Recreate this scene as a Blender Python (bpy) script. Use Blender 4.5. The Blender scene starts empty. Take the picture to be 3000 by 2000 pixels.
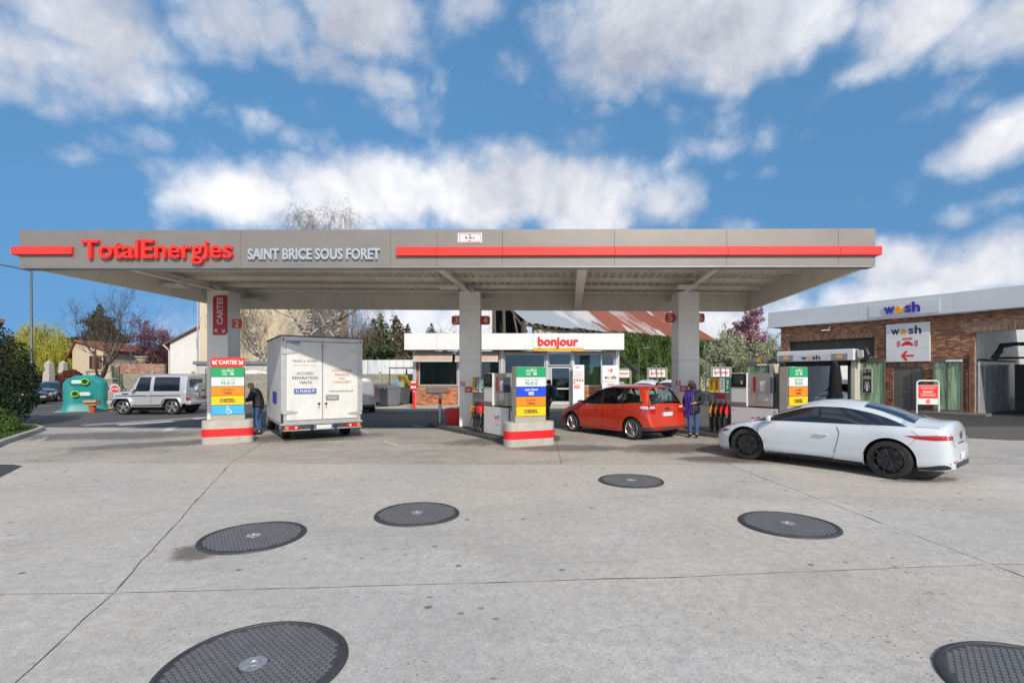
import bpy, bmesh, math, random
from mathutils import Vector, Matrix
from mathutils.bvhtree import BVHTree

# ------------------------------------------------------------------ camera
F, HZ, CX, CH = 1450.0, 1100.0, 1500.0, 1.9        # focal length in px of the 3000 px frame, horizon row, centre column, eye height
scene = bpy.context.scene
COL = scene.collection
cam_d = bpy.data.cameras.new('camera'); cam = bpy.data.objects.new('camera', cam_d); COL.objects.link(cam)
cam.location = (0, 0, CH); cam.rotation_euler = (math.radians(90), 0, 0)
cam_d.sensor_width = 36; cam_d.lens = 36*F/3000; cam_d.shift_y = (HZ-1000)/3000
cam_d.clip_start = .05; cam_d.clip_end = 3000
scene.camera = cam
vs = scene.view_settings
vs.view_transform = 'Standard'; vs.look = 'None'; vs.gamma = 1; vs.use_curve_mapping = False; vs.exposure = 0.55
scene.cycles.use_denoising = True; scene.cycles.use_adaptive_sampling = True; scene.cycles.adaptive_threshold = .02
scene.cycles.max_bounces = 8; scene.cycles.transparent_max_bounces = 12
scene.cycles.sample_clamp_indirect = 6

# ------------------------------------------------------------------ sun and sky
SUN = Vector((.34, -1, .72)).normalized()            # direction towards the sun: behind the camera, a little to its right
sun_d = bpy.data.lights.new('sun', 'SUN'); sun_d.energy = 2.5; sun_d.angle = math.radians(1.2); sun_d.color = (1, .92, .80)
sun = bpy.data.objects.new('sun', sun_d); COL.objects.link(sun)
sun.location = SUN*60; sun.rotation_euler = SUN.to_track_quat('Z', 'Y').to_euler()

world = bpy.data.worlds.new('World'); scene.world = world; world.use_nodes = True
def build_world():
    nt = world.node_tree; N = nt.nodes; L = nt.links; N.clear()
    out = N.new('ShaderNodeOutputWorld')
    sky = N.new('ShaderNodeTexSky'); sky.sky_type = 'NISHITA'; sky.sun_disc = False
    sky.sun_elevation = math.asin(SUN.z); sky.sun_rotation = math.atan2(SUN.x, SUN.y)
    sky.air_density = 1.0; sky.dust_density = .35; sky.ozone_density = 3.0; sky.altitude = 50
    hs = N.new('ShaderNodeHueSaturation'); hs.inputs['Hue'].default_value = .488; hs.inputs['Saturation'].default_value = 1.13; hs.inputs['Value'].default_value = .93
    L.new(sky.outputs[0], hs.inputs['Color'])
    t0 = N.new('ShaderNodeTexCoord'); sm = N.new('ShaderNodeMapping'); sm.inputs['Scale'].default_value = (1, 1, .32); sm.inputs['Location'].default_value = (0, 0, .46)
    L.new(t0.outputs['Generated'], sm.inputs[0]); L.new(sm.outputs[0], sky.inputs[0])       # a clear, evenly blue sky down to the roofs
    bs = N.new('ShaderNodeBackground'); bs.inputs[1].default_value = .15
    L.new(hs.outputs[0], bs.inputs[0])
    tc = N.new('ShaderNodeTexCoord'); D = tc.outputs['Generated']
    def math_(op, a, b=None, c=None, clamp=False):
        m = N.new('ShaderNodeMath'); m.operation = op; m.use_clamp = clamp
        for i, v in enumerate((a, b, c)):
            if v is None: continue
            if isinstance(v, (int, float)): m.inputs[i].default_value = v
            else: L.new(v, m.inputs[i])
        return m.outputs[0]
    def vdot(vec, t):
        m = N.new('ShaderNodeVectorMath'); m.operation = 'DOT_PRODUCT'; L.new(vec, m.inputs[0]); m.inputs[1].default_value = t
        return m.outputs['Value']
    def noise(scale, detail, rough, off=(0, 0, 0), vec=D, dist=0.0, sc=(1, 1, 1)):
        mp = N.new('ShaderNodeMapping'); mp.inputs['Location'].default_value = off; mp.inputs['Scale'].default_value = sc; L.new(vec, mp.inputs[0])
        n = N.new('ShaderNodeTexNoise'); n.inputs['Scale'].default_value = scale; n.inputs['Detail'].default_value = detail
        n.inputs['Roughness'].default_value = rough; n.inputs['Distortion'].default_value = dist
        L.new(mp.outputs[0], n.inputs[0]); return n.outputs['Fac']
    # warp the direction a little so that cloud outlines curl
    wn = N.new('ShaderNodeTexNoise'); wn.inputs['Scale'].default_value = 5; wn.inputs['Detail'].default_value = 4; wn.inputs['Roughness'].default_value = .6; L.new(D, wn.inputs[0])
    wm = N.new('ShaderNodeVectorMath'); wm.operation = 'SUBTRACT'; L.new(wn.outputs['Color'], wm.inputs[0]); wm.inputs[1].default_value = (.5, .5, .5)
    ws = N.new('ShaderNodeVectorMath'); ws.operation = 'SCALE'; L.new(wm.outputs[0], ws.inputs[0]); ws.inputs['Scale'].default_value = .075
    wa = N.new('ShaderNodeVectorMath'); wa.operation = 'ADD'; L.new(D, wa.inputs[0]); L.new(ws.outputs[0], wa.inputs[1])
    W = wa.outputs[0]
    # cloud banks: (column, row, half width, half height, tilt degrees, density)
    banks = [(-60,150,330,150,0,1.0), (200,180,330,120,14,.95), (400,260,130,60,30,.9), (480,50,420,120,0,1.05), (900,50,330,110,0,1.15), (1060,70,110,60,-10,.9),
             (900,190,160,50,20,.62), (1040,230,200,55,18,.72), (1170,320,110,55,50,.62), (760,140,200,60,0,.7),
             (300,440,150,50,-10,.55), (440,400,110,55,-40,.5), (520,490,140,45,10,.5), (700,360,150,55,10,.55), (800,400,170,50,15,.5), (610,440,120,60,30,.42), (980,480,90,30,0,.4),
             (620,590,130,85,0,.9), (850,590,300,105,0,1.3), (1250,570,330,120,0,1.35), (1440,470,130,60,20,.95), (1600,580,330,130,10,1.35), (1900,610,160,90,25,1.1), (2080,650,150,40,10,.5), (560,660,150,50,0,.3),
             (1180,20,260,45,5,.55), (1500,40,240,60,10,.6), (1900,120,300,150,0,1.25), (2150,120,260,130,15,1.25), (2330,110,180,90,15,1.1), (2000,240,260,60,0,.95), (1700,90,90,60,40,.5), (1560,200,110,90,50,.5), (1620,260,120,60,10,.5),
             (1780,340,60,60,70,.5), (1740,430,130,60,-10,.5), (2080,340,160,50,20,.32), (2160,420,120,45,-10,.3), (2190,525,90,22,-4,.32),
             (2500,40,330,100,0,1.05), (2850,70,330,110,6,1.15), (2540,200,90,40,-35,.7), (2800,270,130,50,-35,.55), (2960,400,170,100,-10,1.05), (2850,300,80,60,-40,.4), (2900,610,180,40,-15,.35),
             (2720,780,260,80,10,1.0), (2950,790,260,110,0,1.15), (2450,840,330,80,-15,1.0), (2350,950,500,70,0,1.1), (2640,880,300,110,0,1.0), (1700,950,700,60,0,1.0), (1000,960,500,60,0,.7), (510,880,90,60,40,.5), (420,800,60,120,60,.15)]
    tot = None; KZ = 2.0
    kz = N.new('ShaderNodeVectorMath'); kz.operation = 'MULTIPLY'; L.new(W, kz.inputs[0]); kz.inputs[1].default_value = (1, 1, KZ)
    for (px, py, a, b, rot, den) in banks:
        rr = max(min(a, b*KZ), a*.5); k = 1 if a < rr*1.25 else 2
        for i in range(k):
            o = 0 if k == 1 else (i-.5)*2*(a-rr*.85); qx, qy = px+o*math.cos(math.radians(rot)), py+o*math.sin(math.radians(rot))
            d = Vector(((qx-CX)/F, 1, (HZ-qy)/F)); r = d.length; d.normalize()
            ds = N.new('ShaderNodeVectorMath'); ds.operation = 'DISTANCE'; L.new(kz.outputs[0], ds.inputs[0]); ds.inputs[1].default_value = (d.x, d.y, d.z*KZ)
            mr = N.new('ShaderNodeMapRange'); L.new(ds.outputs['Value'], mr.inputs['Value']); q = rr/F/r
            mr.inputs['From Min'].default_value = 1.3*q; mr.inputs['From Max'].default_value = .35*q; mr.inputs['To Max'].default_value = den
            tot = mr.outputs[0] if tot is None else math_('MAXIMUM', tot, mr.outputs[0])
    # clouds outside the view, made denser than in view to neutralise the ambient light
    rest = noise(2.1, 3, .55, (3, 1, 7), W, 0, (1, 1, 1.6))
    restm = N.new('ShaderNodeMapRange'); L.new(rest, restm.inputs['Value']); restm.inputs['From Min'].default_value = .36; restm.inputs['From Max'].default_value = .50
    behind = N.new('ShaderNodeMapRange'); L.new(vdot(D, (0, 1, 0)), behind.inputs['Value']); behind.inputs['From Min'].default_value = .45; behind.inputs['From Max'].default_value = .15
    tot = math_('MAXIMUM', tot, math_('MULTIPLY', restm.outputs[0], behind.outputs[0]))
    f1 = noise(6.2, 7, .64, (0, 0, 0), W, .0, (1, 1, .9)); f2 = noise(2.6, 2, .5, (5, 2, 1), W)
    field = math_('ADD', tot, math_('ADD', math_('MULTIPLY', math_('SUBTRACT', f1, .5), 1.6), math_('MULTIPLY', math_('SUBTRACT', f2, .5), .35)))
    def puff(scale, k):
        v = N.new('ShaderNodeTexVoronoi'); v.feature = 'F1'; v.inputs['Scale'].default_value = scale; L.new(W2, v.inputs[0])
        return math_('MULTIPLY', math_('SUBTRACT', .42, v.outputs['Distance']), k)
    wn2 = N.new('ShaderNodeTexNoise'); wn2.inputs['Scale'].default_value = 16; wn2.inputs['Detail'].default_value = 5; wn2.inputs['Roughness'].default_value = .65; L.new(D, wn2.inputs[0])
    w2s = N.new('ShaderNodeVectorMath'); w2s.operation = 'MULTIPLY_ADD'; L.new(wn2.outputs['Color'], w2s.inputs[0]); w2s.inputs[1].default_value = (.07, .07, .07); L.new(D, w2s.inputs[2]); W2 = w2s.outputs[0]
    bil = math_('ADD', puff(9, .5), puff(23, .36))
    field = math_('ADD', field, bil)
    mk = N.new('ShaderNodeMapRange'); mk.interpolation_type = 'SMOOTHSTEP'; L.new(field, mk.inputs['Value'])
    mk.inputs['From Min'].default_value = .06; mk.inputs['From Max'].default_value = 1.2; mk.inputs['To Max'].default_value = .97
    # light tops and greyer cloud bodies
    lum = noise(4.6, 5, .6, (0, 0, -.055), W, .3, (1, 1, 1.1))
    thick = N.new('ShaderNodeMapRange'); L.new(field, thick.inputs['Value']); thick.inputs['From Min'].default_value = .6; thick.inputs['From Max'].default_value = 1.5
    elev = N.new('ShaderNodeMapRange'); L.new(vdot(D, (0, 0, 1)), elev.inputs['Value']); elev.inputs['From Min'].default_value = .30; elev.inputs['From Max'].default_value = .55
    shade = math_('ADD', math_('MULTIPLY', math_('SUBTRACT', lum, .5), 2.6), math_('MULTIPLY', thick.outputs[0], math_('MULTIPLY', elev.outputs[0], .42)))
    shade = math_('SUBTRACT', shade, math_('MULTIPLY', bil, .45))
    shade = math_('ADD', shade, math_('ADD', .14, math_('MULTIPLY', elev.outputs[0], .34)), clamp=True)
    cr_ = N.new('ShaderNodeValToRGB'); cr_.color_ramp.elements[0].color = (.70, .70, .715, 1); cr_.color_ramp.elements[1].color = (.30, .325, .39, 1)
    e = cr_.color_ramp.elements.new(.45); e.color = (.51, .52, .56, 1)
    L.new(shade, cr_.inputs[0])
    bc = N.new('ShaderNodeBackground'); bc.inputs[1].default_value = 1.0; L.new(cr_.outputs[0], bc.inputs[0])
    mx = N.new('ShaderNodeMixShader'); L.new(mk.outputs[0], mx.inputs[0]); L.new(bs.outputs[0], mx.inputs[1]); L.new(bc.outputs[0], mx.inputs[2])
    L.new(mx.outputs[0], out.inputs[0])
build_world()
world.cycles.sampling_method = 'MANUAL'; world.cycles.sample_map_resolution = 256

# ------------------------------------------------------------------ helpers
R = math.radians
def at(px, py, y): return Vector(((px-CX)/F*y, y, CH+(HZ-py)/F*y))
def gnd(px, py, z=0.0):
    y = F*(CH-z)/(py-HZ); return Vector(((px-CX)/F*y, y, z))

MATS = {}
def M(name, col=(.5, .5, .5), rough=.5, metal=0, var=.08, vs=3.0, bump=0, bs=60, coat=0, emis=0, spec=None, trans=0, alpha=1, dirt=0, rv=0.0):
    """Principled material with fine procedural variation of colour, gloss and relief."""
    if name in MATS: return MATS[name]
    m = bpy.data.materials.new(name); m.use_nodes = True; nt = m.node_tree; N = nt.nodes; L = nt.links
    b = N['Principled BSDF']; MATS[name] = m
    b.inputs['Base Color'].default_value = (*col, 1); b.inputs['Roughness'].default_value = rough; b.inputs['Metallic'].default_value = metal
    if coat: b.inputs['Coat Weight'].default_value = coat; b.inputs['Coat Roughness'].default_value = .04
    if spec is not None: b.inputs['Specular IOR Level'].default_value = spec
    if trans: b.inputs['Transmission Weight'].default_value = trans
    if alpha < 1: b.inputs['Alpha'].default_value = alpha
    if emis: b.inputs['Emission Color'].default_value = (*col, 1); b.inputs['Emission Strength'].default_value = emis
    if var or bump or dirt or rv:
        tc = N.new('ShaderNodeTexCoord')
        if var or rv:
            n = N.new('ShaderNodeTexNoise'); n.inputs['Scale'].default_value = vs; n.inputs['Detail'].default_value = 6; n.inputs['Roughness'].default_value = .6
            L.new(tc.outputs['Object'], n.inputs[0])
        if var:
            r = N.new('ShaderNodeMapRange'); r.inputs['From Min'].default_value = .3; r.inputs['From Max'].default_value = .7
            r.inputs['To Min'].default_value = 1-var; r.inputs['To Max'].default_value = 1+var; L.new(n.outputs['Fac'], r.inputs['Value'])
            mu = N.new('ShaderNodeVectorMath'); mu.operation = 'SCALE'; mu.inputs[0].default_value = col; L.new(r.outputs[0], mu.inputs['Scale'])
            colout = mu.outputs[0]
            if dirt:
                mp = N.new('ShaderNodeMapping'); mp.inputs['Scale'].default_value = (1, 1, .25); L.new(tc.outputs['Object'], mp.inputs[0])
                n2 = N.new('ShaderNodeTexNoise'); n2.inputs['Scale'].default_value = vs*2.2; n2.inputs['Detail'].default_value = 8; n2.inputs['Roughness'].default_value = .7; L.new(mp.outputs[0], n2.inputs[0])
                r2 = N.new('ShaderNodeMapRange'); r2.inputs['From Min'].default_value = .5; r2.inputs['From Max'].default_value = .8; r2.inputs['To Max'].default_value = dirt; L.new(n2.outputs['Fac'], r2.inputs['Value'])
                mx = N.new('ShaderNodeMix'); mx.data_type = 'RGBA'; L.new(r2.outputs[0], mx.inputs[0]); L.new(colout, mx.inputs[6]); mx.inputs[7].default_value = (.09, .08, .065, 1)
                colout = mx.outputs[2]
            L.new(colout, b.inputs['Base Color'])
        if rv:
            r3 = N.new('ShaderNodeMapRange'); r3.inputs['From Min'].default_value = .3; r3.inputs['From Max'].default_value = .7
            r3.inputs['To Min'].default_value = max(0, rough-rv); r3.inputs['To Max'].default_value = min(1, rough+rv); L.new(n.outputs['Fac'], r3.inputs['Value']); L.new(r3.outputs[0], b.inputs['Roughness'])
        if bump:
            n3 = N.new('ShaderNodeTexNoise'); n3.inputs['Scale'].default_value = bs; n3.inputs['Detail'].default_value = 4; L.new(tc.outputs['Object'], n3.inputs[0])
            bp = N.new('ShaderNodeBump'); bp.inputs['Strength'].default_value = bump; bp.inputs['Distance'].default_value = .02; L.new(n3.outputs['Fac'], bp.inputs['Height']); L.new(bp.outputs[0], b.inputs['Normal'])
    return m

def MA(name, rough=.9, attr='Col', spec=.3, trans=0.0, bump=0, var=.0):
    """Material whose colour comes piece by piece from a colour attribute (bricks, leaves)."""
    if name in MATS: return MATS[name]
    m = bpy.data.materials.new(name); m.use_nodes = True; nt = m.node_tree; N = nt.nodes; L = nt.links; MATS[name] = m
    b = N['Principled BSDF']; b.inputs['Roughness'].default_value = rough; b.inputs['Specular IOR Level'].default_value = spec
    a = N.new('ShaderNodeAttribute'); a.attribute_name = attr; L.new(a.outputs['Color'], b.inputs['Base Color'])
    if trans:
        t = N.new('ShaderNodeBsdfTranslucent'); L.new(a.outputs['Color'], t.inputs[0])
        mx = N.new('ShaderNodeMixShader'); mx.inputs[0].default_value = trans; L.new(b.outputs[0], mx.inputs[1]); L.new(t.outputs[0], mx.inputs[2]); L.new(mx.outputs[0], N['Material Output'].inputs[0])
    if bump:
        tc = N.new('ShaderNodeTexCoord'); n3 = N.new('ShaderNodeTexNoise'); n3.inputs['Scale'].default_value = 60; L.new(tc.outputs['Object'], n3.inputs[0])
        bp = N.new('ShaderNodeBump'); bp.inputs['Strength'].default_value = bump; bp.inputs['Distance'].default_value = .02; L.new(n3.outputs['Fac'], bp.inputs['Height']); L.new(bp.outputs[0], b.inputs['Normal'])
    return m

def GLASS(name, tint=(.8, .85, .85), see=.6, rough=.02):
    """Thin pane: part mirror, part clear."""
    if name in MATS: return MATS[name]
    m = bpy.data.materials.new(name); m.use_nodes = True; nt = m.node_tree; N = nt.nodes; L = nt.links; MATS[name] = m
    N.remove(N['Principled BSDF'])
    t = N.new('ShaderNodeBsdfTransparent'); t.inputs[0].default_value = (*[c*see for c in tint], 1)
    g = N.new('ShaderNodeBsdfGlossy'); g.inputs['Roughness'].default_value = rough; g.inputs[0].default_value = (.9, .95, 1, 1)
    f = N.new('ShaderNodeFresnel'); f.inputs[0].default_value = 1.6
    mx = N.new('ShaderNodeMixShader'); L.new(f.outputs[0], mx.inputs[0]); L.new(t.outputs[0], mx.inputs[1]); L.new(g.outputs[0], mx.inputs[2]); L.new(mx.outputs[0], N['Material Output'].inputs[0])
    return m

class MB:
    """Collects shapes; build() links them as one mesh object."""
    def __init__(s): s.v = []; s.f = []; s.c = []; s.m = []; s.cur = (1, 1, 1); s.mi = 0
    def face(s, idx): s.f.append(idx); s.c.append(s.cur); s.m.append(s.mi)
    def poly(s, pts):
        n = len(s.v); s.v += [tuple(p) for p in pts]; s.face(tuple(range(n, n+len(pts))))
    def box(s, c, d, rz=0, mat=None):
        x, y, z = d[0]/2, d[1]/2, d[2]/2; n = len(s.v)
        m = mat if mat is not None else Matrix.Translation(c) @ Matrix.Rotation(rz, 4, 'Z')
        for q in ((-x,-y,-z),(x,-y,-z),(x,y,-z),(-x,y,-z),(-x,-y,z),(x,-y,z),(x,y,z),(-x,y,z)): s.v.append(tuple(m @ Vector(q)))
        for f in ((0,3,2,1),(4,5,6,7),(0,1,5,4),(1,2,6,5),(2,3,7,6),(3,0,4,7)): s.face(tuple(n+i for i in f))
        return s
    def bx(s, x0, x1, y0, y1, z0, z1): return s.box(((x0+x1)/2, (y0+y1)/2, (z0+z1)/2), (abs(x1-x0), abs(y1-y0), abs(z1-z0)))
    def cbox(s, c, d, b=.01, seg=1, rz=0, mat=None):
        bm = bmesh.new(); bmesh.ops.create_cube(bm, size=1)
        for v in bm.verts: v.co = Vector((v.co.x*d[0], v.co.y*d[1], v.co.z*d[2]))
        bmesh.ops.bevel(bm, geom=bm.edges[:], offset=min(b, min(d)*.49), segments=seg, profile=.5, affect='EDGES')
        m = mat if mat is not None else Matrix.Translation(c) @ Matrix.Rotation(rz, 4, 'Z')
        return s.bm(bm, m)
    def bm(s, bm, m=None):
        n = len(s.v); bm.verts.ensure_lookup_table(); bm.verts.index_update()
        for v in bm.verts: s.v.append(tuple(m @ v.co) if m else tuple(v.co))
        for f in bm.faces: s.face(tuple(n+v.index for v in f.verts))
        bm.free(); return s
    def prism(s, poly, a0, a1, axis='Z'):
        """poly: 2-D outline; extruded along axis from a0 to a1 (Z: poly=xy, Y: poly=xz, X: poly=yz)"""
        mk = {'Z': lambda p, a: (p[0], p[1], a), 'Y': lambda p, a: (p[0], a, p[1]), 'X': lambda p, a: (a, p[0], p[1])}[axis]
        n = len(s.v); k = len(poly)
        s.v += [mk(p, a0) for p in poly] + [mk(p, a1) for p in poly]
        s.face(tuple(range(n, n+k))); s.face(tuple(range(n+2*k-1, n+k-1, -1)))
        for i in range(k): j = (i+1) % k; s.face((n+i, n+k+i, n+k+j, n+j))
        return s
    def tube(s, pts, rad, n=8, cap=True):
        pts = [Vector(p) for p in pts]; rad = rad if isinstance(rad, (list, tuple)) else [rad]*len(pts)
        b0 = len(s.v); up = None
        for i, p in enumerate(pts):
            d = (pts[min(i+1, len(pts)-1)]-pts[max(i-1, 0)])
            if d.length < 1e-9: d = Vector((0, 0, 1))
            d.normalize()
            if up is None: up = d.orthogonal().normalized()
            up = (up - d*up.dot(d)); up = up.normalized() if up.length > 1e-6 else d.orthogonal().normalized()
            sd = d.cross(up)
            for k in range(n):
                a = 2*math.pi*k/n; s.v.append(tuple(p + (up*math.cos(a)+sd*math.sin(a))*rad[i]))
        for i in range(len(pts)-1):
            for k in range(n): a = b0+i*n+k; b = b0+i*n+(k+1) % n; s.face((a, b, b+n, a+n))
        if cap and n > 2: s.face(tuple(b0+k for k in reversed(range(n)))); s.face(tuple(b0+(len(pts)-1)*n+k for k in range(n)))
        return s
    def lathe(s, prof, n=24, m=None, axis='Z', cap=True):
        """prof: list of (radius, height) revolved about axis"""
        b0 = len(s.v)
        for (r, h) in prof:
            for k in range(n):
                a = 2*math.pi*k/n; c, t = r*math.cos(a), r*math.sin(a)
                p = {'Z': (c, t, h), 'Y': (c, h, t), 'X': (h, c, t)}[axis]
                s.v.append(tuple(m @ Vector(p)) if m else p)
        for i in range(len(prof)-1):
            for k in range(n): a = b0+i*n+k; b = b0+i*n+(k+1) % n; s.face((a, b, b+n, a+n))
        if cap and prof[0][0] > 1e-6: s.face(tuple(b0+k for k in reversed(range(n))))
        if cap and prof[-1][0] > 1e-6: s.face(tuple(b0+(len(prof)-1)*n+k for k in range(n)))
        return s
    def loft(s, rings, close=True, cap=True):
        b0 = len(s.v); n = len(rings[0])
        for r in rings: s.v += [tuple(p) for p in r]
        for i in range(len(rings)-1):
            for k in range(n if close else n-1): a = b0+i*n+k; b = b0+i*n+(k+1) % n; s.face((a, b, b+n, a+n))
        if cap: s.face(tuple(b0+k for k in reversed(range(n)))); s.face(tuple(b0+(len(rings)-1)*n+k for k in range(n)))
        return s
    def mesh(s, name, mats, smooth=False, col=False, angle=None, fix=True):
        me = bpy.data.meshes.new(name); me.from_pydata(s.v, [], s.f)
        for m in (mats if isinstance(mats, (list, tuple)) else [mats]): me.materials.append(m)
        if any(s.m): me.polygons.foreach_set('material_index', s.m)
        if col:
            at_ = me.color_attributes.new('Col', 'FLOAT_COLOR', 'CORNER'); buf = []
            for f, c in zip(s.f, s.c): buf += [c[0], c[1], c[2], 1.0]*len(f)
            at_.data.foreach_set('color', buf)
        if fix:
            bm = bmesh.new(); bm.from_mesh(me); bmesh.ops.recalc_face_normals(bm, faces=bm.faces[:]); bm.to_mesh(me); bm.free()
        if smooth:
            me.shade_smooth()
            if angle: me.set_sharp_from_angle(angle=R(angle))
        me.update(); return me
    def build(s, name, mats, parent=None, smooth=False, col=False, angle=40, fix=True):
        return link(name, s.mesh(name, mats, smooth, col, angle, fix), parent)

def link(name, me, parent=None):
    o = bpy.data.objects.new(name, me); COL.objects.link(o)
    if parent is not None: o.parent = parent
    return o
def tag(o, label=None, cat=None, group=None, kind=None):
    if label: o['label'] = label
    if cat: o['category'] = cat
    if group: o['group'] = group
    if kind: o['kind'] = kind
    return o
def thing(name, label, cat, loc=(0, 0, 0), rz=0, group=None):
    o = bpy.data.objects.new(name, None); COL.objects.link(o); o.location = loc; o.rotation_euler = (0, 0, rz); o.empty_display_size = .2
    return tag(o, label, cat, group)
def copy_tree(o, parent=None):
    c = o.copy(); COL.objects.link(c); c.parent = parent
    for ch in o.children: copy_tree(ch, c)
    return c
def text(name, s, parent, m, c, w, h, depth=.004, bold=0.0, shear=0, rot=0, spacing=1.0, side=None):
    """Lettering whose bounding box is w x h, centred at c of the parent, facing -Y, standing depth proud."""
    cu = bpy.data.curves.new(name, 'FONT'); cu.body = s; cu.extrude = .05; cu.offset = bold; cu.shear = shear; cu.space_character = spacing; cu.resolution_u = 3
    cu.align_x = 'CENTER'
    ob = bpy.data.objects.new(name, cu); me0 = ob.to_mesh()
    vs_ = [v.co.copy() for v in me0.vertices]; fs = [tuple(p.vertices) for p in me0.polygons]; ob.to_mesh_clear()
    bpy.data.objects.remove(ob); bpy.data.curves.remove(cu)
    x0 = min(v.x for v in vs_); x1 = max(v.x for v in vs_); y0 = min(v.y for v in vs_); y1 = max(v.y for v in vs_)
    cr, sr = math.cos(rot), math.sin(rot); vv = []
    for v in vs_:
        a = ((v.x-x0)/(x1-x0)-.5)*w; b = ((v.y-y0)/(y1-y0)-.5)*h; d = -(v.z+.05)/.1*depth
        vv.append((c[0]+a*cr-b*sr, c[1]+d, c[2]+a*sr+b*cr))
    me = bpy.data.meshes.new(name); me.from_pydata(vv, [], fs); me.materials.append(m)
    return link(name, me, parent)
def panel_poly(x0, x1, z0, z1, r, corners='1111', n=5):
    """rounded rectangle outline (bl, br, tr, tl corners rounded where '1')"""
    out = []
    for k, (cx, cz, a0) in enumerate(((x0, z0, 180), (x1, z0, 270), (x1, z1, 0), (x0, z1, 90))):
        if corners[k] == '1':
            ox = cx + (r if cx == x0 else -r); oz = cz + (r if cz == z0 else -r)
            out += [(ox+r*math.cos(R(a0+90*i/n)), oz+r*math.sin(R(a0+90*i/n))) for i in range(n+1)]
        else: out.append((cx, cz))
    return out
def arrow(mb, c, size, ang, th, y, dep):
    """flat arrow at c=(x,z) pointing at ang"""
    ca, sa = math.cos(ang), math.sin(ang)
    def tr(p): return (c[0]+p[0]*ca-p[1]*sa, c[1]+p[0]*sa+p[1]*ca)
    s, t = size/2, th/2
    mb.prism([tr(p) for p in ((-s, -t), (s*.8, -t), (s*.8, t), (-s, t))], y, y-dep, 'Y')
    for k in (1, -1):
        q = [(s, 0), (s-th*1.42, 0), (s*.15-th*.7, k*s*.8), (s*.15+th*.3, k*s*.95)]
        mb.prism([tr(p) for p in q], y-.0005*k, y-dep-.0006*k, 'Y')
def pchip(pts):
    xs = [p[0] for p in pts]; ys = [p[1] for p in pts]; n = len(xs)
    h = [xs[i+1]-xs[i] for i in range(n-1)]; d = [(ys[i+1]-ys[i])/h[i] for i in range(n-1)]
    m = [0]*n; m[0] = d[0]; m[-1] = d[-1]
    for i in range(1, n-1):
        if d[i-1]*d[i] > 0: w1 = 2*h[i]+h[i-1]; w2 = h[i]+2*h[i-1]; m[i] = (w1+w2)/(w1/d[i-1]+w2/d[i])
    def f(x):
        if x <= xs[0]: return ys[0]
        if x >= xs[-1]: return ys[-1]
        i = 0
        while x > xs[i+1]: i += 1
        t = (x-xs[i])/h[i]; t2 = t*t; t3 = t2*t
        return (2*t3-3*t2+1)*ys[i]+(t3-2*t2+t)*h[i]*m[i]+(-2*t3+3*t2)*ys[i+1]+(t3-t2)*h[i]*m[i+1]
    return f
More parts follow.
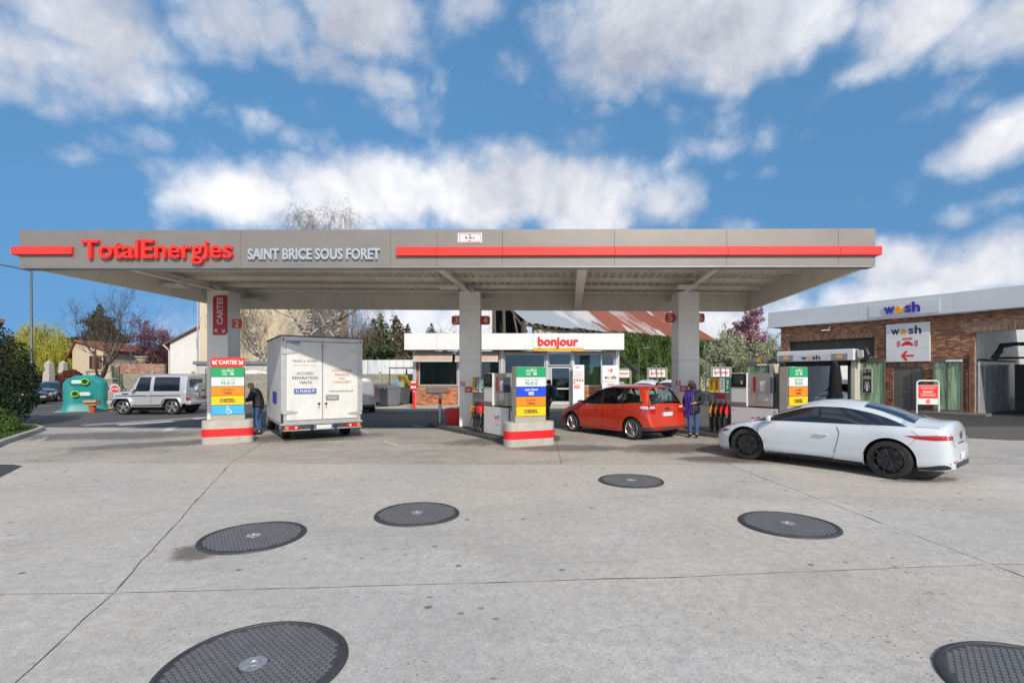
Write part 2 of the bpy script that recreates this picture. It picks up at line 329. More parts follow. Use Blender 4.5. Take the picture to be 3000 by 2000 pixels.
# ------------------------------------------------------------------ ground materials
def ground_mat(name, c0, c1, grain, rough, pits=0.0, stain=0.0, wet=0.0, agg=(.6, .6, .6), spots=0.0, bumpd=.004):
    m = bpy.data.materials.new(name); m.use_nodes = True; nt = m.node_tree; N = nt.nodes; L = nt.links; MATS[name] = m
    b = N['Principled BSDF']; tc = N.new('ShaderNodeTexCoord'); O = tc.outputs['Object']
    def noise(sc, det, ro, scale=(1, 1, 1), dist=0, loc=(0, 0, 0)):
        mp = N.new('ShaderNodeMapping'); mp.inputs['Scale'].default_value = scale; mp.inputs['Location'].default_value = loc; L.new(O, mp.inputs[0])
        n = N.new('ShaderNodeTexNoise'); n.inputs['Scale'].default_value = sc; n.inputs['Detail'].default_value = det; n.inputs['Roughness'].default_value = ro; n.inputs['Distortion'].default_value = dist
        L.new(mp.outputs[0], n.inputs[0]); return n.outputs['Fac']
    def rng(v, a, b_, c=0, d=1, smooth=False):
        r = N.new('ShaderNodeMapRange'); r.inputs['From Min'].default_value = a; r.inputs['From Max'].default_value = b_; r.inputs['To Min'].default_value = c; r.inputs['To Max'].default_value = d
        if smooth: r.interpolation_type = 'SMOOTHSTEP'
        L.new(v, r.inputs['Value']); return r.outputs[0]
    def mixc(f, a, col):
        x = N.new('ShaderNodeMix'); x.data_type = 'RGBA'; L.new(f, x.inputs[0])
        if isinstance(a, tuple): x.inputs[6].default_value = (*a, 1)
        else: L.new(a, x.inputs[6])
        if isinstance(col, tuple): x.inputs[7].default_value = (*col, 1)
        else: L.new(col, x.inputs[7])
        return x.outputs[2]
    def mul(a, b_):
        x = N.new('ShaderNodeMath'); x.operation = 'MULTIPLY'
        for i, v in enumerate((a, b_)):
            if isinstance(v, (int, float)): x.inputs[i].default_value = v
            else: L.new(v, x.inputs[i])
        return x.outputs[0]
    base = mixc(rng(noise(.55, 7, .62, dist=.4), .34, .66), c0, c1)
    # warm and cool areas of the pour
    base = mixc(rng(noise(.23, 5, .6, dist=.6, loc=(6, 2, 0)), .40, .62, 0, .75), base, (c0[0]*1.06, c0[1]*.99, c0[2]*.90))
    base = mixc(rng(noise(.42, 8, .7, dist=1.0, loc=(1, 7, 0)), .52, .70, 0, .55), base, tuple(c*.74 for c in c0))
    # broad streaks worn by traffic
    st = noise(.9, 8, .65, (.35, 1, 1), .8, (4, 9, 0)); base = mixc(rng(st, .52, .74, 0, .5), base, tuple(c*1.16 for c in c0))
    # fine mottle
    fm = noise(9, 8, .75); base = mixc(rng(fm, .38, .62, 0, .42), base, tuple(c*.66 for c in c1))
    g = noise(grain, 3, .7)
    gr = N.new('ShaderNodeVectorMath'); gr.operation = 'SCALE'; L.new(base, gr.inputs[0]); L.new(rng(g, .3, .7, .74, 1.24), gr.inputs['Scale']); base = gr.outputs[0]
    if pits:
        v = N.new('ShaderNodeTexVoronoi'); v.inputs['Scale'].default_value = 17; v.inputs['Randomness'].default_value = 1; L.new(O, v.inputs[0])
        area = rng(noise(.7, 4, .6, loc=(2, 3, 0)), .47, .66); pf = mul(rng(v.outputs['Distance'], .20, .12), area)
        base = mixc(mul(pf, pits), base, (.07, .065, .06))
    if spots:
        v2 = N.new('ShaderNodeTexVoronoi'); v2.inputs['Scale'].default_value = 2.3; L.new(O, v2.inputs[0])
        nz = noise(9, 3, .6); ad = N.new('ShaderNodeMath'); ad.operation = 'MULTIPLY_ADD'; L.new(nz, ad.inputs[0]); ad.inputs[1].default_value = .12; L.new(v2.outputs['Distance'], ad.inputs[2])
        sf = mul(rng(ad.outputs[0], .155, .115), rng(noise(.5, 2, .5, loc=(7, 1, 0)), .38, .5)); base = mixc(mul(sf, spots), base, (.13, .115, .10))
        v3 = N.new('ShaderNodeTexVoronoi'); v3.inputs['Scale'].default_value = 5.5; mp3 = N.new('ShaderNodeMapping'); mp3.inputs['Location'].default_value = (3.3, 1.7, 0); mp3.inputs['Scale'].default_value = (.7, 1, 1); L.new(O, mp3.inputs[0]); L.new(mp3.outputs[0], v3.inputs[0])
        s3 = mul(rng(v3.outputs['Distance'], .13, .08), rng(noise(.45, 3, .6, loc=(2, 9, 0)), .48, .6)); base = mixc(mul(s3, spots), base, (.17, .15, .125))
    if stain:
        s1 = noise(.33, 6, .62, (1, 1.7, 1), .9, (11, 4, 0)); base = mixc(rng(s1, .53, .72, 0, stain), base, (.16, .135, .11))
        s2 = noise(1.7, 7, .7, (.5, 2.2, 1), 1.2, (1, 14, 0)); base = mixc(rng(s2, .58, .72, 0, stain*.9), base, (.075, .07, .068))
    L.new(base, b.inputs['Base Color'])
    ro = rng(noise(1.1, 5, .6, (.6, 1.5, 1), .6, (5, 5, 0)), .55, .68, rough, max(.12, rough-wet)) if wet else None
    if ro is not None: L.new(ro, b.inputs['Roughness'])
    else: b.inputs['Roughness'].default_value = rough
    b.inputs['Specular IOR Level'].default_value = .35
    bp = N.new('ShaderNodeBump'); bp.inputs['Strength'].default_value = .5; bp.inputs['Distance'].default_value = bumpd
    L.new(g, bp.inputs['Height']); L.new(bp.outputs[0], b.inputs['Normal'])
    return m
concrete = ground_mat('concrete', (.55, .525, .49), (.44, .42, .39), 70, .85, pits=.85, stain=.22, spots=.85)
concrete_worn = ground_mat('concrete_worn', (.51, .48, .44), (.36, .34, .315), 70, .82, pits=.5, stain=.55, wet=.25, spots=.7)
asphalt = ground_mat('asphalt', (.125, .122, .12), (.085, .083, .082), 220, .9, stain=.25, wet=.2, bumpd=.006)
asphalt_dark = ground_mat('asphalt_dark', (.075, .073, .073), (.05, .05, .05), 220, .75, wet=.5, bumpd=.006)
joint_dirt = M('joint_dirt', (.11, .097, .082), .95, var=.3, vs=20)

# ------------------------------------------------------------------ the ground
mb = MB(); mb.poly([(-900, -300, 0), (900, -300, 0), (900, 1500, 0), (-900, 1500, 0)])
tag(mb.build('ground', asphalt), kind='structure')
GZ = .02                                                   # top of the concrete slabs
rnd = random.Random(4)
EDGES = {}
def jag(p, q, amp=.0045):
    k = (tuple(round(c, 3) for c in p), tuple(round(c, 3) for c in q))
    if k in EDGES: return EDGES[k]
    if (k[1], k[0]) in EDGES: return EDGES[(k[1], k[0])][::-1]
    p_, q_ = Vector(p), Vector(q); d = q_-p_; n = max(2, min(60, int(d.length/.16))); nv = Vector((-d.y, d.x)).normalized(); w = 0; out = []
    for i in range(n+1):
        t = i/n
        if 0 < i < n: w = w*.7+rnd.gauss(0, amp)
        out.append(tuple(p_+d*t+nv*(w if 0 < i < n else 0)))
    EDGES[k] = out; return out
def slab(corners, m, parent):
    pts = []
    for i in range(len(corners)): pts += jag(corners[i], corners[(i+1) % len(corners)])[:-1]
    n = len(pts); area = sum(pts[i][0]*pts[(i+1) % n][1]-pts[(i+1) % n][0]*pts[i][1] for i in range(n))
    if area < 0: pts.reverse()
    top = []
    for i in range(n):
        a, b_, c = Vector(pts[i-1]), Vector(pts[i]), Vector(pts[(i+1) % n]); d = (c-a).normalized(); nn = Vector((-d.y, d.x))
        g = .0032+abs(rnd.gauss(0, .003)) + (.014 if rnd.random() < .04 else 0)
        top.append((*(b_+nn*g), GZ))
    bot = [(x, y, .010) for x, y, z in top]
    s = MB(); s.v = bot+top; s.face(tuple(range(n, 2*n)))
    s.mi = 1
    for i in range(n): j = (i+1) % n; s.face((i, j, n+j, n+i))
    return s.build('concrete_slab', [m, joint_dirt], parent, fix=False)
mb = MB(); mb.poly([(-40, -9, .012), (40, -9, .012), (40, 18.4, .012), (-40, 18.4, .012)])
fore = tag(mb.build('forecourt', joint_dirt), kind='structure')
def g2(px, py): p = gnd(px, py, GZ); return (p.x, p.y)
A, B, D_, E_ = g2(676, 1356), g2(333, 1736), g2(2130, 1360), g2(2905, 1652)
m1 = g2(1870, 1692); n1 = g2(1280, 1357); n2 = g2(1645, 1360)
LB, LT, RB, RT = (-40, 3.6), (-40, 10.95), (40, 5.6), (40, 10.5)
BL_, BR_ = (.8, -9), (5.4, -9)
slab([A, n2, D_, E_, m1, B], concrete, fore)
slab([B, m1, E_, BR_, BL_], concrete, fore)
slab([LT, A, B, LB], concrete, fore)
slab([LB, B, BL_, (-40, -9)], concrete, fore)
slab([D_, RT, RB, E_], concrete, fore)
slab([E_, RB, (40, -9), BR_], concrete, fore)
U1, U2, U3, U4 = (-8.2, 17.9), (1.5, 17.9), (9.6, 17.6), (14.5, 14.4)
slab([LT, (-40, 18.2), U1, A], concrete_worn, fore)
slab([A, U1, U2, n2], concrete_worn, fore)
slab([n2, U2, U3, D_], concrete_worn, fore)
slab([D_, U3, U4, (40, 13.2), RT], concrete_worn, fore)
# drain strip and road markings on the asphalt
white_line = M('road_paint', (.62, .61, .58), .75, var=.25, vs=9, dirt=.55)
conc_strip = M('gutter_concrete', (.30, .29, .27), .9, var=.2, vs=4)
def mark(pts, w=.1, z=.024, m=None, name='road_marking'):
    mb = MB()
    for p, q in zip(pts[:-1], pts[1:]):
        p, q = Vector(p), Vector(q); d = (q-p).normalized(); n = Vector((-d.y, d.x))*w/2
        mb.poly([(*(p-n), z), (*(q-n), z), (*(q+n), z), (*(p+n), z)]); z += .0006
    return tag(mb.build(name, m or white_line), kind='structure')
mark([g2(1125, 1292), g2(1170, 1306), g2(1245, 1300)], .09); mark([g2(1205, 1245), g2(1240, 1250)], .09); mark([g2(1250, 1244), g2(1290, 1252)], .09)
mark([g2(1343, 1270), g2(1407, 1284), g2(1365, 1288)], .09); mark([g2(820, 1293), g2(960, 1288), g2(1040, 1270)], .05)
mark([g2(116, 1290), g2(160, 1275)], .22); mark([g2(160, 1275), g2(212, 1271)], .05); mark([g2(490, 1262), g2(506, 1251)], .3); mark([g2(1045, 1256), g2(1085, 1268)], .09)
mark([(-14.6, 17.2), (-13.7, 17.3)], .3)
mark([(-16.4, 18.9), (-13.1, 23.9)], .8, .005, conc_strip, 'gutter_strip'); mark([(-15.2, 19.1), (-14.1, 20.6)], .55, .008); mark([(-13.9, 21.6), (-13.1, 22.9)], .55, .008)
# darker asphalt lane under the canopy and in front of the wash
mb = MB(); mb.poly([(-7.5, 18.0, .008), (9.3, 18.0, .008), (10.5, 25.9, .008), (-9, 25.9, .008)]); tag(mb.build('road', asphalt), kind='structure')
mb = MB(); mb.poly([(13.4, 15.2, .01), (24, 12.6, .01), (30, 20, .01), (19, 26.5, .01)]); tag(mb.build('wash_apron', asphalt_dark), kind='structure')
mb = MB(); p, q = g2(0, 1398), g2(66, 1365); mb.poly([(p[0]-3, p[1]-.1, GZ+.004), (*p, GZ+.004), (*q, GZ+.004), (q[0]-.4, q[1]+.2, GZ+.004), (q[0]-5, q[1]+.1, GZ+.004)])
tag(mb.build('asphalt_patch', asphalt_dark), kind='structure')
stain_m = M('oil_stain', (.2, .155, .11), .6, var=.3, vs=2)
def blotch(px, py, rx, ry, seed, m, z=GZ+.004):
    r = random.Random(seed); c = gnd(px, py, GZ); pts = []; ph = [r.uniform(0, 6.28) for _ in range(5)]
    for i in range(48):
        a = 2*math.pi*i/48; q = 1+sum(.16/(k+1)*math.sin((k+2)*a+ph[k]) for k in range(5)); pts.append((c.x+rx*q*math.cos(a), c.y+ry*q*math.sin(a), z))
    mb = MB(); mb.poly(pts); tag(mb.build('ground_stain', m), kind='structure')
def soft_stain(name, col, dens):
    """a soaked patch: ragged, see-through towards its rim"""
    m = bpy.data.materials.new(name); m.use_nodes = True; N = m.node_tree.nodes; L = m.node_tree.links; b = N['Principled BSDF']; MATS[name] = m
    b.inputs['Base Color'].default_value = (*col, 1); b.inputs['Roughness'].default_value = .55
    tc = N.new('ShaderNodeTexCoord'); g = N.new('ShaderNodeTexGradient'); g.gradient_type = 'SPHERICAL'
    mp = N.new('ShaderNodeMapping'); mp.inputs['Location'].default_value = (-1, -1, 0); mp.inputs['Scale'].default_value = (2, 2, 0); L.new(tc.outputs['Generated'], mp.inputs[0])
    n = N.new('ShaderNodeTexNoise'); n.inputs['Scale'].default_value = 2.6; n.inputs['Detail'].default_value = 10; n.inputs['Roughness'].default_value = .76; L.new(tc.outputs['Object'], n.inputs[0])
    L.new(mp.outputs[0], g.inputs[0]); a = N.new('ShaderNodeMath'); a.operation = 'MULTIPLY_ADD'; L.new(n.outputs['Fac'], a.inputs[0]); a.inputs[1].default_value = 1.5; L.new(g.outputs['Fac'], a.inputs[2])
    r = N.new('ShaderNodeMapRange'); r.inputs['From Min'].default_value = .85; r.inputs['From Max'].default_value = 1.35; r.inputs['To Max'].default_value = dens; r.interpolation_type = 'SMOOTHSTEP'
    L.new(a.outputs[0], r.inputs['Value']); L.new(r.outputs[0], b.inputs['Alpha']); return m
oil = soft_stain('soaked_oil', (.13, .10, .075), .5); oil2 = soft_stain('soaked_grime', (.12, .11, .10), .42)
def patch(px, py, sx, sy, m, rz=0):
    c = gnd(px, py, GZ); mb = MB(); mb.poly([(-sx, -sy, 0), (sx, -sy, 0), (sx, sy, 0), (-sx, sy, 0)])
    o = mb.build('ground_stain', m); o.location = (c.x, c.y, GZ+.004+.0007*(len(bpy.data.objects) % 5)); o.rotation_euler = (0, 0, rz); tag(o, kind='structure')
patch(2010, 1312, 2.4, 1.2, oil, .2); patch(2130, 1345, 1.6, .7, oil, 0); patch(1480, 1290, 2.6, 1.2, oil2, .4); patch(900, 1280, 3, 1.6, oil2, .3)
patch(330, 1275, 4, 1.6, oil2, .1); patch(480, 1300, 3, 1.0, oil2, .5); patch(1650, 1312, 2.2, .9, oil2, 0); patch(585, 1614, .36, .42, oil, .2)
patch(2700, 1405, 1.0, .3, oil2, .2)

# ------------------------------------------------------------------ tank covers
cover_m = M('composite_cover', (.125, .127, .132), .62, var=.16, vs=9, bump=.3, bs=220, rv=.1)
groove_m = M('cover_groove', (.05, .05, .053), .8, var=.2, vs=12)
rim_m = M('cover_rim', (.045, .046, .05), .55, var=.15, vs=8)
alu = M('cast_alu', (.55, .55, .54), .45, .8, var=.2, vs=30)
def cover_meshes(RR):
    def rad(a): return RR*(1+.012*math.cos(3*a+.4)+.01*math.cos(2*a))
    n = 72; out = {}
    s = MB(); s.v = []
    rings = [(1.075, .0), (1.07, .012), (1.045, .022), (1.0, .024), (.992, .016)]
    s.loft([[(rad(2*math.pi*k/n)*f*math.cos(2*math.pi*k/n), rad(2*math.pi*k/n)*f*math.sin(2*math.pi*k/n), z) for k in range(n)] for f, z in rings], cap=False); out['rim'] = s.mesh('rim', rim_m, True, angle=50)
    s = MB(); s.loft([[(rad(2*math.pi*k/n)*f*math.cos(2*math.pi*k/n), rad(2*math.pi*k/n)*f*math.sin(2*math.pi*k/n), z) for k in range(n)] for f, z in ((.99, .018), (.955, .0195), (.95, .017))]); out['lid'] = s.mesh('lid', groove_m)
    s = MB(); p = .042; rr = p*.485; row = 0; y = -RR
    while y < RR:
        x = -RR+(p/2 if row % 2 else 0)
        while x < RR:
            d = math.hypot(x, y)
            if d < RR*.945 and d > .085:
                s.v_n = len(s.v); b0 = len(s.v)
                for k in range(6):
                    a = R(60*k+30); s.v.append((x+rr*1.08*math.cos(a), y+rr*1.08*math.sin(a), .017))
                for k in range(6):
                    a = R(60*k+30); s.v.append((x+rr*.84*math.cos(a), y+rr*.84*math.sin(a), .0215))
                s.face(tuple(b0+6+k for k in range(6)))
                for k in range(6): j = (k+1) % 6; s.face((b0+k, b0+j, b0+6+j, b0+6+k))
            x += p
        row += 1; y += p*.866
    out['tread'] = s.mesh('tread', cover_m, fix=False)
    s = MB(); s.lathe([(.083, .017), (.083, .024), (.07, .026), (.066, .0245), (.036, .0245), (.033, .027), (.026, .027), (.024, .022), (0, .022)], 36)
    for k in range(4): s.box((.05*math.cos(R(45+90*k)), .05*math.sin(R(45+90*k)), .025), (.03, .022, .006), R(45+90*k))
    out['hub'] = s.mesh('hub', alu, True, angle=30)
    return out
cov = cover_meshes(.535)
for (px, py, rz, lab) in ((742, 1947, .3, 'dark grey tank cover nearest the camera, cut by the lower edge'),
                          (743, 1570, 1.1, 'dark grey tank cover beside a sandy patch, left of centre'),
                          (1222, 1503, 2.0, 'dark grey tank cover in the middle of the concrete'),
                          (1849, 1407, .7, 'small looking tank cover farthest from the camera, below the red car'),
                          (2308, 1534, -.2, 'dark grey tank cover in front of the white coupe'),
                          (3105, 2030, .9, 'tank cover cut off by the right edge of the picture')):
    c = gnd(px, py, GZ+.01); t = thing('tank_cover', lab, 'tank cover', (c.x, c.y, GZ), rz, 'tank covers in the forecourt')
    for k, me in cov.items():
        o = link(k, me, t)
        if k == 'tread': o['kind'] = 'stuff'

# ------------------------------------------------------------------ the canopy
fascia_m = M('fascia_taupe', (.25, .228, .205), .42, .25, var=.05, vs=1.5, rv=.05)
inner_m = M('canopy_beige', (.78, .735, .635), .6, var=.08, vs=1.2, dirt=.2)
deck_m = M('deck_steel', (.74, .70, .61), .45, .2, var=.14, vs=2.2, dirt=.3)
steel_edge = M('edge_flashing', (.34, .34, .34), .4, .6)
red = M('sign_red', (.84, .028, .018), .38, var=.03, coat=.2)
red_bar = M('bar_red', (.86, .035, .022), .35, var=.04, coat=.2)
white = M('sign_white', (.80, .80, .79), .45, var=.03)
silver = M('letter_silver', (.46, .50, .55), .35, .3, var=.03)
black = M('black_plastic', (.02, .02, .022), .5, var=.1)
H0, H1, HD = 4.45, 5.30, 5.10
def lvl(px, py, h): y = F*(h-CH)/(HZ-py); return Vector(((px-CX)/F*y, y, h))
cFL, cFR, cBL, cBR = lvl(56, 781, H0), lvl(2565, 777, H0), lvl(684, 904, H0), lvl(2187, 912, H0)
fang = math.atan2(cFR.y-cFL.y, cFR.x-cFL.x); fdir = Vector((math.cos(fang), math.sin(fang), 0))
can = thing('fuel_canopy', 'wide flat grey canopy on three square pillars over the pumps', 'canopy', (cFL.x, cFL.y, 0), fang)
cinv = Matrix.Rotation(-fang, 4, 'Z') @ Matrix.Translation((-cFL.x, -cFL.y, 0))
lFR, lBL, lBR = (cinv @ Vector((p.x, p.y, 0)) for p in (cFR, cBL, cBR)); LW = lFR.x
def lx(px):                                                # column of the photo on the fascia plane -> distance along it
    t = (px-CX)/F; d = fdir                                # (x0+s dx)/(y0+s dy) = t
    return (t*cFL.y-cFL.x)/(d.x-t*d.y)
seams = [0]+[lx(p) for p in (411, 704, 1144, 1280, 1472, 1800, 2129, 2456)]+[LW]
for a, b_ in zip(seams[:-1], seams[1:]):
    MB().cbox(((a+b_)/2, .06, (H0+H1)/2), (b_-a-.004, .12, H1-H0), .003).build('fascia_panel', fascia_m, can)
MB().bx(.03, LW-.03, .122, .14, H0+.03, H1-.03).build('fascia_backing', steel_edge, can)
MB().bx(0, LW, .002, .3, H0-.035, H0-.002).build('edge_flashing', steel_edge, can)
def side_wall(p, q, name, m, t=.1, z0=H0, z1=H1-.01):
    d = Vector((q.x-p.x, q.y-p.y, 0)); ln = d.length; n = 4
    for i in range(n):
        c = p+d*((i+.5)/n)
        MB().box((c.x, c.y, (z0+z1)/2), (ln/n-.006, t, z1-z0), math.atan2(d.y, d.x)).build(name, m, can)
side_wall(Vector((.05, .15, 0)), Vector((lBL.x, lBL.y-.06, 0)), 'side_fascia', inner_m)
side_wall(Vector((LW-.05, .15, 0)), Vector((lBR.x, lBR.y-.06, 0)), 'side_fascia', inner_m)
side_wall(Vector((lBL.x, lBL.y, 0)), Vector((lBR.x, lBR.y, 0)), 'back_fascia', inner_m, .1, H0-.01)
def dep(x, y):                                             # local point at fraction: x along the front (m), y depth (m); the plan is slightly skewed
    f = y/lBL.y; return Vector((x+(lBL.x*(1-x/LW)+(lBR.x-LW)*(x/LW))*f, y*(1-x/LW)+y*(lBR.y/lBL.y)*(x/LW), 0))
mb = MB(); x = .15; prof = ((0, 0), (.05, .085), (.14, .085), (.19, 0), (.25, 0)); xs = []
while x < LW-.3: xs += [(x+a, HD+h) for a, h in prof[:-1]]; x += .25
for (x0, z0), (x1, z1) in zip(xs[:-1], xs[1:]):
    p, q, r_, s_ = dep(x0, .14), dep(x1, .14), dep(x1, lBL.y-.06), dep(x0, lBL.y-.06)
    mb.poly([(p.x, p.y, z0), (s_.x, s_.y, z0), (r_.x, r_.y, z1), (q.x, q.y, z1)])
mb.build('deck_sheet', deck_m, can, fix=False)
mb = MB(); p, q, r_, s_ = dep(.1, .14), dep(LW-.1, .14), dep(LW-.1, lBL.y-.06), dep(.1, lBL.y-.06); mb.prism([tuple(v[:2]) for v in (p, q, r_, s_)], HD+.10, HD+.13); mb.build('roof_sheet', steel_edge, can)
for yy in (1.5, 2.95, 4.35, 5.6, 6.75):
    a, b_ = dep(.2, yy), dep(LW-.2, yy); d = b_-a; c = (a+b_)/2; an = math.atan2(d.y, d.x); mb = MB()
    mb.box((c.x, c.y, HD-.065), (d.length, .012, .12), an); mb.box((c.x, c.y, HD-.13), (d.length, .07, .012), an); mb.box((c.x, c.y, HD-.008), (d.length, .07, .012), an)
    mb.build('purlin', inner_m, can)
def beam(x, y0, y1, z0, z1, w, name, tap=0):
    a, b_ = dep(x, y0), dep(x, y1); d = (b_-a).normalized(); n = Vector((d.y, -d.x, 0)); mb = MB()
    for (off, wd, za, zb) in ((0, .014, z0, z1), (0, w, z0-.018, z0)):
        r_ = []
        for p in (a, b_): r_.append([tuple(p+n*s_*wd/2+Vector((0, 0, zz))) for s_, zz in ((-1, za), (1, za), (1, zb), (-1, zb))])
        mb.loft(r_)
    for t_ in (.02, .25, .5, .75, .98):
        p = a+(b_-a)*t_; mb.box((p.x, p.y, (z0+z1)/2), (w*.96, .012, z1-z0-.01), math.atan2(d.y, d.x)-math.pi/2)
    return mb.build(name, inner_m, can)
PIL = []
for (px0, px1, py, name) in ((620, 693, 1248, 'left'), (1347, 1411, 1246, 'mid'), (1973, 2041, 1246, 'right')):
    y = F*(CH-.14)/(py-HZ); xc = ((px0+px1)/2-CX)/F*y; PIL.append((xc, y))
pil_m = M('pillar_cladding', (.86, .845, .80), .45, .1, var=.05, vs=1.3, dirt=.12)
for k, (xc, y) in enumerate(PIL):
    lp = cinv @ Vector((xc, y, 0)); xl = lp.x
    for _ in range(8):                                    # beam line through the pillar
        xl += lp.x-dep(xl, lp.y).x
    beam(xl, .3, lBL.y-.1, H0+.36, HD-.14, .2, 'main_beam')
    pb = MB(); pb.bx(lp.x-.2, lp.x+.2, lp.y-.2, lp.y+.2, .12, H0+.34); pil = pb.build('pillar', black, can)
    w = .72
    for (z0, z1) in ((.14, 2.42), (2.424, 4.16), (4.164, 4.80)):
        for (dx, dy, sx, sy) in ((0, -w/2, w, .05), (0, w/2, w, .05), (-w/2+.028, 0, .05, w-.052), (w/2-.028, 0, .05, w-.052)):
            MB().cbox((lp.x+dx, lp.y+dy, (z0+z1)/2), (sx, sy, z1-z0), .008).build('cladding_panel', pil_m, pil)
    for (sx, sy) in ((-.45, -1.7), (.55, 1.1)) if k < 3 else ():
        fm = MB(); fm.cbox((lp.x+sx-.1, lp.y+sy, H0+.28), (.62, .42, .1), .02); fx = fm.build('light_fixture', M('fixture_grey', (.62, .62, .6), .5), can)
        MB().bx(lp.x+sx-.36, lp.x+sx+.16, lp.y+sy-.17, lp.y+sy+.17, H0+.222, H0+.228).build('diffuser', M('lamp_glass', (.75, .76, .76), .2), fx)
        MB().tube([(lp.x+sx-.1, lp.y+sy, H0+.33), (lp.x+sx*.3, lp.y+sy, H0+.6)], .02, 6).build('bracket', steel_edge, fx)
    cm = MB(); cm.tube([(lp.x+.12, lp.y-.42, H0+.42), (lp.x-.1, lp.y-.68, H0+.5)], .075, 12); cm.tube([(lp.x+.02, lp.y-.3, H0+.3), (lp.x+.02, lp.y-.5, H0+.42)], .03, 8)
    cm.build('camera_housing', M('housing_grey', (.42, .42, .4), .5), can, True)
xt = lx(1705); beam(xt+.02, .16, lBL.y-.12, H0+.02, HD-.02, .24, 'tie_beam')
# sign band, letters and height plate on the fascia
def bar(x0, x1, z0=4.675, z1=4.875):
    MB().cbox(((x0+x1)/2, -.042, (z0+z1)/2), (x1-x0-.004, .082, z1-z0), .006).build('red_band', red_bar, can)
bar(-.12, lx(217), 4.72, 4.905); MB().cbox((-.06, .45, 4.8125), (.118, .9, .185), .006).build('red_band', red_bar, can)
bs = [lx(p) for p in (1163, 1280, 1472, 1800, 2129, 2456)]+[LW+.1]
for a, b_ in zip(bs[:-1], bs[1:]): bar(a, b_)
MB().cbox((LW+.05, .45, 4.775), (.098, .9, .2), .006).build('red_band', red_bar, can)
text('lettering', 'TotalEnergies', can, red, ((lx(248)+lx(686))/2, -.002, 4.768), lx(686)-lx(248), .565, .10, .013)
text('lettering', 'SAINT BRICE SOUS FORET', can, silver, ((lx(729)+lx(1115))/2, -.002, 4.725), lx(1115)-lx(729), .265, .055, .034)
hp = MB().cbox(((lx(1341)+lx(1412))/2, -.012, 5.095), (lx(1412)-lx(1341), .02, .225), .004).build('height_plate', white, can)
cxp = (lx(1341)+lx(1412))/2
mb = MB()
for (x0, x1, z0, z1) in ((-.25, .25, .078, .092), (-.25, .25, -.092, -.078), (-.25, -.236, -.0775, .0775), (.236, .25, -.0775, .0775)): mb.bx(cxp+x0, cxp+x1, -.026, -.0225, 5.095+z0, 5.095+z1)
mb.build('plate_border', red, hp); text('lettering', '4,4m', hp, black, (cxp, -.0225, 5.095), .24, .095, .003, .01)
mb = MB(); mb.prism([(cxp-.035, 5.165), (cxp+.035, 5.165), (cxp, 5.145)], -.0225, -.026, 'Y'); mb.prism([(cxp-.035, 5.025), (cxp+.035, 5.025), (cxp, 5.045)], -.0225, -.026, 'Y'); mb.build('plate_arrows', black, hp)

# ------------------------------------------------------------------ lane number signs and the pillar sign
def lane_sign(px, py, y, n, lab):
    p = at(px, py, y); t = thing('lane_sign', lab, 'sign', p, 0, 'lane number signs on the pillars')
    w, h = 27/F*y/2, 26/F*y/2
    MB().prism(panel_poly(-w, w, -h, h, .07, '0110' if n in '246' else '1001'), .03, -.03, 'Y').build('panel', M('sign_red_dull', (.62, .06, .035), .45, var=.05), t)
    text('lettering', n, t, M('sign_pale', (.72, .62, .58), .5), (0, -.0305, 0), .15, .22, .004, .012)
    MB().bx(-w*1.5 if n in '246' else w*.9, -w*.9 if n in '246' else w*1.5, -.015, .015, -.08, .08).build('bracket', steel_edge, t)
yP = PIL[0][1]-.36
lane_sign(695, 948, PIL[0][1]-.42, '2', 'red sign with the number 2 on the left pillar')
lane_sign(1337, 938, PIL[1][1]-.1, '3', 'red lane sign reading 3 on the left side of the middle pillar'); lane_sign(1422, 938, PIL[1][1]-.1, '4', 'red lane sign reading 4 on the right side of the middle pillar')
lane_sign(1963, 931, PIL[2][1]-.1, '5', 'red lane sign reading 5 on the left side of the right pillar'); lane_sign(2050, 931, PIL[2][1]-.1, '6', 'red lane sign reading 6 facing the wash, on the right pillar')
def wh_arrow(parent, items, y, dep=.004, m=None):
    for (c, s, a, th) in items: mb = MB(); arrow(mb, c, s, a, th, y, dep); mb.build('arrow', m or white, parent)
yc = PIL[0][1]-.42; p = at(645, 923, yc); t = thing('cards_sign', 'tall CARTES sign in shade-darkened red on the left pillar', 'sign', p)
w, h = 41/F*yc/2, 115/F*yc/2
MB().prism(panel_poly(-w, w, -h, h, .13, '0101'), .02, -.02, 'Y').build('panel', M('sign_red_shaded', (.50, .02, .03), .45, var=.05), t)  # sign red darkened in the colour itself for the canopy's shade
text('lettering', 'CARTES', t, M('sign_white_shaded', (.66, .64, .63), .5), (0.0, -.0205, h*.22), h*1.38, .21, .004, .025, rot=math.pi/2)  # white lettering greyed in its colour for the same shade
wh_arrow(t, (((-w*.5, -h*.80), .16, R(135+0), .035), ((w*.5, -h*.80), .16, R(-45), .035)), -.0205, .004, MATS['sign_white_shaded'])

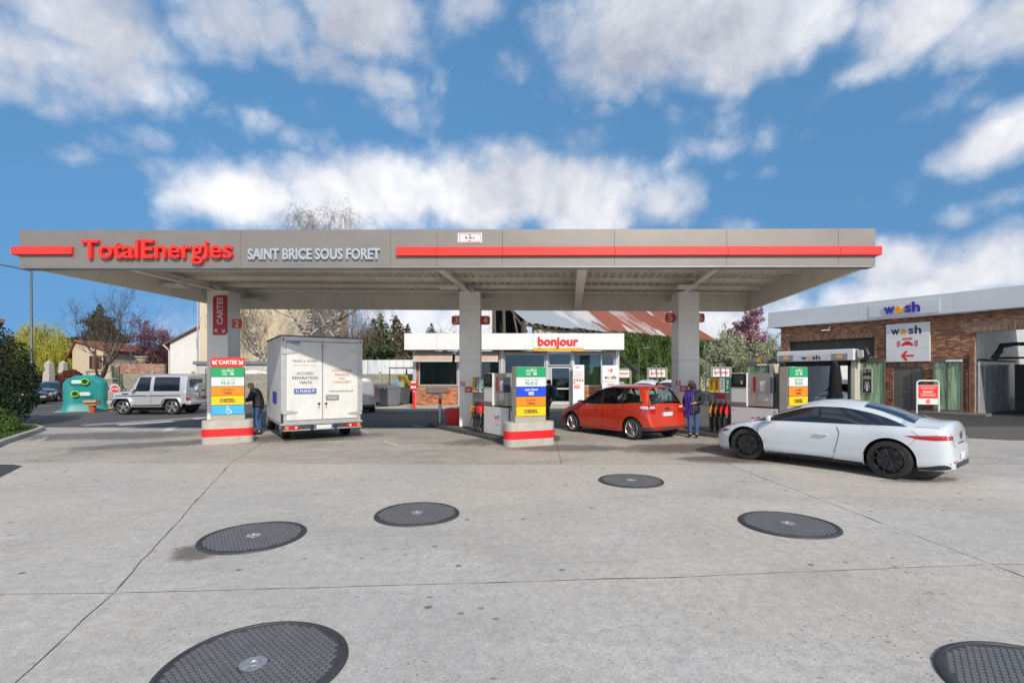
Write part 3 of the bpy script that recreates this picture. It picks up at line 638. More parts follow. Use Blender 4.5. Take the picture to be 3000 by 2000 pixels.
# ------------------------------------------------------------------ price totems
totem_m = M('totem_taupe', (.40, .365, .32), .5, var=.05, vs=2)
base_m = M('totem_concrete', (.44, .41, .365), .85, var=.12, vs=2.5, bump=.15, bs=90, dirt=.25)
band_m = M('painted_red', (.80, .012, .018), .5, var=.1, vs=5)
green = M('panel_green', (.008, .36, .13), .4, var=.02); orange = M('panel_orange', (.92, .26, .012), .4, var=.02); yellow = M('panel_yellow', (.92, .58, .006), .4, var=.02)
blue = M('panel_blue', (.01, .075, .72), .4, var=.02); cyan = M('panel_cyan', (.05, .43, .86), .4, var=.02); ink = M('ink_black', (.02, .015, .012), .6, var=0); inkg = M('ink_green', (.02, .30, .15), .5, var=0); brown = M('ink_brown', (.22, .05, .01), .5, var=0)
def fuel_panel(t, kind, z0, z1, W_, y):
    m = {'98': green, 'e10': white, 'e85': blue, 'xd': orange, 'd': yellow, 'h': cyan}[kind]; zc = (z0+z1)/2; h = z1-z0; y0 = y-.03
    p = MB().cbox((0, y-.015, zc), (W_, .03, h), .004).build('price_panel', m, t); s = W_/.9
    if kind == '98':
        text('lettering', 'excellium', p, white, (.0, y0-.001, zc+h*.20), .33*s, .085, .003, .0, .3); text('lettering', 'SANS\nPLOMB', p, white, (-.09*s, y0-.001, zc-h*.2), .14*s, .07, .003, .02); text('lettering', '98', p, white, (.11*s, y0-.001, zc-h*.19), .11*s, .075, .003, .03)
        mb = MB(); mb.tube([(-.02+.17*i/8, y0-.002, zc+h*.27+.045*math.sin(math.pi*i/8)) for i in range(9)], .005, 5); mb.build('swoosh', M('lime', (.5, .62, .05), .5), p)
    elif kind == 'e10': text('lettering', 'SANS PLOMB', p, inkg, (0, y0-.001, zc+h*.22), .43*s, .055, .003, .0); text('lettering', '95-E10', p, inkg, (0, y0-.001, zc-h*.17), .38*s, .10, .003, .025)
    elif kind == 'e85': text('lettering', 'super éthanol', p, white, (0, y0-.001, zc+h*.2), .39*s, .075, .003, .02); text('lettering', 'E85', p, white, (0, y0-.001, zc-h*.18), .16*s, .095, .003, .03)
    elif kind == 'xd': text('lettering', 'excellium', p, brown, (0, y0-.001, zc+h*.18), .33*s, .075, .003, .0, .3); text('lettering', 'DIESEL', p, ink, (0, y0-.001, zc-h*.22), .25*s, .06, .003, .02)
    elif kind == 'd': text('lettering', 'DIESEL', p, ink, (0, y0-.001, zc), .42*s, .105, .003, .03)
    else:
        mb = MB(); yy = y0-.003
        mb.lathe([(.012, -.002), (.02, -.002), (.02, .002), (0, .002)], 12, Matrix.Translation((-.01, yy, zc+.085)), 'Y')
        mb.tube([(.02+.062*math.cos(R(a)), yy, zc-.045+.062*math.sin(R(a))) for a in range(120, 400, 20)], .008, 6)
        mb.tube([(-.01, yy, zc+.055), (0, yy, zc-.005), (.055, yy, zc-.01), (.085, yy, zc-.085), (.11, yy, zc-.08)], .01, 6); mb.tube([(-.005, yy, zc+.03), (.045, yy, zc+.025)], .008, 6); mb.build('wheelchair_symbol', white, p)
def totem(px, py, rz, kinds, label, W_=.92, cards=False, tops=2.12, blen=1.42):
    c = gnd(px, py, GZ); t = thing('price_totem', label, 'price sign', (c.x, c.y, GZ), rz, 'fuel price totems on the island ends')
    b = MB(); hw, dp = blen/2, .52; r = .2
    pl = panel_poly(-hw, hw, 0, dp, r, '1111', 6); zs = [0, .22, .43, .62, .645]; ins = [0, 0, 0, 0, .03]
    def ring(z, i): return [(x*(1-i), dp/2+(y-dp/2)*(1-i*2), z) for x, y in pl]
    b.loft([ring(z, i) for z, i in ((0, 0), (.62, 0), (.645, .03))]); bo = b.build('base', base_m, t, True, angle=35)
    s = MB(); s.loft([[(x*1.004, dp/2+(y-dp/2)*1.01, z) for x, y in pl] for z in (.20, .415)], cap=False); s.build('red_stripe', band_m, bo, True, angle=35)
    f = MB(); f.cbox((0, dp/2, (.6+tops)/2), (W_, .24, tops-.6), .012); f.build('body', totem_m, t)
    ph = .262; z = tops-.02
    for k in kinds: fuel_panel(t, k, z-ph+.014, z, W_-.05, dp/2-.12); z -= ph
    MB().bx(-W_/2+.004, W_/2-.004, dp/2-.1215, dp/2-.119, z+.02, tops-.012).build('panel_backing', M('totem_dark', (.13, .12, .11), .6), t)
    if cards:
        cp = MB(); cp.prism(panel_poly(-W_/2+.005, W_/2-.005, tops+.005, tops+.265, .09, '0101'), dp/2-.14, dp/2+.1, 'Y'); cpo = cp.build('cards_panel', red, t)
        text('lettering', 'CARTES', cpo, white, (0, dp/2-.1405, tops+.135), .44, .11, .003, .03); wh_arrow(cpo, (((-.31, tops+.135), .15, R(-135), .032), ((.31, tops+.135), .15, R(-45), .032)), dp/2-.1405)
    return t
totem(667, 1299, R(27), ('98', 'e10', 'xd', 'd', 'h'), 'price totem with red CARTES panel and blue wheelchair panel', .84, cards=True, blen=1.27)
totem(1562, 1307, R(24), ('98', 'e10', 'e85', 'xd', 'd'), 'price totem with a blue E85 panel beside the middle pump')
totem(2352, 1303, R(30), ('98', 'e10', 'xd', 'd'), 'price totem half hidden behind the white coupe')
# ------------------------------------------------------------------ pump islands, pumps and things on them
IRZ = R(-57.5)
kerb_m = M('island_kerb', (.085, .08, .078), .8, var=.3, vs=6, dirt=.2, bump=.2)
island_top = M('island_paving', (.16, .13, .125), .85, var=.25, vs=5)
def island(root, x0, x1, y0, y1, lab):
    t = thing('pump_island', lab, 'kerb island', (root.x, root.y, 0), IRZ, 'raised pump islands under the canopy')
    n = int((x1-x0)/.95); pl = panel_poly(x0+.1, x1-.1, y0+.1, y1-.1, .1, '1111', 3)
    MB().prism(pl, .0, .142).build('paving', island_top, t)
    def seg(p, q):
        p, q = Vector(p), Vector(q); d = q-p; k = max(1, round(d.length/.95))
        for i in range(k):
            c = p+d*((i+.5)/k); MB().cbox((c.x, c.y, .075), (d.length/k-.008, .15, .15), .02, 2, math.atan2(d.y, d.x)).build('kerb_stone', kerb_m, t)
    seg((x0, y0), (x1, y0)); seg((x0, y1), (x1, y1)); seg((x0-.01, y0+.083), (x0-.01, y1-.083)); seg((x1+.01, y0+.083), (x1+.01, y1-.083))
    return t
P2 = gnd(1384, 1262, .14); P3 = gnd(2077, 1266, .14)
island(P2, -3.2, 2.55, -.12, 1.45, 'raised dark kerb island under the middle pump and pillar')
island(P3, -3.0, 2.55, -.12, 1.75, 'raised dark kerb island under the right pump and pillar')
pump_grey = M('pump_grey', (.22, .215, .205), .45, .3, var=.1, vs=4); pump_steel = M('pump_steel', (.50, .49, .46), .38, .7, var=.12, vs=5, rv=.1)
pump_white = M('pump_white', (.72, .72, .71), .4, var=.05, dirt=.08); hose_m = M('hose_rubber', (.012, .012, .013), .45, var=.2); notice = M('notice_maroon', (.34, .02, .03), .5)
slotm = M('slot_metal', (.55, .56, .56), .35, .8, var=.1)
def te_logo(parent, c, s, y):
    """red T shape running into a ring that turns from blue to yellow"""
    mb = MB(); x, z = c
    mb.prism([(x-.5*s, z+.16*s), (x-.44*s, z+.22*s), (x+.05*s, z+.1*s), (x+.18*s, z+.0*s), (x+.12*s, z-.07*s), (x-.08*s, z+.02*s), (x-.5*s, z+.09*s)], y, y-.004, 'Y')
    mb.prism([(x-.27*s, z+.05*s), (x-.17*s, z+.03*s), (x-.13*s, z-.28*s), (x-.22*s, z-.28*s)], y-.0006, y-.0046, 'Y')
    mb.build('logo', M('logo_red', (.75, .03, .06), .4), parent)
    def arc(a0, a1, m):
        k = MB(); n = 6; r0, r1 = .13*s, .26*s; cx, cz = x+.24*s, z+.03*s
        out = [(cx+r1*math.cos(R(a0+(a1-a0)*i/n)), cz+r1*math.sin(R(a0+(a1-a0)*i/n))) for i in range(n+1)]+[(cx+r0*math.cos(R(a1-(a1-a0)*i/n)), cz+r0*math.sin(R(a1-(a1-a0)*i/n))) for i in range(n+1)]
        k.prism(out, y-.0012, y-.0052, 'Y'); k.build('logo', m, parent)
    arc(60, 165, M('logo_blue', (.04, .13, .55), .4)); arc(-10, 60, M('logo_sky', (.10, .35, .70), .4)); arc(-75, -10, M('logo_violet', (.35, .25, .45), .4)); arc(-150, -75, M('logo_gold', (.85, .55, .08), .4))
def pump(root, kinds, lab, number=None):
    t = thing('fuel_pump', lab, 'fuel pump', root, IRZ, 'fuel pumps on the islands'); D = .85
    b = MB(); b.cbox((.375, D/2, .86), (.75, D, 1.70), .012); cab = b.build('hose_cabinet', pump_grey, t)
    MB().bx(.03, .72, -.012, -.0005, .06, .93).build('nozzle_recess', black, cab)
    n = len(kinds); w = .72/n
    mk = {'d': yellow, 'xd': M('panel_amber', (.72, .34, .06), .4), 'e85': M('panel_navy', (.06, .07, .35), .4), 'e10': white, '98': M('panel_deepgreen', (.01, .25, .12), .4)}
    names = {'d': 'DIESEL', 'xd': 'DIESEL', 'e85': 'E85', 'e10': '95-E10', '98': '98'}
    hcol = {'d': M('grip_amber', (.5, .24, .02), .5), 'xd': M('grip_brown', (.32, .1, .03), .5), 'e85': M('grip_black', (.03, .03, .05), .5), 'e10': M('grip_red', (.52, .02, .04), .5), '98': red}
    col2 = {'d': M('ring_amber', (.75, .42, .03), .5), 'xd': M('ring_orange', (.5, .16, .04), .5), 'e85': M('ring_blue', (.08, .16, .32), .5), 'e10': M('ring_green', (.05, .22, .13), .5), '98': M('ring_green2', (.06, .28, .17), .5)}
    for i, k in enumerate(kinds):
        x = .015+w*(i+.5)
        p = MB().bx(x-w/2+.006, x+w/2-.006, -.012, -.0005, 1.24, 1.68).build('fuel_label', mk[k], cab)
        text('lettering', names[k], p, white if k in ('e85', '98') else (inkg if k == 'e10' else ink), (x, -.0125, 1.49), .3, w*.42, .002, .02, rot=math.pi/2)
        MB().bx(x-w*.3, x+w*.3, -.015, -.0125, 1.25, 1.285).build('price_tag', white, p)
        MB().bx(x-w*.12, x+w*.12, -.014, -.0005, .97, 1.05).build('button', slotm, cab)
        # nozzle: spout in its holster, body and trigger guard
        nz = MB(); nz.cbox((x, -.06, .70), (.055, .1, .24), .02, 2); nz.tube([(x, -.05, .80), (x+.02, -.045, .88), (x+.05, -.03, .93)], .014, 8)
        nz.cbox((x, -.105, .66), (.03, .05, .13), .012); no = nz.build('nozzle', hcol[k], t, True)
        MB().cbox((x, -.06, .535), (.045, .05, .1), .015).build('collar', col2[k], no)
        h = MB(); h.tube([(x, -.06, .5), (x-.004, -.10, .34), (x+.015, -.12, .18), (x+.06, -.10, .08), (x+.1, -.06, .10), (x+.105, -.02, .3), (x+.11, -.012, .62)], .0135, 8); h.build('hose', hose_m, no, True)
        if i: MB().bx(x-w/2-.012, x-w/2+.012, -.03, -.013, .05, .52).build('guide_rail', slotm, cab)
    MB().bx(.25, .58, -.0125, -.0005, 1.075, 1.215).build('notice', notice if number else pump_grey, cab)
    s = MB(); s.cbox((1.0, D/2, 1.35), (.5, D-.02, .97), .012); sc = s.build('display_cabinet', pump_white, t)
    MB().bx(.77, 1.23, -.008, .009, 1.42, 1.82).build('display_bezel', M('screen_black', (.012, .012, .014), .15), sc)
    MB().bx(.85, 1.15, -.012, -.0085, 1.53, 1.76).build('display', M('screen_glass', (.05, .052, .055) if not number else (.02, .02, .022), .1), sc)
    if number: text('lettering', number, sc, white, (1.1, -.0125, 1.56), .07, .1, .003, .01)
    MB().bx(.76, 1.24, -.003, .009, .86, .985).build('plinth_band', pump_grey, sc)
    c = MB(); c.cbox((1.62, D/2+.03, 1.36), (.72, D-.06, .95), .012); ca = c.build('terminal_cabinet', pump_steel, t)
    MB().bx(1.42, 1.5, .041, .0595, 1.3, 1.72).build('notice_strip', notice, ca); MB().bx(1.62, 1.76, .046, .0595, 1.32, 1.6).build('notice', white, ca); MB().bx(1.56, 1.82, .049, .0595, 1.05, 1.25).build('notice', M('paper_grey', (.6, .6, .58), .7), ca)
    MB().cbox((2.0, .05, 1.5), (.05, .22, .44), .008).build('card_reader', M('reader_blue', (.05, .065, .09), .4), ca)
    lo = MB(); lo.cbox((1.46, D/2, .435), (1.40, D, .83), .008); low = lo.build('lower_housing', pump_steel, t)
    fp = MB().cbox((1.46, -.008, .435), (1.385, .014, .80), .004).build('front_panel', pump_white, low)
    te_logo(fp, (1.55, .52), .3, -.0155); text('lettering', 'TotalEnergies', fp, M('logo_red', (.75, .03, .06), .4), (1.55, -.0155, .33), .24, .05, .002, .01)
    mb = MB()
    for x in (.84, 2.08): mb.lathe([(.018, 0), (.018, -.006), (0, -.006)], 10, Matrix.Translation((x, -.0155, .76)), 'Y')
    mb.build('lock', black, fp)
    g = MB(); g.tube([(2.25, .03, -.1), (2.25, .03, .72), (2.28, .06, .80), (2.28, .5, .80), (2.25, .55, .72), (2.25, .55, -.1)], .022, 8); g.build('guard_rail', M('rail_white', (.7, .7, .7), .4), t, True)
    MB().cbox((2.4, .45, .33), (.42, .7, .64), .01).build('meter_box', pump_grey, t)
    return t
pump(P2, ('d', 'xd', 'e85', 'e10', '98'), 'fuel pump with five nozzles beside the middle pillar')
pump(P3, ('d', 'xd', 'e10', '98'), 'fuel pump showing number 5 behind the white coupe', '5')
def isl(root, x, y, z=.15): c, s = math.cos(IRZ), math.sin(IRZ); return Vector((root.x+x*c-y*s, root.y+x*s+y*c, z))
# steel bollard with red band
p = isl(P2, -2.75, .12, .142); t = thing('bollard', 'steel bollard with a red band at the end of the middle island', 'bollard', p)
MB().lathe([(.055, 0), (.055, 1.08), (.045, 1.1), (0, 1.1)], 16).build('post', M('stainless', (.45, .44, .43), .3, .9, var=.1), t, True); MB().lathe([(.0565, .72), (.0565, .92)], 16).build('red_band', M('band_dark_red', (.5, .02, .03), .45), t, True)
# red sand bin beside the pillar
p = isl(P2, -2.28, .48, .142); t = thing('sand_bin', 'red plastic sand bin beside the middle pillar', 'bin', p, R(2))
mb = MB(); mb.loft([panel_poly(-.25, .25, -.2, .2, .05) and [(x*f, y*f, z) for x, y in panel_poly(-.3, .3, -.22, .22, .05)] for z, f in ((0, .82), (.5, 1.0))]); mb.build('body', M('bin_red', (.62, .01, .015), .45, var=.06), t, True)
mb = MB(); mb.loft([[(x*f, y*f, z) for x, y in panel_poly(-.33, .33, -.25, .25, .06)] for z, f in ((.44, .97), (.5, 1.0), (.56, .98), (.58, .9))]); mb.build('lid', MATS['bin_red'], t, True)
MB().cbox((.05, 0, .60), (.42, .12, .05), .01).build('scoop', white, t)
# guard bollard near right pump
p = isl(P3, 2.75, .2, .142); t = thing('marker_post', 'short white post with a red tip past the right pump', 'post', p); MB().lathe([(.045, 0), (.045, .72)], 12).build('post', white, t, True); MB().lathe([(.046, .72), (.046, .84), (.03, .86), (0, .86)], 12).build('red_tip', red, t, True)
# notices on the pillars
def pillar_notice(px, py, w, h, y, lab, kind):
    p = at(px, py, y); t = thing('pillar_notice', lab, 'notice', p, 0, 'small red notices on the pillars')
    pn = MB().prism(panel_poly(-w/2, w/2, -h/2, h/2, .02, '1010' if kind else '0000'), 0, -.008, 'Y').build('plate', M('notice_red', (.62, .02, .045), .45), t)
    mb = MB()
    if kind: mb.box((0, -.01, 0), (.055, .004, .11)); mb.tube([(-.06, -.012, -.07), (.06, -.012, .07)], .008, 5)
    else:
        for i in range(5): mb.bx(-w*.38+.02*(i % 2), w*.38-.05*((i*2) % 3), -.0105, -.0085, h*(.22-.13*i)-.006, h*(.22-.13*i)+.006)
    mb.build('print', white, t)
yF = PIL[1][1]-.4
pillar_notice(1355, 1124, .15, .15, yF, 'no phone notice on the middle pillar', 1); pillar_notice(1375, 1141, .3, .2, yF, 'red text notice on the middle pillar', 0)
yF = PIL[2][1]-.4
pillar_notice(1987, 1121, .16, .16, yF, 'no phone notice on the left half of the right pillar', 1); pillar_notice(2026, 1121, .16, .16, yF, 'no phone notice above the woman beside the right pillar', 1); pillar_notice(2004, 1138, .27, .2, yF, 'red text notice behind the woman on the right pillar', 0)
# ------------------------------------------------------------------ brickwork helper
def brickwork(parent, x0, x1, z0, z1, holes, cols, y=0.0, seed=1, mortar=(.30, .26, .22), soldier=()):
    """running-bond bricks standing proud of the mortar; one mesh, coloured brick by brick"""
    r = random.Random(seed); mb = MB(); bl, bh, j = .215, .063, .011
    def brick(a, b_, c, d, col):
        e = .010+r.random()*.006; mb.cur = col; n = len(mb.v); g = .004
        mb.v += [(a, y, c), (b_, y, c), (b_, y, d), (a, y, d), (a+g, y-e, c+g), (b_-g, y-e, c+g), (b_-g, y-e, d-g), (a+g, y-e, d-g)]
        for f in ((4, 5, 6, 7), (0, 1, 5, 4), (1, 2, 6, 5), (2, 3, 7, 6), (3, 0, 4, 7)): mb.face(tuple(n+i for i in f))
    def pick():
        c = r.choice(cols); k = r.uniform(.8, 1.2); return tuple(v*k for v in c)
    row = 0; z = z0
    hs = list(holes)+[s[:4] for s in soldier]
    while z < z1-.03:
        d = min(z+bh, z1); x = x0-(bl/2+j/2 if row % 2 else 0)
        while x < x1:
            a, b_ = max(x, x0), min(x+bl, x1); x += bl+j
            segs = [(a, b_)]
            for (h0, h1, g0, g1) in hs:
                if g0 < d-.01 and g1 > z+.01:
                    nsg = []
                    for (p, q) in segs:
                        if q <= h0 or p >= h1: nsg.append((p, q)); continue
                        if p < h0: nsg.append((p, h0))
                        if q > h1: nsg.append((h1, q))
                    segs = nsg
            col = pick()
            for (p, q) in segs:
                if q-p > .03: brick(p, q, z, d, col)
        row += 1; z += bh+j
    for (h0, h1, g0, g1, sc) in soldier:
        x = h0
        while x < h1-.02: c = r.choice(sc); k = r.uniform(.75, 1.2); brick(x, min(x+bh, h1), g0, g1, tuple(v*k for v in c)); x += bh+j
    o = mb.build('brickwork', MA('brick', .88, bump=.3), parent, col=True, fix=False); o['kind'] = 'stuff'
    # mortar wall cut round the holes
    xs = sorted({x0, x1, *[max(x0, min(x1, v)) for h in holes for v in h[:2]]}); zs = sorted({z0, z1, *[max(z0, min(z1, v)) for h in holes for v in h[2:]]}); mw = MB()
    for a, b_ in zip(xs[:-1], xs[1:]):
        for c, d in zip(zs[:-1], zs[1:]):
            if b_-a < 1e-4 or d-c < 1e-4: continue
            if any(h[0]-1e-6 <= a and b_ <= h[1]+1e-6 and h[2]-1e-6 <= c and d <= h[3]+1e-6 for h in holes): continue
            mw.bx(a, b_, y+.0005, y+.22, c, d)
    mw.build('wall', M('mortar', mortar, .95, var=.15, vs=5), parent)

# ------------------------------------------------------------------ the shop
YS = 29.5; YFA = 28.7
shop = thing('shop', 'small shop with white fascia, big windows and orange brick below', 'shop', (0, YS, 0))
def sx(px): return (px-CX)/F*YS
def sz(py): return CH+(HZ-py)/F*YS
pave_m = M('pavement_concrete', (.46, .42, .34), .9, var=.15, vs=2)
pv = tag(MB().prism([(-8.6, 26.3), (7.4, 26.0), (8.2, 26.6), (8.2, 36), (-6.4, 36), (-6.6, 29)], 0, .15).build('pavement', pave_m), kind='structure')
for i in range(16):
    x0 = -8.5+i; MB().cbox((x0+.5, 26.22-.018*i, .072), (.985, .16, .15), .015).build('kerb_stone', M('kerb_grey', (.40, .385, .36), .88, var=.15, vs=5, dirt=.2), pv)
frame_m = M('alu_frame', (.60, .61, .62), .38, .45, var=.05); win_glass = GLASS('shop_glass', (.62, .80, .76), .9)
white_clad = M('white_cladding', (.78, .78, .765), .42, var=.03, dirt=.06, vs=1)
x0s, x1s = sx(1210), sx(1814); zb = .15
holes = [(sx(1226), sx(1342), sz(1130), sz(1028)), (sx(1346), sx(1466), sz(1130), sz(1028)), (sx(1476), sx(1598), sz(1131), sz(1028)), (sx(1604), sx(1674), zb, sz(1028)), (sx(1680), sx(1802), sz(1132), sz(1028))]
br_or = [(.50, .17, .07), (.56, .21, .09), (.42, .13, .055), (.48, .18, .08), (.28, .095, .05), (.60, .25, .12)]
brickwork(shop, x0s, x1s, zb, sz(1028), holes, br_or, seed=3, soldier=[(sx(1219), sx(1346), sz(1137), sz(1131), [(.5, .2, .09), (.42, .15, .07)]), (sx(1476), sx(1600), sz(1137), sz(1132), [(.5, .2, .09)]), (sx(1680), sx(1802), sz(1138), sz(1133), [(.5, .2, .09)])])
# fascia panels
fx = [(p-CX)/F*YFA for p in (1184, 1279, 1411, 1563, 1710, 1829)]
for a, b_ in zip(fx[:-1], fx[1:]): MB().cbox(((a+b_)/2, YFA-YS+.05, 3.875), (b_-a-.008, .1, .95), .006).build('fascia_panel', white_clad, shop)
for (xx, s) in ((fx[0]+.05, 1), (fx[-1]-.05, -1)): MB().bx(xx-.045, xx+.045, YFA-YS+.102, 6, 3.41, 4.34).build('side_fascia', white_clad, shop)
MB().bx(fx[0]+.1, fx[-1]-.1, YFA-YS+.101, 6, 4.15, 4.2).build('roof', steel_edge, shop); MB().bx(fx[0]+.1, fx[-1]-.1, YFA-YS+.101, .3, 3.42, 3.46).build('soffit', M('soffit_grey', (.4, .4, .39), .7), shop)
# bonjour sign
def fxx(px): return (px-CX)/F*(YFA-.1)
def fzz(py): return CH+(HZ-py)/F*(YFA-.1)
by = YFA-YS-.004
bp = MB().bx(fxx(1563), fxx(1709), by-.03, by, fzz(1027), fzz(980)).build('sign_panel', white, shop); MB().bx(fxx(1562), fxx(1709.5), by-.036, by-.0305, fzz(1027), fzz(1018.5)).build('orange_strip', M('strip_orange', (.93, .38, .02), .4), bp)
text('lettering', 'bonjour', bp, red, ((fxx(1576)+fxx(1695))/2, by-.0365, (fzz(986)+fzz(1020))/2), fxx(1695)-fxx(1576), fzz(986)-fzz(1020), .06, .03)
mb = MB(); pts = [(fxx(1578+52*i/10), fzz(1015+9.5*math.sin(math.pi*i/10))) for i in range(11)]; lo = [(fxx(1578+52*i/10), fzz(1015.5+12*math.sin(math.pi*i/10))) for i in range(10, -1, -1)]; mb.prism(pts+lo[1:-1], by-.037, by-.075, 'Y'); mb.build('smile', M('smile_yellow', (.95, .6, .05), .4), bp)
# frames, panes, awnings, door
def window(px0, px1, py0, py1, mull=(), name='window', y=.05):
    a, b_, c, d = sx(px0), sx(px1), sz(py1), sz(py0); f = MB(); t = .06
    f.bx(a, b_, y-.05, y+.03, c, c+t); f.bx(a, b_, y-.05, y+.03, d-t, d); f.bx(a, a+t, y-.05, y+.03, c+t, d-t); f.bx(b_-t, b_, y-.05, y+.03, c+t, d-t)
    for m_ in mull: f.bx(sx(m_)-t/2, sx(m_)+t/2, y-.045, y+.025, c+t, d-t)
    w = f.build(name, frame_m, shop); MB().bx(a+t*.6, b_-t*.6, y-.012, y-.004, c+t*.6, d-t*.6).build('pane', win_glass, w); return w
window(1227, 1341, 1029, 1129); window(1347, 1465, 1029, 1130, (1408,)); window(1477, 1597, 1029, 1130); window(1681, 1801, 1029, 1131, (1762,))
for (a, b_) in ((1210, 1220), (1342, 1347), (1466, 1476), (1598, 1605), (1673, 1681), (1802, 1814)): MB().cbox(((sx(a)+sx(b_))/2, -.05, (sz(1026)+.15)/2), (sx(b_)-sx(a)-.004, .08, sz(1026)-.15), .012).build('post', frame_m, shop)
w = window(1606, 1673, 1030, 1071, name='transom_window'); 
a, b_ = sx(1612), sx(1672); f = MB(); z0, z1 = .17, sz(1074)
for (p, q, r_, s_) in ((a, b_, z1-.09, z1), (a, b_, z0, z0+.2), (a, a+.1, z0+.2, z1-.09), (b_-.1, b_, z0+.2, z1-.09), (a+.1, b_-.1, 1.08, 1.17)): f.bx(p, q, -.02, .03, r_, s_)
dr = f.build('door', frame_m, shop); MB().bx(a+.08, b_-.08, .0, .008, z0+.1, z1-.05).build('pane', win_glass, dr); MB().tube([(a+.06, -.07, .95), (a+.06, -.07, 1.45)], .016, 6).build('door_handle', slotm, dr)
MB().bx(sx(1604), sx(1611), -.03, .04, .15, z1).build('door_frame', frame_m, shop)
for (p0, p1) in ((1478, 1596), (1682, 1800)): MB().lathe([(.11, sx(p0)), (.11, sx(p1))], 14, Matrix.Translation((0, -.07, sz(1035))), 'X').build('roller_blind_box', M('blind_grey', (.42, .42, .41), .5), shop, True)
awn = M('awning_fabric', (.50, .38, .31), .9, var=.12, vs=2, dirt=.2)
for (a, b_) in ((1221, 1334), (1342, 1466)):
    mb = MB(); xa, xb = sx(a), sx(b_); z1, z0 = sz(1029), sz(1029)-.62; n = 10
    mb.loft([[(xa+(xb-xa)*k/n-(.12 if i else 0), -.12-.55*i/6, z1-(z1-z0)*i/6-.03*math.sin(math.pi*i/6)) for k in range(n+1)] for i in range(7)], close=False, cap=False)
    ao = mb.build('awning', awn, shop, True, fix=False); MB().tube([(xa-.13, -.68, z0), (xb-.1, -.68, z0)], .03, 8).build('front_bar', frame_m, ao)
    for xx in (xa+.1, xb-.2): MB().tube([(xx, -.04, z0+.1), (xx-.05, -.66, z0+.02)], .015, 6).build('arm', frame_m, ao)
MB().cbox((sx(1268), -.06, sz(1142)), (.78, .1, .36), .02).build('pay_drawer', M('drawer_grey', (.15, .14, .135), .5), shop); MB().cbox((sx(1296), -.05, sz(1141)), (.6, .08, .33), .02).build('drawer_lid', M('drawer_brown', (.17, .13, .10), .5), shop)
# interior
teal = M('shop_interior', (.30, .36, .33), .8, var=.2, vs=1); MB().bx(x0s+.1, x1s-.1, 4.6, 4.7, .15, 3.4).build('back_wall', teal, shop)
for xx in (x0s+.12, sx(1470), x1s-.12): MB().bx(xx-.04, xx+.04, .3, 4.6, .15, 3.4).build('partition', M('shop_partition', (.40, .58, .45), .8, var=.1), shop)
MB().bx(x0s+.2, x1s-.2, .23, 4.6, .152, .16).build('floor', M('shop_floor', (.45, .45, .43), .4), shop)
MB().cbox((sx(1290), 1.2, .7), (2.3, .6, 1.05), .02).build('counter', M('counter_teal', (.05, .16, .17), .5), shop)
cur = M('curtain_yellow', (.62, .55, .30), .9, var=.1)
mb = MB(); n = 40; mb.loft([[(sx(1704)+(sx(1760)-sx(1704))*k/n, .4+.05*math.sin(k*1.7), zz) for k in range(n+1)] for zz in (.8, sz(1078))], close=False, cap=False); mb.build('curtain', cur, shop, True, fix=False)
MB().bx(sx(1705), sx(1762), .35, .37, sz(1077), sz(1052)).build('poster_board', M('board_pale', (.35, .45, .46), .6), shop)
r = random.Random(8); cols = [(.5, .1, .05), (.05, .15, .4), (.55, .5, .1), (.1, .3, .12), (.6, .6, .6), (.25, .25, .28), (.5, .25, .05)]; sm = M('shelf_dark', (.08, .08, .085), .6)
bottle = MB().lathe([(.04, 0), (.042, .15), (.03, .2), (.014, .23), (.014, .28), (0, .28)], 8); bms = [bottle.mesh('bottle', M('stock%d' % i, c, .35), True) for i, c in enumerate(cols)]
for (pa, pb, yy, zz0, n) in ((1614, 1668, .55, .3, 5), (1412, 1464, 1.0, .5, 4), (1500, 1590, 2.6, .3, 5)):
    mb = MB(); xa, xb = sx(pa), sx(pb)
    for k in range(n): mb.bx(xa, xb, yy, yy+.35, zz0+.36*k, zz0+.36*k+.025)
    mb.bx(xa, xa+.03, yy, yy+.35, .16, zz0+.36*n); mb.bx(xb-.03, xb, yy, yy+.35, .16, zz0+.36*n)
    st = thing('shelf_rack', {1614: 'dark rack of bottles seen through the glass door', 1412: 'rack of bottles behind the awning window beside the middle pillar', 1500: 'dark shelf rack deep inside the shop window'}[pa], 'rack', (0, YS, 0)); mb.build('frame', sm, st)
    for k in range(n):
        x = xa+.1
        while x < xb-.08: o = link('bottle', r.choice(bms), st); o.location = (x, yy+.12, zz0+.36*k+.025); o.scale = (1.3, 1.3, 1.0); x += .13
MB().cbox((sx(1323), .35, sz(1125)+.14), (.1, .1, .26), .02).build('spray_bottle', M('spray_lime', (.4, .55, .05), .4), shop)
MB().tube([(sx(1345)-.5, YFA-YS+1.3, 4.34), (sx(1345)-.5, YFA-YS+1.3, 4.5), (sx(1345)-.9, YFA-YS+1.1, 4.55)], .05, 8).build('security_camera', white, shop)
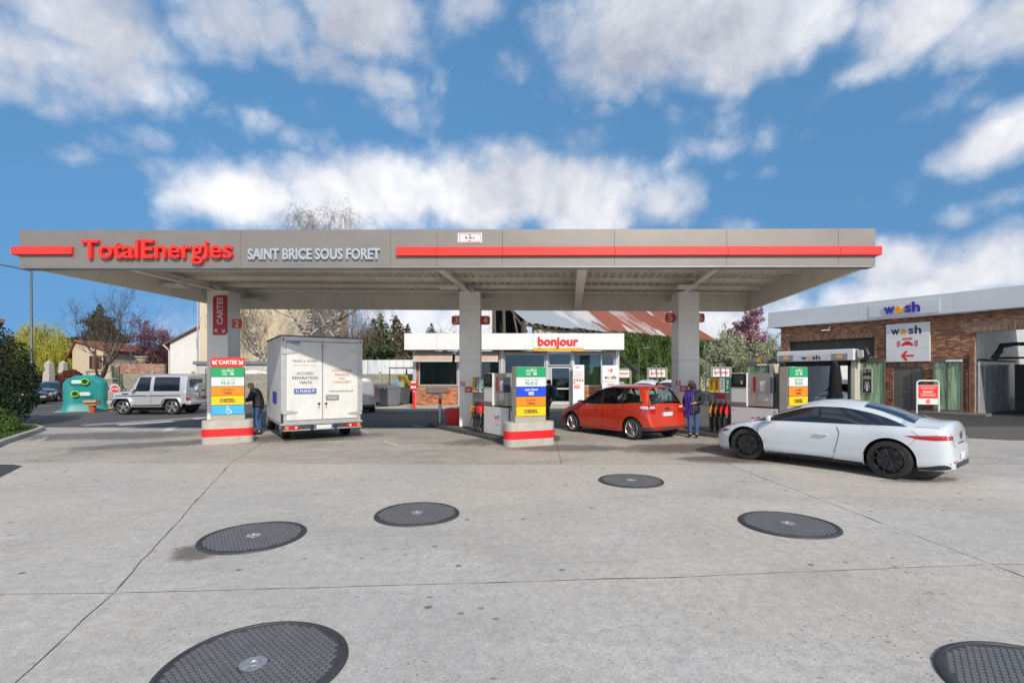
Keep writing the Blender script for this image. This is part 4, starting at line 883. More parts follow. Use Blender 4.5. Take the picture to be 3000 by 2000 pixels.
# sign boards standing before the shop
p = at(1695, 1128, 29.0); t = thing('info_board', 'tall white notice board with red pictograms beside the shop door', 'notice board', (p.x, 29.0, .15))
w = 33/F*29/2; MB().cbox((0, 0, 1.19), (2*w, .05, 2.38), .01).build('board', white, t)
te_logo(t, (-.08, 2.22), .26, -.026); text('lettering', 'Bienvenue chez', t, M('print_grey', (.25, .28, .3), .5), (0, -.026, 1.98), .5, .06, .002, .01)
mb = MB()
for i in range(7): mb.bx(-.26, .26-.06*(i % 3), -.0275, -.0255, 1.86-.055*i, 1.875-.055*i)
mb.build('print', MATS['print_grey'], t)
for i in range(5): MB().cbox((-.24+.155*(i % 4), -.028, 1.47-.15*(i//4)), (.1, .006, .1), .01).build('pictogram', red, t)
MB().bx(-.26, .06, -.032, -.0255, 1.0, 1.2).build('red_notice', red, t); mb = MB()
for i in range(4): mb.bx(-.23, .03, -.035, -.0325, 1.03+.04*i, 1.045+.04*i)
mb.build('print', white, t)
p = at(1788, 1090, 28.0); t = thing('wash_sign', 'white sign with red arrow and wash lettering by the shop corner', 'sign', (p.x, 28.0, .15)); w = 48/F*28/2
for (z0, z1) in ((1.42, 2.33), (.45, 1.40)): MB().cbox((0, 0, (z0+z1)/2), (2*w, .06, z1-z0), .01).build('panel', white, t)
MB().bx(-.3, .3, -.02, .02, 0, .45).build('foot', frame_m, t); wh_arrow(t, (((0, 2.04), .3, 0, .05),), -.0305, .006, red)
ink_navy = M('ink_navy', (.03, .03, .09), .4); wash_orange = M('wash_orange', (.95, .42, .02), .4)
def wash_word(parent, c, w, h, y, dep=.004, navy=None, org=None):
    navy = navy or ink_navy; org = org or wash_orange; x, z = c
    # w . a . s h : the round letters reach to 0.72 of the ascender's height
    text('lettering', 'w', parent, navy, (x-w*.355, y, z-h*.14), w*.29, h*.72, dep, .03); text('lettering', 'a', parent, org, (x-w*.09, y, z-h*.14), w*.20, h*.72, dep, .04)
    mb = MB(); mb.prism([(x+w*.005, z-h*.1), (x+w*.06, z+h*.03), (x+w*.05, z-h*.1), (x+w*.06, z-h*.23)], y-.0005, y-dep, 'Y'); mb.build('fish_tail', org, parent)
    text('lettering', 's', parent, navy, (x+w*.155, y, z-h*.14), w*.16, h*.72, dep, .03); text('lettering', 'h', parent, navy, (x+w*.37, y, z), w*.21, h, dep, .03)
wash_word(t, (0, 1.66), .68, .22, -.0305)
mb = MB()
for i in range(11): mb.bx(-.17+.036*i, -.15+.036*i, -.0335, -.0305, 1.18, 1.3)
mb.build('print', red, t)
# red fire point post at the shop corner
p = gnd(1213, 1195, .15); t = thing('fire_point', 'red emergency post with a printed box at the shop corner', 'emergency post', (p.x, p.y, .15))
MB().cbox((0, 0, .6), (.15, .1, 1.2), .01).build('post', red, t); MB().cbox((-.01, -.02, 1.23), (.33, .2, .5), .015).build('box', red, t)
mb = MB(); mb.bx(-.14, .12, -.125, -.1205, 1.36, 1.45); mb.bx(-.15, -.02, -.125, -.1205, 1.08, 1.19); mb.bx(0, .12, -.125, -.1205, 1.08, 1.19); mb.bx(-.04, .04, -.056, -.0505, .88, 1.0); mb.build('print', white, t); MB().cbox((0, 0, -.01+.02), (.26, .2, .02), .004).build('foot', M('band_dark_red', (.5, .02, .03), .45), t)

# ------------------------------------------------------------------ the wash building
WRZ = math.atan2(-.8402, .5423); WA = Vector((21.6, 24.2, 0))
wash = thing('wash_building', 'brown brick car wash with white fascia and two open bays', 'car wash', WA, WRZ)
def ws(px): t = (px-CX)/F; return (24.2*t-21.6)/(.5423+.8402*t)
def wz(px, py): return CH+(HZ-py)*(24.2-.8402*ws(px))/F
x0w, x1w = ws(2288), 9.0; b1a, b1b, b1z = ws(2311), ws(2562), 4.0; b2a, b2z = ws(2856), 3.98; da, db, dz = ws(2617), ws(2705), 2.35
br_br = [(.40, .175, .09), (.34, .145, .08), (.47, .21, .11), (.27, .115, .07), (.56, .29, .155), (.37, .16, .085), (.22, .095, .06)]
sold = [(.36, .19, .11), (.45, .25, .14), (.24, .12, .08)]; solp = [(.56, .34, .21), (.48, .28, .17), (.38, .21, .13)]
brickwork(wash, x0w, x1w, 0, 4.93, [(b1a, b1b, 0, b1z), (b2a, 6.9, 0, b2z), (da, db, 0, dz)], br_br, seed=11, mortar=(.24, .17, .13),
          soldier=[(b1a-.3, b1b+.4, b1z, b1z+.22, sold), (b1a-.3, b1b+.4, b1z+.232, b1z+.36, sold), (b2a-.5, x1w, b2z, b2z+.24, solp), (b2a-.5, x1w, b2z+.252, b2z+.40, solp), (da-.3, ws(2728), dz+.01, dz+.24, sold)])
fw = [ws(2272)-.25]+[ws(p) for p in (2372, 2525, 2803)]+[5.2, 9.3]
for a, b_ in zip(fw[:-1], fw[1:]): MB().cbox(((a+b_)/2, -.36, 5.42), (b_-a-.01, .12, .98), .006).build('fascia_panel', M('fascia_pale', (.66, .68, .70), .35, .2, var=.04, vs=1), wash)
MB().bx(fw[0]+.05, fw[0]+.16, -.295, 12, 4.94, 5.9).build('side_fascia', MATS['fascia_pale'], wash); MB().bx(fw[0]+.17, 9.2, -.298, 5.3, 5.7, 5.76).build('roof', steel_edge, wash); MB().bx(fw[0]+.17, 9.2, -.298, -.001, 4.94, 4.98).build('soffit', steel_edge, wash)
MB().bx(x0w, x0w+.25, .225, 12, 0, 4.95).build('end_wall', M('brown_render', (.16, .08, .05), .9, var=.2, vs=4), wash)
for xx in (b1b+.15, b2a-.2): MB().bx(xx, xx+.15, .225, 9, 0, 4.9).build('partition_wall', M('bay_panel', (.66, .68, .69), .3, .1, var=.12, vs=2, dirt=.2), wash)
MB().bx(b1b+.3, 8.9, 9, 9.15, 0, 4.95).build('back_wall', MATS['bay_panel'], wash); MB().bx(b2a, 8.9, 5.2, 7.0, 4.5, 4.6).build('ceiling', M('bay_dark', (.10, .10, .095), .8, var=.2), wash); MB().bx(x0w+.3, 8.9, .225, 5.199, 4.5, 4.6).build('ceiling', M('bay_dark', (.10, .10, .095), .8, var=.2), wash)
MB().bx(6.95, 7.1, .225, 9, 0, 4.5).build('partition_wall', MATS['bay_panel'], wash)
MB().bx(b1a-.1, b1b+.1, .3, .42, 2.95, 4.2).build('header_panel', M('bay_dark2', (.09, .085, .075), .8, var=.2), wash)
# white panels inside bay one and grey ones inside bay two with seams
for i in range(10): MB().cbox((b1a+.08, .7+.86*i, 1.6), (.05, .85, 3.1), .006).build('lining_panel', M('lining_white', (.80, .80, .78), .5, var=.06, dirt=.12), wash)
for i in range(7): MB().cbox((b2a+.04, .75+.82*i, 1.32), (.06, .81, 2.55), .008).build('lining_panel', M('lining_steel', (.62, .64, .66), .22, .45, var=.12, vs=2, rv=.08), wash)
MB().bx(b2a+.07, b2a+.13, .3, 6.3, 2.62, 2.7).build('rail', black, wash)
mb = MB(); mb.tube([(b2a+.3, 1.5, 2.7), (b2a+.5, 1.6, 3.1), (b2a+.55, 1.7, 3.35), (b2a+1.0, 1.9, 3.42), (b2a+3.5, 2.6, 3.3)], [.12, .13, .13, .09, .09], 10); mb.tube([(b2a+.3, 1.5, 2.75), (b2a+1.6, 1.9, 2.75)], .05, 8); mb.build('spray_arm', black, wash, True)
mb = MB(); mb.lathe([(.1, .3), (.5, .35), (.45, 1.8), (.35, 2.6), (.1, 2.65)], 14, Matrix.Translation((b2a+2.9, 3.4, 0))); mb.build('brush_core', M('brush_black', (.012, .012, .013), .8, var=.3), wash)
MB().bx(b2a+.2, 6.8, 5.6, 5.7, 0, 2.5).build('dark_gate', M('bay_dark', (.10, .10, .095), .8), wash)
MB().cbox(((da+db)/2-.25, .06, dz/2), (db-da-.52, .06, dz-.02), .006).build('door', M('door_grey', (.16, .145, .135), .55, var=.06), wash); MB().cbox((db-.255, .06, dz/2), (.47, .06, dz-.02), .006).build('door', MATS['door_grey'], wash)
mb = MB(); mb.tube([(db-.62, .02, 1.03), (db-.62, -.05, 1.03), (db-.78, -.05, 1.03)], .014, 6); mb.build('door_handle', slotm, wash)
mb = MB(); mb.cbox((ws(2424), -.2, 4.55), (.42, .22, .07), .02); mb.bx(ws(2432)-.03, ws(2432)+.03, -.1, -.018, 4.5, 4.75); mb.build('wall_light', white, wash)
mb = MB(); mb.tube([(ws(2842), -.1, 2.9), (ws(2842), -.1, .1)], .05, 8); mb.bx(ws(2838), ws(2846), -.14, -.02, 2.3, 2.9); mb.build('drain_pipe', M('rusty_pipe', (.10, .065, .05), .7, var=.3), wash)
MB().cbox(((da-.2+b2a)/2+.4, -.45, .07), (b2a-da+.6, .9, .14), .02).build('plinth', M('plinth_grey', (.16, .145, .13), .85, var=.2), wash)
sp = MB().cbox(((ws(2556)+ws(2763))/2, -.435, 5.36), (ws(2763)-ws(2556), .03, .66), .005).build('sign_panel', MATS['fascia_pale'], wash)
wash_word(sp, ((ws(2601)+ws(2709))/2, 5.40), ws(2709)-ws(2601), .52, -.4505, .06, M('wash_blue', (.03, .02, .36), .35), wash_orange)
# big direction board on the brick
za, zb_ = 2.62, 4.62; xa, xb = ws(2599), ws(2727)
t = thing('direction_board', 'large white board on the brick with wash lettering and red arrow', 'sign', WA, WRZ)
hh = (zb_-za)/3
for k in range(3): MB().cbox(((xa+xb)/2, -.075, za+hh*(k+.5)), (xb-xa, .1, hh-.008), .006).build('panel', white, t)
xc = (xa+xb)/2; wash_word(t, (xc-.05, za+hh*2.45), (xb-xa)*.72, .42, -.126); wh_arrow(t, (((xc, za+hh*.47), .56, math.pi, .1),), -.126, .006, red)
mb = MB(); zc = za+hh*1.42
mb.prism([(xc-.24, zc-.13), (xc-.24, zc), (xc-.15, zc+.04), (xc-.1, zc+.12), (xc+.1, zc+.12), (xc+.15, zc+.04), (xc+.24, zc), (xc+.24, zc-.13), (xc+.17, zc-.13), (xc+.15, zc-.09), (xc-.15, zc-.09), (xc-.17, zc-.13)], -.126, -.131, 'Y')
for i in range(8): mb.bx(xc-.21+.056*i, xc-.18+.056*i, -.1315, -.1265, zc+.18, zc+.31)
for sgn in (-1, 1):
    for i in range(7): mb.bx(xc+sgn*.3, xc+sgn*.45, -.1315, -.1265, zc-.15+.045*i, zc-.125+.045*i)
mb.build('car_symbol', M('symbol_red', (.66, .015, .03), .4), t)
# glazed screens with green blinds
def blind_glass():
    m = bpy.data.materials.new('blind_glass'); m.use_nodes = True; N = m.node_tree.nodes; L = m.node_tree.links; b = N['Principled BSDF']; tc = N.new('ShaderNodeTexCoord')
    mp = N.new('ShaderNodeMapping'); mp.inputs['Scale'].default_value = (1, 1, .06); L.new(tc.outputs['Object'], mp.inputs[0])
    n = N.new('ShaderNodeTexNoise'); n.inputs['Scale'].default_value = 9; n.inputs['Detail'].default_value = 5; n.inputs['Distortion'].default_value = 1.5; L.new(mp.outputs[0], n.inputs[0])
    cr = N.new('ShaderNodeValToRGB'); cr.color_ramp.elements[0].position = .35; cr.color_ramp.elements[0].color = (.12, .22, .11, 1); cr.color_ramp.elements[1].position = .62; cr.color_ramp.elements[1].color = (.46, .64, .40, 1); L.new(n.outputs['Fac'], cr.inputs[0]); L.new(cr.outputs[0], b.inputs['Base Color'])
    b.inputs['Roughness'].default_value = .12; b.inputs['Coat Weight'].default_value = .6; return m
blind = blind_glass(); scr_frame = M('screen_frame', (.17, .155, .125), .5, .3)
def screen(s0, s1, d, h, n, lab, box=False):
    t = thing('glazed_screen', lab, 'glass screen', WA, WRZ, 'green glazed screens at the wash bays'); f = MB(); y = -d
    f.bx(s0, s1, y-.05, y+.05, h-.2, h); f.bx(s0, s1, y-.05, y+.05, .12, .24)
    for i in range(n+1): x = s0+(s1-s0)*i/n; f.bx(x-.035, x+.035, y-.055, y+.055, .0, h-.001)
    f.build('frame', scr_frame, t)
    for i in range(n):
        a = s0+(s1-s0)*i/n+.036; b_ = s0+(s1-s0)*(i+1)/n-.036; MB().bx(a, b_, y-.015, y+.005, .241, h-.201).build('pane', blind, t)
    if box: MB().cbox((s0+(s1-s0)*.75, y-.1, h-.14), (.62, .1, .1), .02).build('blind_roller', white, t)
    return t
screen(ws(2500)+.15, ws(2589)+.35, .9, 2.78, 2, 'green glazed screen with a black poster, right of the wash machine')
screen(ws(2734)+.1, ws(2815)+.1, .25, 2.75, 2, 'green glazed screen at the wall right of the grey doors', True)
screen(-10.4, -8.95, .6, 2.72, 2, 'green glazed screen left of the wash machine', True)
t = thing('screen_wall', 'cream end panel beside the left green screen', 'partition', WA, WRZ); MB().cbox((-8.72, -.25, 1.32), (.3, .75, 2.64), .01).build('panel', M('cream_panel', (.58, .54, .43), .6, var=.05), t); MB().cbox((-9.6, -.3, .16), (2.2, 1.2, .3), .03).build('plinth', M('plinth_grey', (.16, .145, .13), .85), t)
# lettering of a wash sign seen from behind
t = thing('rooftop_sign', 'wash letters seen from behind above the left green screen', 'sign', WA+Vector((0, 0, 0)), WRZ)
o = MB().bx(-10.5, -9.0, -.52, -.5, 2.73, 2.78).build('rail', scr_frame, t)
for ch, x, w_, m_ in (('h', -10.28, .28, 'letter_grey'), ('s', -9.95, .24, 'letter_grey'), ('a', -9.62, .28, 'wash_orange'), ('w', -9.22, .4, 'letter_grey')):
    q = text('lettering', ch, t, M(m_, (.28, .28, .27), .5), (0, 0, 0), -w_, .42 if ch == 'h' else .3, .04, .02); q.location = (x, -.48, 3.0 if ch == 'h' else 2.94)
# poster on the screen
t = thing('poster', 'black framed poster ASPIRATEUR & SOUFFLEUR on the green screen', 'poster', WA, WRZ); x = (ws(2533)+ws(2559))/2+.3
MB().cbox((x, -.975, 1.62), (.46, .03, 1.32), .005).build('frame', white, t); MB().bx(x-.21, x+.21, -1.0, -.991, .98, 2.26).build('print', black, t)
text('lettering', 'ASPIRATEUR\n& SOUFFLEUR', t, white, (x, -1.001, 1.80), .36, .16, .002, .01); mb = MB()
mb.bx(x-.05, x+.05, -1.004, -1.0005, 1.08, 1.42)
for s_ in (-1, 1): mb.tube([(x+s_*.03, -1.003, 1.42), (x+s_*.04, -1.003, 1.58), (x+s_*.07, -1.003, 1.6), (x+s_*.09, -1.003, 1.4), (x+s_*.13, -1.003, 1.2)], .009, 5)
mb.build('symbol', M('print_pale', (.55, .55, .55), .5), t); MB().bx(x-.19, x-.03, -1.005, -1.0005, 2.06, 2.22).build('photo_print', M('photo_grey', (.2, .24, .2), .5), t); MB().bx(x+.04, x+.18, -1.005, -1.0005, 2.08, 2.22).build('badge_print', M('badge_brown', (.34, .18, .05), .5), t)
# roll-over wash machine
t = thing('wash_machine', 'white roll-over wash machine with two black brushes', 'wash machine', WA, WRZ); g0, g1, gy = -7.72, -3.62, -1.8
MB().cbox(((g0+g1)/2, gy+.45, 3.02), (g1-g0, .9, .62), .04, 2).build('beam', M('machine_white', (.74, .74, .73), .4, var=.04, dirt=.1), t)
bn = MB().bx(g0+.12, g1-.28, gy-.012, gy-.0005, 2.74, 3.10).build('banner', M('banner_grey', (.62, .62, .66), .4), t)
for (a, b_) in ((g0+.12, g0+.95), (g1-1.1, g1-.28)):
    MB().bx(a, b_, gy-.016, gy-.0125, 2.74, 3.10).build('banner_end', M('banner_dark', (.26, .27, .30), .4), bn)
    c = (a+b_)/2; k = MB(); k.prism([(c-.2, 3.08), (c+.2, 3.08), (c+.2, 2.86), (c, 2.77), (c-.2, 2.86)], gy-.0165, gy-.022, 'Y'); bo = k.build('badge', M('badge_gold', (.62, .27, .03), .4), bn); text('lettering', 'OFFRE\nPREMIUM', bo, white, (c, gy-.0225, 2.93), .3, .12, .002, .02)
    mb = MB()
    for i in range(4): mb.lathe([(.018, 0), (.018, -.004), (0, -.004)], 6, Matrix.Translation((c-.1+.066*i, gy-.0225, 3.03)), 'Y')
    mb.build('stars', white, bo)
wash_word(bn, ((g0+g1)/2-.1, 2.92), 1.05, .24, gy-.0165)
for xx in (g0+.15, g1-.15): MB().cbox((xx, gy+.6, 1.35), (.24, .6, 2.68), .03).build('column', M('machine_cream', (.55, .53, .46), .5, var=.06), t)
MB().bx(g0+.5, g1-.45, gy+.1, gy+.8, 2.45, 2.70).build('roof_brush', M('brush_black', (.012, .012, .013), .8, var=.3), t)
mb = MB(); mb.tube([(g1+.15, gy+.3, 3.3), (g1+.45, gy+.3, 3.28), (g1+.55, gy+.3, 3.0), (g1+.45, gy+.3, 2.72), (g1+.2, gy+.3, 2.68)], .13, 8); mb.build('cable_chain', black, t); MB().cbox((g1+.25, gy+.4, 3.05), (.3, .5, .4), .03).build('motor_box', M('machine_cream', (.55, .53, .46), .5), t)
MB().cbox((g0+.6, gy-.2, 1.3), (.62, .18, .95), .02).build('control_box', white, t); MB().cbox((g0+.78, gy-.295, 1.28), (.18, .012, .22), .02).build('pictogram', M('symbol_red', (.66, .015, .03), .4), t)
def brush(x, y, seed):
    r = random.Random(seed); mb = MB()
    for i in range(2600):
        a = r.uniform(0, 6.283); z = r.uniform(.35, 2.62); f = 1-(z-.3)/2.4; rr = (.17+.2*f+.16*max(0, f-.7)/.3)*r.uniform(.75, 1.12); w = .028; ln = r.uniform(.12, .26)
        c, s = math.cos(a), math.sin(a); x0_, y0_ = x+c*rr*.7, y+s*rr*.7; x1_, y1_ = x+c*(rr+.05), y+s*(rr+.05)
        mb.poly([(x0_-s*w, y0_+c*w, z), (x0_+s*w, y0_-c*w, z), (x1_+s*w*.7, y1_-c*w*.7, z-ln), (x1_-s*w*.7, y1_+c*w*.7, z-ln)])
    o = mb.build('bristles', MATS['brush_black'], None, fix=False); o['kind'] = 'stuff'; return o
for x, sd in ((g0+.42, 1), (g1-.85, 2)):
    b = MB().lathe([(.08, .3), (.12, .35), (.12, 2.66), (.05, 2.7)], 12, Matrix.Translation((x, gy-.1, 0))).build('brush', black, t); o = brush(x, gy-.1, sd); o.parent = b
# red no-entry board on a white hoop
p = gnd(2718, 1213); t = thing('warning_board', 'red INTERDIT board on a white hoop frame behind the coupe', 'warning sign', p, R(-8))
mb = MB(); mb.tube([(-.49, 0, 0), (-.49, 0, 1.5), (-.46, 0, 1.6), (-.38, 0, 1.65), (.38, 0, 1.65), (.46, 0, 1.6), (.49, 0, 1.5), (.49, 0, 0)], .035, 10); mb.build('hoop', white, t, True)
pn = MB().cbox((0, -.01, .96), (.9, .03, .96), .005).build('panel', white, t); MB().bx(-.43, .43, -.032, -.0255, .78, 1.43).build('red_field', red, pn)
text('lettering', 'INTERDIT', pn, white, (0, -.0325, 1.1), .46, .085, .003, .03); mb = MB()
for z, w_ in ((1.36, .38), (1.29, .34), (1.245, .3), (1.0, .36), (.945, .32), (.89, .34)): mb.bx(-w_, w_, -.035, -.0325, z, z+.02)
mb.build('print', M('print_pink', (.8, .55, .52), .5), pn); mb = MB(); mb.lathe([(.1, 0), (.1, -.006), (0, -.006)], 20, Matrix.Translation((0, -.026, .63)), 'Y'); mb.build('no_entry_disc', red, pn); MB().bx(-.07, .07, -.036, -.0325, .615, .645).build('no_entry_bar', white, pn)
# ------------------------------------------------------------------ vehicles
def paint(name, col, metal=.0, rough=.28): return M(name, col, rough, metal, var=.015, coat=1.0, vs=2)
tyre_m = M('tyre', (.02, .02, .021), .75, var=.25, vs=20, bump=.2, bs=120); under_m = M('underbody', (.012, .012, .012), .8, var=.2)
seam_m = M('shut_line', (.012, .012, .013), .7, var=0); chrome = M('chrome', (.75, .75, .74), .12, 1.0, var=.02); trim = M('trim_black', (.018, .018, .02), .4, var=.05)
dark_glass = M('tinted_glass', (.012, .014, .018), .03, var=0, coat=1.0, spec=.6); clear_glass = GLASS('car_glass', (.70, .80, .76), .72); lamp_red = M('lamp_red', (.45, .01, .02), .12, var=.08, vs=20, coat=1.0); lamp_clear = M('lamp_clear', (.55, .55, .55), .1, var=.3, vs=30, coat=1.0); lamp_dark = M('headlamp', (.16, .15, .15), .08, .3, var=.5, vs=16, coat=1.0)
lamp_amber = M('lamp_amber', (.75, .20, .02), .15, var=.08, coat=1.0); plate_m = M('plate_white', (.68, .67, .66), .4, var=.06, vs=14); plate_blue = M('plate_blue', (.02, .10, .45), .4); rim_black = M('rim_black', (.008, .008, .009), .32, .0, var=.05, coat=.25); rim_silver = M('rim_silver', (.52, .52, .52), .3, .85, var=.06); disc_m = M('brake_disc', (.10, .10, .10), .45, .6)
WHEELS = {}
def wheel_mesh(Rw, w, style):
    k = (Rw, w, style)
    if k in WHEELS: return WHEELS[k]
    rr = Rw*(.70 if style != 'steel' else .66); s = MB(); h = w/2
    prof = [(rr, -h*.86), (rr*1.03, -h), (Rw*.88, -h*1.0), (Rw*.955, -h*.93), (Rw*.985, -h*.8)]
    nb = 5
    for i in range(nb):
        a = -h*.72+h*1.44*i/nb; b_ = -h*.72+h*1.44*(i+1)/nb; g = h*.05; prof += [(Rw, a+g), (Rw, b_-g)] + ([(Rw-.008, b_-g*.7), (Rw-.008, b_+g*.7)] if i < nb-1 else [])
    prof += [(Rw*.985, h*.8), (Rw*.955, h*.93), (Rw*.88, h), (rr*1.03, h), (rr, h*.86), (rr*.97, h*.6), (rr*.97, -h*.6), (rr, -h*.86)]
    s.lathe(prof, 44, axis='Y', cap=False); tyre = s.mesh('wheel', tyre_m, True, angle=38)
    rm = {'twin': rim_black, 'multi': rim_silver, 'five': rim_silver, 'steel': rim_silver, 'dark': rim_black}[style]
    q = MB(); o = -h                                             # outer face towards -Y
    q.lathe([(rr*1.035, o-.004), (rr*.99, o-.012), (rr*.94, o+.005), (rr*.93, o+.06), (rr*.95, h*.5)], 44, axis='Y', cap=False)
    q.lathe([(0, o+.012), (rr*.17, o+.012), (rr*.2, o+.03), (rr*.2, o+.07)], 20, axis='Y')
    def spoke(a, w0, w1, r0, r1, d0, d1, th=.03, skew=0):
        c, sn = math.cos(a), math.sin(a); c2, s2 = math.cos(a+skew), math.sin(a+skew); pts = []
        for (r_, wd, dd, cc, ss) in ((r0, w0, d0, c, sn), ((r0+r1)/2, (w0+w1)/2*.9, (d0+d1)/2-.006, (c+c2)/2, (sn+s2)/2), (r1, w1, d1, c2, s2)):
            x, z = cc*r_, ss*r_; pts.append([(x-ss*wd/2, o+dd+.006, z+cc*wd/2), (x-ss*wd*.3, o+dd, z+cc*wd*.3), (x+ss*wd*.3, o+dd, z-cc*wd*.3), (x+ss*wd/2, o+dd+.006, z-cc*wd/2), (x+ss*wd/2, o+dd+th, z-cc*wd/2), (x-ss*wd/2, o+dd+th, z+cc*wd/2)])
        q.loft(pts)
    if style in ('twin', 'dark'):
        for i in range(5):
            for sg in (-1, 1): spoke(R(90+72*i)+sg*.16, rr*.13, rr*.12, rr*.16, rr*.96, .014, .012, .03, sg*.13)
    elif style == 'multi':
        for i in range(10):
            for sg in (-1, 1): spoke(R(90+36*i), rr*.09, rr*.07, rr*.2, rr*.96, .014, .01, .025, sg*.15)
    elif style == 'five':
        for i in range(5): spoke(R(90+72*i), rr*.34, rr*.24, rr*.12, rr*.96, .02, .02, .04)
    else:
        q.lathe([(rr*.93, o+.03), (rr*.75, o+.012), (rr*.5, o+.035), (rr*.2, o+.02), (0, o+.02)], 30, axis='Y')
        for i in range(8): spoke(R(45*i), rr*.12, rr*.1, rr*.6, rr*.78, .006, .006, .01)
    for i in range(5): a = R(54+72*i); q.lathe([(.009, o+.008), (.009, o+.03)], 6, Matrix.Translation((math.cos(a)*rr*.115, 0, math.sin(a)*rr*.115)), 'Y')
    rim = q.mesh('rim', rm, True, angle=35)
    d = MB(); d.lathe([(rr*.2, -h*.25), (rr*.82, -h*.25), (rr*.82, -h*.18), (rr*.2, -h*.18)], 28, axis='Y', cap=False); d.lathe([(0, h*.3), (rr*.94, h*.3)], 28, axis='Y', cap=False); disc = d.mesh('brake_disc', [disc_m] if style not in ('dark',) else [disc_m], True, angle=40)
    WHEELS[k] = (tyre, rim, disc); return WHEELS[k]
def add_wheel(parent, x, y, Rw, w, style, steer=0):
    ty, rm, dc = wheel_mesh(Rw, w, style); o = link('wheel', ty, parent); o.location = (x, y, Rw); o.rotation_euler = (0, 0, (0 if y < 0 else math.pi)+steer)
    link('rim', rm, o); link('brake_disc', dc, o); return o

